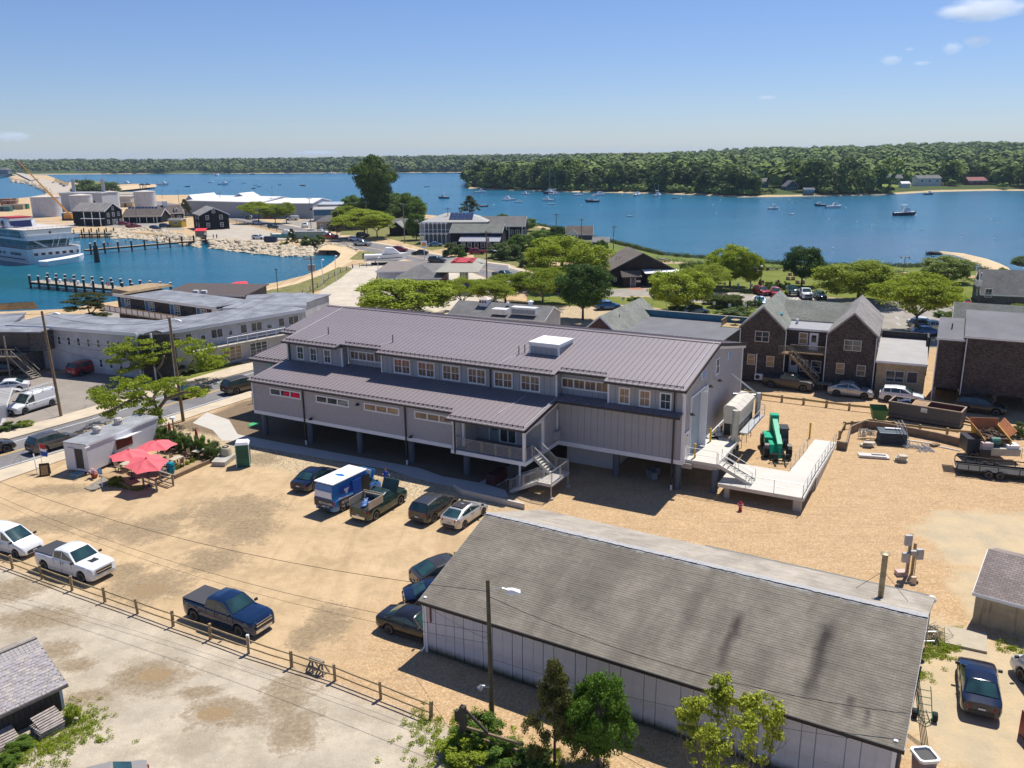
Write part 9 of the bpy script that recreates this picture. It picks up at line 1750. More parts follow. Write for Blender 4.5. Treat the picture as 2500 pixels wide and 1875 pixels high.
for i,(v,x,y,k,lab)in en((('S5',100,720,5,'rough pale slabs heaped left of the fence panels'),('S5',560,920,6,'small stack of pale stone slabs on the gravel'))):
 c=G(v,x,y)
 for j in rn(k):tag(MB().cb((0,0,0),(1.1-.08*j,.6,.09),0).bd('stone_slab',HM),'pale slab in the %s'%('rough heap left of the fence panels' if i==0 else 'tidy little stack on the open gravel'),'slab',lab).matrix_world=Mx.Translation(c+Vr((random.un(-.2,.2)*(1+i*-.3),random.un(-.15,.15),.06+j*.1)))@Mx.Rotation(random.un(-.3,.3)-.2*i,4,'Z')
c=G('S5',90,610);m=MB();rr=random.Random(31);
for k in rn(26):a_2=rr.un(0,6.28);r_=rr.un(.3,.9);m.tb([c+Vr((r_*mt.cos(a_2+q*.7),r_*mt.sin(a_2+q*.7)*.5,.1+.8*abs(mt.sin(q*.5+a_2))))for q in rn(6)],.02,4)
tag(m.bd('wire_roll',mat('pale_wire',(.40,.38,.33),.6)),'tangled roll of pale wire mesh by the timber wall','wire roll')
c=G('S5',660,730);m=MB();[m.tb([c+Vr((rr.un(-.8,.8),rr.un(-.6,.6),rr.un(.03,.3)))for _ in rn(2)],.025,4)for _ in rn(26)];tag(m.bd('scaffold_clamps',Gv),'heap of small galvanised frames right of the fence stack','scaffold parts')
c=G('S5',850,760);m=MB();[m.c_y(c+Vr((rr.un(-.6,.9),.7+rr.un(-.2,.2),rr.un(.05,.4))),c+Vr((rr.un(-1,1),-.7+rr.un(-.2,.2),.03)),.025,n=4)for _ in rn(26)];tag(m.bd('scaffold_poles',Gv),'fan of galvanised poles lying on the gravel','poles')
m=MB();q=ql('S5',[(620,640),(980,690)])+ql('S5',[(1050,725),(1350,785)]);m.c_y(q[0]+Vr((0,0,.06)),q[1]+Vr((0,0,.06)),.05).c_y(q[2]+Vr((0,0,.06)),q[3]+Vr((0,0,.06)),.05);tag(m.bd('white_pipe',Wt),'long white pipe lying along the timber wall','pipe')
c=G('S5',180,860);tag(MB().cb((0,0,.1),(2.6,1.1,.12),rad(-14)).cb((-.2,-.35,.2),(2.3,.3,.1),rad(-14)).cb((.5,.1,.2),(1.2,.25,.14),rad(-14)).bd('white_formwork',mat('off_white_panel',(.55,.52,.48),.7,var=.1)),'white and grey formwork panels lying before the fence stack','panels').location=c
tag(MB().cb((0,0,.12),(.8,.5,.24),.3).bd('timber_block',Wb),'short brown timber block among the pipes','block').location=G('S5',1005,715)
m=MB();c=G('A6',960,190);rr=random.Random(12);[m.tb([c+Vr((rr.un(-.8,.9),rr.un(-.5,.5),rr.un(0,.7)))for _ in rn(3)],.04,5)for _ in rn(14)];tag(m.bd('scrap_iron',mat('rusty_dark_scrap',(.06,.035,.03),.7)),'dark tangle of scrap iron behind the loading deck','scrap')
for i,(x,y)in en(((790,1110),(860,1075),(900,1040))):tag(MB().cb((0,0,.45),(.9,.7,.9),rad(-29)).bd('stacked_crate',mat('dark_red_crate',(.07,.02,.02),.7)),'dark red crate stored under the porch','crate','crates under the porch').location=G('A4',x,y)
for i,(x,y)in en(((1370,1420),(1420,1400),(1400,1440))):tag(MB().cb((0,0,.3),(.5,.5,.6),.2).bd('grey_drum',mat('grey_tub',(.2,.22,.24),.7)),'grey tub stored under the right block','tub','tubs under the right block').location=G('Q3',x,y)
t=tg('meter_post','wooden service post with grey meter boxes behind the barn','meter post',G('T4',945,585));MB().box(-.08,.08,-.08,.08,0,3.0).box(.4,.54,.2,.34,0,2.2).bd('post',WOODY,t)
for x,z,h in((-.25,2.3,.7),(-.3,1.1,.65),(.6,1.3,.7),(.2,1.6,.3)):MB().box(x-.22,x+.22,-.3,-.08,z,z+h).bd('meter_box',mat('grey_meter_box',(.42,.42,.42),.5),t)
MB().c_y((-.2,-.2,0),(-.2,-.2,2.4),.03).c_y((.5,0,0),(.5,0,1.4),.03).bd('conduit',Gv,t);tag(MB().cb((0,0,.15),(.7,.5,.3)).bd('pink_block',mat('pinkish_crate',(.55,.40,.36),.7)),'pinkish box at the foot of the meter post','box').location=G('T4',915,580);tag(MB().cb((0,0,.25),(.3,.2,.5)).bd('tan_box',mat('pale_timber_box',(.6,.5,.36),.7)),'small tan box at the barn corner','box').location=G('T4',982,630)
t=tg('globe_lamp','steel lamp frame with a white dome at the right end of the barn','lamp',G('T4',1050,985));m=MB().c_y((0,0,0),(0,0,2.9),.035).tb([(-.4,0,.4),(.5,0,.4)],.03).tb([(-.4,0,1.0),(.5,0,1.0)],.03);m.bd('frame',Gv,t);MB().lt([(.22,0),(.26,.08),(.22,.22),(.1,.3),(.02,.32)],14,c=(0,0,2.9)).bd('dome',Wt,t,smooth=60)
m=MB();c=G('T4',1075,940);rr=random.Random(14);[m.tb([c+Vr((rr.gauss(0,.4),rr.gauss(0,.4),rr.un(0,.8)))for _ in rn(3)],.015,4)for _ in rn(40)];tag(m.bd('netting_heap',mat('grey_netting',(.20,.18,.14),.8)),'heap of grey netting and twigs at the barn end','netting')
q=ql('T4',[(1158,875),(1393,915),(1395,1022),(1160,970)]);m=MB();m.prism([(p.x,p.y)for p in q],0,.14);tag(m.bd('concrete_pad',mat('tan_concrete_pad',(.42,.36,.26),.85,var=.08)),'tan concrete pad on the ground right of the barn','pad')
t=tg('hand_truck','green framed two wheeled hand cart beside the barn','cart',G('T4',1045,1385),rad(70));m=MB().tb([(-.25,.3,.3),(1.1,.3,1.0),(1.35,.3,1.0)],.025).tb([(-.25,-.3,.3),(1.1,-.3,1.0),(1.35,-.3,1.0)],.025);[m.c_y((x,-.3,.3+x*.5+.12),(x,.3,.3+x*.5+.12),.02)for x in(0,.35,.7,1.05)];m.tb([(-.25,-.3,.3),(-.6,0,.12),(-.25,.3,.3)],.025);m.bd('frame',mat('cart_green',(.02,.12,.06),.5),t)
aw,bw,cw=whm(.24)
for y in(-.45,.45):o=link('wheel',aw,t,(0,y,.24),0 if y<0 else mt.pi);link('rim',bw,o)
t=tg('chiller_box','grey bin with an open white rim beside the barn corner','bin',G('T4',1035,1690),rad(5));m=MB();R1_=lambda s,z:[(s*x,s*y,z)for x,y in((-.42,-.34),(-.3,-.45),(.3,-.45),(.42,-.34),(.42,.34),(.3,.45),(-.3,.45),(-.42,.34))];m.l_f([R1_(.85,0),R1_(1,.95)]);m.bd('body',mat('mauve_grey_bin',(.30,.24,.25),.6),t);MB().l_f([R1_(1.12,.9),R1_(1.15,1.05),R1_(.92,1.05),R1_(.9,.9)],caps=False).bd('rim',Wt,t);MB().l_f([R1_(.9,.93),R1_(.88,.96)]).bd('dark_opening',Bk,t)
t=tg('traffic_cone','small orange and white cone beside the grey bin','cone',G('T4',1015,1700));MB().lt([(.16,0),(.03,.7)],10).bd('cone',mat('cone_orange',(.7,.12,.03),.5),t);MB().lt([(.12,.3),(.08,.48)],10).bd('white_band',Wt,t)
m=MB();[m.c_y(G('T4',950+k*6,1370)+Vr((0,0,2.6)),G('T4',1030+k*9,1545)+Vr((0,0,.05)),.02,n=4)for k in rn(5)];tag(m.bd('guy_cables',DKMET),'bundle of dark cables sloping from the barn corner to the ground','cables')
tag(MB().lt([(.0,.0),(.5,.0),(.5,.55),(.0,.6)],18,c=G('T4',1110,1750)).bd('tan_barrel',mat('tan_barrel_top',(.48,.36,.18),.7)),'tan round barrel top at the bottom edge beside the barn','barrel')
tag(MB().box(-.6,.6,-1.2,1.2,0,1.3).bd('parked_trailer_sliver',mat('dull_red_panel',(.25,.04,.04),.5)),'dull red box just inside the right edge','box').location=G('T4',1640,1560)+Vr((.7,0,0))
for i,(v,x,y)in en((('R4',410,1115),('R4',425,1085),('R4',485,1145),('R4',800,1085))):
 t=tg('picnic_table',['picnic table on the lawn left of the neat round tree','farther picnic table behind the first one','picnic table under the neat round tree','low bench by the reeds'][i],'picnic table',G(v,x,y),rad(8));MB().box(-.9,.9,-.35,.35,.70,.75).bd('table_top',WOODY,t);MB().box(-.9,.9,-.85,-.6,.42,.46).box(-.9,.9,.6,.85,.42,.46).bd('bench',WOODY,t);MB().box(-.65,-.55,-.8,.8,0,.7).box(.55,.65,-.8,.8,0,.7).bd('leg',WOODY,t)
tag(MB().ico((0,0,.3),1.0,2,(1.8,.7,.35),.05).bd('upturned_dinghy',Wt),'white upturned dinghy at the reed edge','dinghy').location=G('R4',1133,1080)
for i,(v,x,y)in en((('S6',600,825),('S6',780,840),('S6',960,850),('R3',1110,1440),('R3',990,1410),('R3',1475,1460),('R3',1360,1430),('S6',458,1100),('S6',665,1130),('S6',876,1130))):
 t=tg('small_sign','small square sign on a short post, '+('teal in the shade at the left bays,teal at the middle shaded bays,teal near the maroon SUV,teal by the low round hedge,teal by the blue SUV,white at the bright locust foot,white left of the bright locust,white left of the oval hedge,white before the oval hedge,white right of the oval hedge'.split(',')[i]),'sign',G(v,x,y),0,'small park signs');MB().c_y((0,0,0),(0,0,1.3),.03).bd('pole',Gv,t);MB().box(-.25,.25,-.03,0,1.1,1.65).bd('sign_face',mat('pale_teal_sign',(.25,.45,.45),.6)if i<5 else Wt,t)
t=tg('teal_notice_board','teal notice board on the verge by the locust','sign',G('R3',467,1390));MB().box(-.6,.6,-.05,0,.6,1.9).bd('board',mat('teal_board',(.03,.22,.25),.6),t);MB().box(-.55,-.5,-.03,0,0,.6).box(.5,.55,-.03,0,0,.6).bd('leg',Wg,t)
tag(MB().ico((0,0,0),1.0,2,(2.2,1.2,.6),.25).bd('mooring_rock',mat('dark_rock',(.05,.04,.035),.9)),'dark rock pile at the tip of the sand spit','rocks').location=G('R4',1520,912,-1.2)
for i in rn(5):tag(MB().c_y(G('R4',1455+i*14,925+i*3,-1.5)+Vr((0,0,-1)),G('R4',1455+i*14,925+i*3,-1.5)+Vr((0,0,1.2)),.1,n=5).bd('old_pile',Wd0),'thin old pile in the water at the tip of the sand spit','pile','old piles at the spit')
def prs(p,rz_,shirt,trousers,label,pose='stand',hair=(.05,.03,.02),skin=(.45,.24,.16),H=1.76):
 t=tg('person',label,'person',p,rz_);me=bpy.data.meshes.new('body');J={}
 arm={'stand':[((-.22,0,1.10),(-.25,-.03,.84)),((.22,0,1.10),(.25,-.03,.84))],'reach':[((-.30,-.16,1.28),(-.42,-.34,1.48)),((.28,-.1,1.15),(.26,-.32,1.12))]}[pose]
 V=[(0,0,.95),(0,0,1.12),(0,0,1.38),(0,0,1.5),(0,-.01,1.62),(0,-.005,1.72),(-.09,0,.9),(-.11,-.02,.5),(-.12,.02,.08),(-.12,-.14,.04),(.09,0,.9),(.11,-.01,.5),(.12,.02,.08),(.13,-.14,.04),(-.18,0,1.42),arm[0][0],arm[0][1],(.18,0,1.42),arm[1][0],arm[1][1]]
 E=[(0,1),(1,2),(2,3),(3,4),(4,5),(0,6),(6,7),(7,8),(8,9),(0,10),(10,11),(11,12),(12,13),(2,14),(14,15),(15,16),(2,17),(17,18),(18,19)]
 Rr=[.15,.14,.155,.055,.10,.085,.095,.065,.045,.04,.095,.065,.045,.04,.06,.045,.035,.06,.045,.035]
 me.from_pydata(V,E,[]);o=link('body',me,t);md=o.modifiers.new('skin','SKIN');
 for i,r in en(Rr):me.skin_vertices[0].data[i].radius=(r,r*(.75 if i in(0,1,2)else 1))
 me.skin_vertices[0].data[0].use_root=True;o.modifiers.new('sub','SUBSURF').levels=1;o.modifiers['sub'].render_levels=1
 dg=bpy.context.evaluated_depsgraph_get();m2=bpy.data.meshes.new_from_object(o.evaluated_get(dg));o.modifiers.clear();o.data=m2
 sk=mat('skin_%d'%int(skin[0]*100),skin,.6,var=.05);m2 .materials.clear();[m2 .materials.append(x)for x in(trousers,shirt,sk,mat('dark_shoe',(.02,.02,.02),.6))]
 for f in m2 .polygons:
  c=f.center;f.use_smooth=True;ar=abs(c.x)>.19 and c.z>.6;f.material_index=3 if c.z<.1 else 2 if c.z>1.5 else(2 if ar and(pose=='stand' and c.z<1.12 or pose=='reach' and abs(c.y)>.12)else(1 if c.z>.93 else 0))
 MB().ico((0,.015,1.685),.108,2,(.95,1.05,.95)).bd('hair',mat('hair_%d'%int(hair[0]*100),hair,.8),t,smooth=True)
 hs=MB()
 for(x,y,z)in(arm[0][1],arm[1][1]):
  s=1 if x>0 else-1;hs.ico((x,y,z-.04),.042,1,(.6,1,1.1))
  for k in rn(4):hs.tb([(x+s*.0,y-.03+k*.02,z-.08),(x-s*.005,y-.035+k*.02,z-.115),(x-s*.02,y-.035+k*.02,z-.14+.01*abs(k-1.5))],.009,5)
  hs.tb([(x,y-.03,z-.03),(x-s*.01,y-.06,z-.07)],.011,5)
 hs.bd('hand',sk,t);f=MB();[f.ico((s*.035,-.1,1.68),.012,1)for s in(-1,1)];f.bd('eye',Bk,t);MB().c_y((0,-.1,1.66),(0,-.13,1.63),.014,.02).bd('nose',sk,t);MB().box(-.03,.03,-.108,-.1,1.6,1.61).bd('mouth',mat('lips',(.3,.1,.08),.6),t);[MB().ico((s*.1,0,1.66),.025,1,(.4,.8,1.2)).bd('ear',sk,t)for s in(-1,1)]
 t.scale=(H/1.78,)*3;return t
JEAN=mat('dark_navy_trousers',(.015,.02,.05),.8)
prs(G('T2',1135,300),rad(35),mat('royal_blue_shirt',(.01,.07,.40),.8),JEAN,'mechanic in a royal blue shirt standing between the raised bonnets','reach',(.12,.05,.03))
for i,(v,x,y,sh)in en((('S2',765,1225,(.3,.02,.03)),('S2',845,1210,(.3,.02,.03)),('S2',1020,1185,(.05,.08,.05)),('S2',1165,1170,(.05,.05,.08)),('S2',1855,1120,(.45,.04,.04)),('S3',750,985,(.5,.5,.52)),('S3',808,985,(.03,.03,.03)))):
 prs(G(v,x,y,.1 if i<5 else 0),rad(40*i),mat('shirt_%d'%i,sh,.8),JEAN,['walker in red on the narrow pier, leftmost','second walker in red on the narrow pier','walker in dark green at the middle of the narrow pier','walker in dark clothes at the middle of the narrow pier','walker in bright red at the land end of the pier','person in white standing at the pier head','person in black standing at the pier head'][i])
BP={}
def boat(kind,hullk,v,x,y,wpx,ang,label,group=None):
 k=(kind,hullk)
 if k not in BP:
  nm={'sail':'sailboat','open':'skiff'}.get(kind,'motorboat');t=motor_boat(8,HB[hullk],'x',kind!='open',kind in('top','fish'),None,nm,nm)
  if kind=='sail':MB().c_y((.5,0,.8),(.5,0,11),.09).c_y((.5,0,1.7),(-3.2,0,1.8),.12).bd('mast',Gv,t)
  if kind=='fish':MB().c_y((0,.6,1.5),(-2,1.6,5.5),.04).c_y((0,-.6,1.5),(-2,-1.6,5.5),.04).bd('outrigger',Wt,t)
  BP[k]=t;b=t
 else:b=cpt(BP[k])
 b.name={'sail':'sailboat','open':'skiff'}.get(kind,'motorboat');p=G(v,x,y,WZ);dep=(p-Vr((0,0,CAM_H))).dot(_f);L=1.18*wpx*VW[v][2]*dep/FPX/max(.35,abs(mt.cos(rad(ang))))
 L=min(L,17)
 b.location=p+Vr((0,0,.12));b.rotation_euler=(0,0,rad(ang));b.scale=(L/8,L/8,L/8*1.35);tag(b,label,{'sail':'sailboat','open':'skiff'}.get(kind,'motorboat'))
 if group:b['group']=group
 return b
BT=[('cab','w','R3',288,503,70,170,'cabin cruiser moored upper left of the anchored group'),('cab','w','R3',143,550,92,172,'white cruiser with flying bridge, leftmost on the bay'),('cab','w','R3',232,570,56,10,'small white runabout right of the leftmost cruiser'),('sail','n','R3',500,498,110,175,'dark hulled sailboat with a tall mast by the wooded shore'),('sail','w','R3',530,505,85,5,'white sailboat just beside the dark hulled one'),('cab','w','R3',475,557,95,172,'white cruiser below the sailboats'),('open','w','R3',510,588,55,5,'covered pale skiff below the white cruiser'),('cab','w','R3',733,513,75,8,'white motorboat near the shore, mid bay'),('cab','w','R3',905,513,95,5,'pair leading white cruiser under the trees'),('cab','n','R3',925,500,60,12,'second white cruiser just behind the pair leader'),('top','n','R3',848,565,100,176,'navy hulled cruiser with hard top at mid bay'),('cab','w','R3',1230,515,50,60,'white boat bow on near the sandy shore'),('fish','w','R3',1400,518,60,50,'white sport fishing boat with tall outriggers'),('open','n','R3',1545,535,35,20,'small dark dinghy right of the fishing boat'),('open','w','R3',1168,688,45,3,'lone white skiff in the open bay'),('top','w','R4',280,573,75,4,'white centre console with high top on the right bay'),('cab','n','R4',642,548,80,172,'dark cruiser, left of the close pair on the right bay'),('cab','w','R4',745,563,110,8,'white cruiser, right of the close pair'),('top','n','R4',1290,620,150,4,'large navy hulled cruiser at the right, nearest of all'),('open','w','R4',420,615,38,30,'small pale dinghy below the centre console'),('cab','n','R4',1475,458,65,5,'dark boat under the far lawn'),('top','n','R2',1670,430,78,176,'dark hulled cruiser in the channel beyond the tall tree'),('cab','w','R2',2200,450,60,5,'white boat left of the wooded point'),('open','w','R2',1530,333,40,3,'thin pale skiff beyond the channel'),('open','r','R2',2010,500,65,5,'red brown moored barge by the veranda house dock'),('cab','w','R2',1980,385,90,5,'cluster of work boats at the tip of the wooded point'),('cab','w','R2',80,320,26,20,'white boat high in the far left mooring group'),('cab','w','R2',113,332,34,10,'white boat right in the far left mooring group'),('cab','n','R2',66,347,26,30,'dark boat low in the far left mooring group'),('open','n','R2',285,318,24,5,'tiny dark boat mid far mooring'),('cab','n','R2',482,323,34,40,'cabin boat bow on in the far mooring'),('open','w','R2',220,340,18,5,'tiny pale tender in the far mooring'),('cab','w','R2',570,470,60,5,'white fishing boat moored behind the blue-grey hangar'),('sail','w','R1',1835,240,20,80,'tiny sailboat under the far shore'),('cab','r','R1',2130,228,40,3,'dark red work boat under the far shore'),('open','w','R1',1945,235,20,3,'tiny white boat under the far shore'),('open','w','R1',1783,297,24,60,'small white boat left in the far bay'),('cab','w','R1',1885,315,75,4,'long white cruiser in the far bay'),('open','w','R1',1942,292,18,5,'tiny white dinghy in the far bay'),('open','n','R1',1583,332,36,5,'low dark boat in the far bay'),('open','w','R1',2055,303,30,4,'pale boat right in the far bay'),('open','w','R2',285,232,20,5,'small white boat in front of the far woods, left'),('open','w','R2',655,220,20,5,'small white boat in front of the far woods, middle'),('cab','w','R2',715,225,24,60,'white boat in front of the far woods, middle right'),('open','w','R2',1500,222,34,5,'white boat in front of the far woods, right'),('open','r','R2',1825,222,50,5,'reddish boat by the far woods near the point'),('cab','w','R1',1060,318,90,4,'white workboat drawn up on the far sand spit'),('cab','w','R1',1375,318,80,4,'dark crane barge off the far sand spit')]
for b in BT:boat(*b)
bm=MB().ico((0,0,0),.35,1).mesh('buoy',Wt,True)
for i,(v,x,y)in en([('R3',18,588),('R3',757,590),('R3',1103,500),('R3',1600,535),('R3',1868,588),('R3',1932,548),('R3',1893,661),('R4',403,502),('R4',421,519),('R4',322,578),('R4',840,562),('R4',708,646),('R4',922,674),('R4',1035,703),('R4',1427,730),('R4',1376,620),('R4',1729,769),('R4',1984,807),('R4',2012,684),('R4',1957,652),('R4',738,874),('R2',2093,483),('R2',165,315),('R2',2050,330),('R2',260,318),('R2',1548,478)]):
 o=link('mooring_buoy',bm,None,G(v,x,y,WZ)+Vr((0,0,.1)));tag(o,'small white mooring buoy floating on the bay','buoy','mooring buoys')
m=MB();q0=G('R2',-300,259,WZ+.02);q1=G('R2',955,257,WZ+.02);m.quad(q0+Vr((0,-5,0)),q1+Vr((0,-3,0)),q1+Vr((0,3,0)),q0+Vr((0,9,0)))
FOAM=NT('wake_foam');FOAM.col((.6,.65,.68));FOAM.l.new(FOAM.ramp(FOAM.nz(FOAM.map(FOAM.co(True),(.02,.3,1)),1,4),[(.4,0),(.6,.75)]),FOAM.b.inputs['Alpha']);o=m.bd('boat_wake',FOAM.m,None,fix=False);o['kind']='stuff'
sht('beach',ql('R1',[(985,352),(1000,330),(1150,318),(1300,322),(1320,330),(1200,345),(1020,362)]),BEACH,.01);sht('scrub_ground',ql('R1',[(600,360),(700,280),(900,290),(1000,330),(1010,370),(1080,400),(900,400),(760,390)]),DUNE,.01)
sht('bridge_road',ql('R1',[(135,212),(205,222),(340,262),(560,312),(780,392),(770,410),(430,388),(330,330),(230,290),(150,240)]),mat('pale_causeway_paving',(.42,.36,.29),.9,var=.1,scale=.05),.02)
t=tg('bridge','long low bridge with pale walls and tender house at the upper left','bridge',G('R1',60,232,0),0);a=G('R1',-10,250,3)-t.location;b=G('R1',560,312,1)-t.location;c=G('R1',200,225,3)-t.location
MB().s_([G('R1',130,214,2)-t.location,G('R1',200,222,2)-t.location,G('R1',330,262,1)-t.location,G('R1',260,280,1)-t.location],(0,0,.6)).bd('deck',mat('pale_causeway_paving',(0,0,0)),t);MB().s_([G('R1',-200,262,2)-t.location,G('R1',130,214,2)-t.location,G('R1',130,214,3.2)-t.location,G('R1',-200,262,3.2)-t.location],(0,-2,0)).bd('parapet_wall',C2_,t)
hip_part(t,-9,-8,16,12,-1,9,4,SBL,RGX,.5)
rrp('riprap_stones','',ql('R1',[(100,275),(250,292),(330,320),(400,350),(420,395),(330,440)]),ql('R1',[(90,285),(240,300),(310,330),(385,362),(405,400),(320,450)]),260,2.0,13)
t=tg('jetty','line of dark sheet piling along the causeway edge','jetty',G('R1',420,262));[MB().c_y(G('R1',470+i*11,262+i*2.8)-t.location,G('R1',470+i*11,262+i*2.8,4)-t.location,.35,n=5).bd('piling',Wd0,t)for i in rn(11)]
def wda(pts,sizes,seed,per=46,flat=.75):
 r=np.random.default_rng(seed);N=len(pts);C=np.repeat(np.array(pts),per,0);S=np.repeat(np.array(sizes),per);n=len(C)
 d=r.normal(size=(n,3));d[:,2]=np.abs(d[:,2])*1.05-.15;d/=np.linalg.norm(d,axis=1)[:,None]
 lump=1+.22*np.sin(d[:,0]*5+C[:,0])*np.cos(d[:,1]*4+C[:,1]);q=(r.random(n)**.22)*lump
 P=C+d*(S*q)[:,None]*np.array([1,1,flat]);nm=d*1.2+r.normal(size=(n,3))*.26+np.array([0,0,.3]);nm/=np.linalg.norm(nm,axis=1)[:,None]
 a=np.cross(nm,r.normal(size=(n,3)));a/=np.linalg.norm(a,axis=1)[:,None];b=np.cross(nm,a);s=(S*(.17+.2*r.random(n)))[:,None]
 return np.stack([P-a*s,P-b*s,P+a*s,P+b*s],1).reshape(-1,3)
def quads_mesh(name,V,m,tone=None):
 N=len(V)//4;me=bpy.data.meshes.new(name);me.vertices.add(N*4);me.vertices.foreach_set('co',V.ravel().astype(np.float32));me.loops.add(N*4);me.loops.foreach_set('vertex_index',np.arange(N*4,dtype=np.int32));me.polygons.add(N);me.polygons.foreach_set('loop_start',np.arange(0,N*4,4,dtype=np.int32));me.polygons.foreach_set('loop_total',np.full(N,4,dtype=np.int32));me.update(calc_edges=True);me.materials.append(m)
 if tone is not None:me.attributes.new('tone','FLOAT','FACE').data.foreach_set('value',tone.astype(np.float32))
 return me
def woodm(name,a,b,c_):
 t=NT(name);co=t.co(True);n1=t.nz(co,.055,2,.5);n2=t.nz(co,.006,3)
 at=t.new('ShaderNodeAttribute',attribute_name='tone');c=t.mix(at.outputs['Fac'],mul(a,.8),mul(b,1.15));c=t.mix(t.ramp(n1,[(.32,0),(.68,.4)]),c,b);c=t.mix(t.ramp(n2,[(.4,0),(.65,.6)]),c,c_);g=t.new('ShaderNodeNewGeometry');c=t.mix(.3,c,t.ramp(g.outputs['Random Per Island'],[(0,mul(a,.7)),(1,mul(b,1.2))]));t.col(c);t.set(.8,0,.15)
 return t.m
WD=woodm('woodland_canopy',(.065,.105,.030),(.15,.19,.055),(.12,.13,.06))
r=np.random.default_rng(4)
def shore_dist(line,x,y):
 """metres inland of a shoreline, measured along the ray from the origin"""
 best=None;th=mt.atan2(x,y)
 for a,b in zip(line[:-1],line[1:]):
  t0,t1=mt.atan2(a.x,a.y),mt.atan2(b.x,b.y)
  if min(t0,t1)<=th<=max(t0,t1):
   f=(th-t0)/(t1-t0)if t1!=t0 else 0;q=a.lerp(b,f);return mt.hypot(x,y)-mt.hypot(q.x,q.y)
 return None
def on_terrain_patch(name,pts,m_,hf,line,lift=.5):
 mb=MB();P_=pts;L=[]
 mb.add([(p.x,p.y,p.z+lift)for p in P_],[tuple(q)for q in tessellate_polygon([[Vr((p.x,p.y,0))for p in P_]])]);o=mb.bd(name,m_);o['kind']='structure'
 for pol in o.data.polygons:
  if pol.normal.z<0:pol.flip()
def tz(v,x,y,line,hf):
 z=WZ+1
 for _ in rn(12):
  p=G(v,x,y,z);d=shore_dist(line,p.x,p.y)or 0;z=WZ+hf(p.x,p.y,max(0,d))
 return G(v,x,y,z)
RFW=mat('white_far_roof',(.66,.66,.68),.6,var=.05);RFR=mat('red_tile_far_roof',(.28,.09,.08),.8);BLH=mat('blue_far_house',(.07,.13,.19),.7);DKR=mat('dark_far_roof',(.09,.09,.095),.8)
FH=[('R4',172,405,13,8,4,2.2,BLH,RGX,'blue-grey cottage among shrubs, left on the promontory','x',4),('R4',420,452,9.5,8,4.5,4,BLH,DKR,'dark blue gabled boathouse close to the water','y',1.5),('R4',555,455,6,4,2.2,1,Wg,RGX,'small grey shed near the far jetty','x',1.5),('R4',1050,390,8,8,5,2,mat('teal_far_house',(.07,.2,.2),.7),DKR,'teal cottage left of the long blue house','y',4),('R4',1185,385,18,9,5,2.5,BLH,DKR,'long blue house with dark roof behind the far lawn','x',4),('R4',1480,392,18,10,5.2,2.0,mat('white_far_house',(.62,.64,.60),.7),RGX,'large white house with balconies on the promontory','x',4),('R4',1300,405,6,5,2.2,1.5,RFW,RFW,'small white garden shed on the far lawn','x',3),('R4',1855,384,15,8,2.8,2.4,mat('dull_red_wall',(.22,.08,.07),.8),RFR,'house with a dark red roof at the right of the promontory','x',4),('R4',800,390,9,8,7,2,BLH,DKR,'narrow blue-grey house behind the trees','x',4),('R4',1780,305,26,9,3,1.5,SWT,RGX,'long low grey house high among the trees','x',12),('R3',1545,380,12,12,3.2,2.6,RFW,RFW,'white pyramid roofed house half buried in trees','x',9),('R3',1020,330,8,9,7,4,SBL,RF_GREYY,'steep grey gabled house among the trees above the shore','y',10),('R3',2212,410,8,8,7,2,RFW,DKR,'white house at the edge of the far clearing','y',6),('R2',90,195,32,12,4,3,SWT,RGX,'grey roofed boathouse on the far shore, left','x',2),('R2',440,180,26,12,5,3,BLH,DKR,'dark house on the far shore, left of centre','x',4),('R2',1300,165,20,10,6,3,SBL,RGX,'grey house glimpsed among far trees, centre','x',7),('R2',1665,182,26,10,4,2,RFW,RFW,'white house on the far shore, right of centre','x',4),('R2',1840,178,20,10,5,3,SWT,mat('brick_far',(.35,.2,.17),.8),'pinkish roofed house on the far shore, right','x',4),('R1',1643,180,22,10,4,2.5,SWT,RGX,'grey roofed house on the far marsh edge','x',4),('R1',1820,178,18,9,4,2,SWT,RFW,'pale roofed house on the far marsh, right','x',4),('R1',850,195,24,12,6,3,BLH,RGX,'grey house with white porch by the far marsh','x',3),('R1',680,200,20,9,3,2,RFW,RFW,'low white building under the far school roofs','x',3),('R1',310,168,26,12,5,4,RFW,RFW,'white gabled hall, leftmost on the far rise','y',9),('R1',290,135,22,22,7,8,RFW,RFW,'white peaked hall on the far left rise','y',16),('R1',340,145,26,22,6,8,RFW,RFW,'second white peaked hall on the far left rise','y',14),('R1',450,148,60,22,4,6,RFW,RFW,'long white roofed hall on the far rise','x',12),('R1',580,150,70,22,4,7,mat('tan_far_wall',(.40,.36,.3),.8),mat('grey_far_roof',(.33,.34,.36),.7),'very long grey roofed hall on the far rise','x',12),('R1',700,148,22,20,5,7,RFW,RFW,'white gabled end hall of the far group','y',12),('R1',820,165,50,20,5,6,mat('tan_far_wall',(0,0,0)),mat('grey_far_roof',(0,0,0)),'grey roofed hall right of the far white group','x',10),('R1',920,180,40,20,5,6,mat('tan_far_wall',(0,0,0)),mat('grey_far_roof',(0,0,0)),'rightmost tan hall of the far group','x',8)]
HP=[]
for q in FH:
 if q[0]in('R3','R4'):c=tz(q[0],q[1],q[2],PRM,h_prom);HP.append((mt.atan2(c.x,c.y),mt.hypot(c.x,c.y),q[3]*.55+2))
def seen(x,y):
 th,R_=mt.atan2(x,y),mt.hypot(x,y);return not any(abs(th-a)*R_<w+3 and b-70<R_<b+11 for a,b,w in HP)
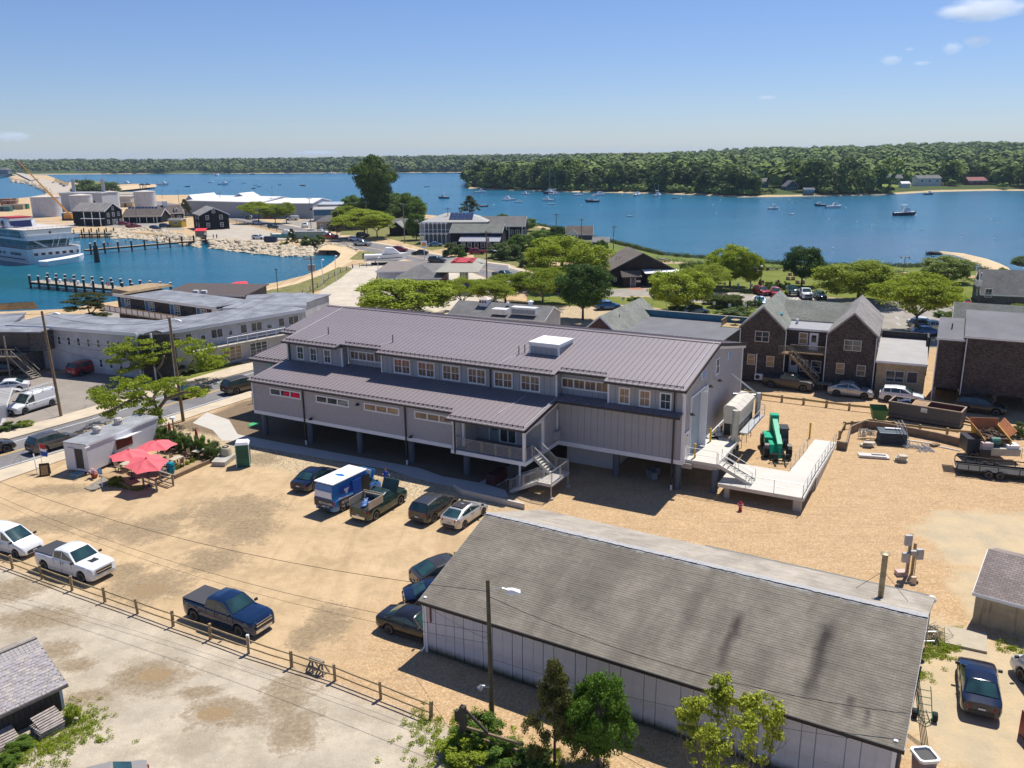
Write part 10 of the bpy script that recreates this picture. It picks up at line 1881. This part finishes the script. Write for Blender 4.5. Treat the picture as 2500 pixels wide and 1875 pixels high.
def sct(line,n,dmin,dmax,hf,seed,smin=4.0,smax=7.0,pw=1.0,keep=lambda x,y,d:True,th0=None,th1=None):
 r=random.Random(seed);P=[];S=[];ts=[mt.atan2(q.x,q.y)for q in line];a,b=(min(ts)if th0 is None else th0),(max(ts)if th1 is None else th1)
 while len(P)<n:
  th=r.un(a,b);d=dmin+(dmax-dmin)*r.random()**pw;best=None
  for p,q in zip(line[:-1],line[1:]):
   t0,t1=mt.atan2(p.x,p.y),mt.atan2(q.x,q.y)
   if min(t0,t1)<=th<=max(t0,t1):w_=p.lerp(q,(th-t0)/((t1-t0)or 1));best=mt.hypot(w_.x,w_.y);break
  if best is None:continue
  R_=best+d;x,y=R_*mt.sin(th),R_*mt.cos(th)
  if not keep(x,y,d):continue
  s=r.un(smin,smax);P.append((x,y,WZ+hf(x,y,d)+s*.55));S.append(s)
 return P,S
TH=lambda px,py:mt.atan2(G('P',px,py,WZ).x,G('P',px,py,WZ).y)
def kfar(x,y,d):return not(d<130 and-1100<x<-560 and mt.sin(x*.02)>-.3 and d<90)
P1,S1_=sct(FAR,4800,22,1500,h_far,1,4.5,12,1.15,kfar);P2,S2_=sct(FAR,1500,18,90,h_far,2,3.5,7,1,kfar)
def tones(n,per,seed):return np.repeat(np.random.default_rng(seed).random(n),per)
o=link('far_woods',quads_mesh('far_woods',np.concatenate([wda(P1,S1_,1,34),wda(P2,S2_,2,40)]),WD,np.concatenate([tones(len(P1),34,1),tones(len(P2),40,2)])));o['kind']='stuff'
CLR=[(2035,465,45),(2100,440,35),(2140,455,70),(2210,450,70),(2280,455,60),(1770,455,30),(1950,455,25),(1905,445,25),(2360,445,45),(2440,450,45)]
CW=[(G('P',a,b,WZ+2),c)for a,b,c in CLR]
LAWNS=[(G('R4',p[0],p[1],WZ+2.2),p[2])for p in((1000,405,22),(1080,410,26),(1180,405,26),(1280,410,26),(1380,400,26),(1480,395,26),(1120,390,20),(1250,385,24),(1400,385,24),(2160,400,18),(2190,380,14),(570,440,12),(350,420,10))]+[(G('R3',1960,425,WZ+2.5),26),(G('R3',2030,400,WZ+3),24)]
def kprom(x,y,d):
 return seen(x,y)and not any(((x-c.x)**2+((y-c.y)*.35)**2)<rr_*rr_*.35 for c,rr_ in LAWNS)
P3,S3_=sct(PRM,4300,60,1900,h_prom,3,4.0,11.5,1.3,kprom);P4,S4_=sct(PRM,900,9,60,h_prom,4,2.0,4.2,1.2,kprom)
o=link('promontory_woods',quads_mesh('promontory_woods',np.concatenate([wda(P3,S3_,3,75),wda(P4,S4_,4,40)]),woodm('promontory_canopy',(.055,.10,.018),(.20,.265,.05),(.10,.14,.035)),np.concatenate([tones(len(P3),75,3),tones(len(P4),40,4)])));o['kind']='stuff'
pr=[]
SF=[leafm('shore_leaves_%d'%i,a,b,.3,.3)for i,(a,b)in en((((.09,.14,.03),(.17,.23,.05)),((.13,.19,.03),(.25,.31,.05)),((.05,.09,.02),(.11,.16,.03)),((.10,.16,.03),(.20,.27,.05)),((.08,.12,.03),(.15,.20,.05)),((.06,.10,.025),(.13,.18,.04))))]
for s in rn(6):
 rr=random.Random(40+s);C=[];Rd=[]
 for k in rn(26):u=rr.un(-.9,1);a=rr.un(0,6.28);q=mt.sqrt(1-u*u)*rr.un(.5,1);C.append((4.1*q*mt.cos(a),4.1*q*mt.sin(a),5.4+u*3.4));Rd.append((rr.un(1.0,1.7),)*2+(rr.un(.8,1.2),))
 pr.append(lfm('crown',C,Rd,22,.55,SF[s],60+s,up=.5))
tk=MB().c_y((0,0,0),(0,0,4),.3,.2,n=5).mesh('trunk',BARKD)
P5,S5_=sct(PRM,230,9,85,h_prom,6,6.0,11,1.1,kprom,TH(1150,461),TH(2540,466))
for(x,y,z),s in zip(P5,S5_):
 k=random.randrange(6);t=tg('shore_tree','leafy tree in the wooded front of the far promontory','tree',(x,y,z-s*.55-.3),random.un(0,6.28),'trees along the promontory shore');f=s/5*random.un(.85,1.1);t.scale=(f,f,f*random.un(.8,1.15));link('crown',pr[k],t);link('trunk',tk,t)
def fhs(v,x,y,W,D,h,rise,w,r_,label,axis='x',z=2.0,name='house',win=3):
 p=tz(v,x,y,PRM if v in('R3','R4')else FAR,h_prom if v in('R3','R4')else h_far)+Vr((0,0,.5));t=tg(name,label,'house',p,rad(random.un(-8,8)));gabp(t,-W/2,0,W,D,-1.5,h,rise,axis,w,r_,.4,.3);
 for i in rn(win):wd(t,(-W/2+(i+.5)*W/win,0,h*.5),0,1.4,1.4,1,(1,1),.18)
 return t
for q in FH:fhs(*q)
t=tg('far_jetty','thin dark jetty in front of the promontory boathouse','jetty',G('R4',585,475,WZ)+Vr((0,0,1.0)),0);q=G('R4',795,485,WZ)-G('R4',585,475,WZ);MB().s_([(0,0,0),(q.x,q.y,0),(q.x,q.y+1.5,0),(0,1.5,0)],(0,0,.3)).bd('deck',Wd0,t);[MB().c_y((q.x*f,q.y*f,-2),(q.x*f,q.y*f,.5),.15,n=5).bd('piling',Wd0,t)for f in(.1,.35,.6,.85)]
FLW=grassm('far_lawn',(.14,.19,.03),(.2,.23,.045),.05)
for pts in([(960,385),(1100,378),(1250,392),(1400,385),(1580,385),(1560,415),(1400,425),(1250,430),(1050,435),(980,410)],):on_terrain_patch('far_lawn',[tz('R4',x,y,PRM,h_prom)for x,y in pts],FLW,h_prom,PRM,.7)
on_terrain_patch('far_lawn',[tz('R3',x,y,PRM,h_prom)for x,y in((1880,425),(1930,395),(2060,390),(2070,430),(1960,445))],FLW,h_prom,PRM,.8)
sht('far_marsh',[G('R1',x,y,WZ)for x,y in((910,222),(1380,205),(2000,212),(2212,219),(1700,221),(1200,223))],FLW,WZ+.6)
CLD=bpy.data.materials.new('cloud_vapour');CLD.use_nodes=True;nt=CLD.node_tree;nt.nodes.clear();ou=nt.nodes.new('ShaderNodeOutputMaterial');pv=nt.nodes.new('ShaderNodeVolumePrincipled')
tc=nt.nodes.new('ShaderNodeTexCoord');ns=nt.nodes.new('ShaderNodeTexNoise');ns.inputs['Scale'].default_value=2.2;ns.inputs['Detail'].default_value=5;ns.inputs['Roughness'].default_value=.6
ln=nt.nodes.new('ShaderNodeVectorMath');ln.operation='LENGTH';nt.links.new(tc.outputs['Object'],ln.inputs[0]);nt.links.new(tc.outputs['Object'],ns.inputs['Vector'])
m1=nt.nodes.new('ShaderNodeMath');m1 .operation='MULTIPLY_ADD';nt.links.new(ln.outputs['Value'],m1 .inputs[0]);m1 .inputs[1].default_value=-.95;nt.links.new(ns.outputs['Fac'],m1 .inputs[2])
m2=nt.nodes.new('ShaderNodeMath');m2 .operation='MULTIPLY_ADD';m2 .use_clamp=True;nt.links.new(m1 .outputs[0],m2 .inputs[0]);m2 .inputs[1].default_value=2.5;m2 .inputs[2].default_value=.75
m3_=nt.nodes.new('ShaderNodeMath');m3_.operation='MULTIPLY';nt.links.new(m2 .outputs[0],m3_.inputs[0]);m3_.inputs[1].default_value=.006;nt.links.new(m3_.outputs[0],pv.inputs['Density']);pv.inputs['Color'].default_value=(.95,.96,.98,1);pv.inputs['Anisotropy'].default_value=.2;pv.inputs['Emission Strength'].default_value=0;nt.links.new(pv.outputs[0],ou.inputs['Volume'])
def cloud(px,py,w,h,label):
 d=9000;v_=(_R*(px-1250)+_D*(py-937.5)+_f*FPX).normalized();p=Vr((0,0,CAM_H))+v_*d;s=d/FPX/v_.dot(_f)
 o=link('cloud',MB().ico((0,0,0),1.15,2,jit=.08).mesh('cloud',CLD),None,p);o.scale=(w/2*s,w/2*s*.7,h/2*s);tag(o,label,'cloud');return o
cloud(2405,22,160,46,'largest white cloud at the top right corner of the sky');cloud(2330,30,80,26,'wisp trailing left of the largest cloud');cloud(2325,118,44,28,'puffy small cloud, upper of the pair below the big one');cloud(2385,100,56,26,'thin cloud right of the small puffy one');cloud(2175,147,50,24,'small cloud left in the right hand group');cloud(2250,154,40,10,'thin streak beside the small left cloud');cloud(2220,120,24,8,'faint scrap above the small left cloud');cloud(1872,238,50,12,'faint lone cloud right of the sky centre');cloud(28,333,84,24,'flat cloud low at the left edge of the sky');cloud(770,372,140,10,'faint cloud bank low over the far woods')
hz=MB().box(-5000,5000,-120,9000,-8,75);o=hz.bd('haze',None);o['kind']='stuff';o.data.materials.clear();hm=bpy.data.materials.new('haze_air');hm.use_nodes=True;nt=hm.node_tree;nt.nodes.clear();ou=nt.nodes.new('ShaderNodeOutputMaterial');pv=nt.nodes.new('ShaderNodeVolumePrincipled');pv.inputs['Density'].default_value=.00006;pv.inputs['Color'].default_value=(.58,.76,1,1);nt.links.new(pv.outputs[0],ou.inputs['Volume']);o.data.materials.append(hm)
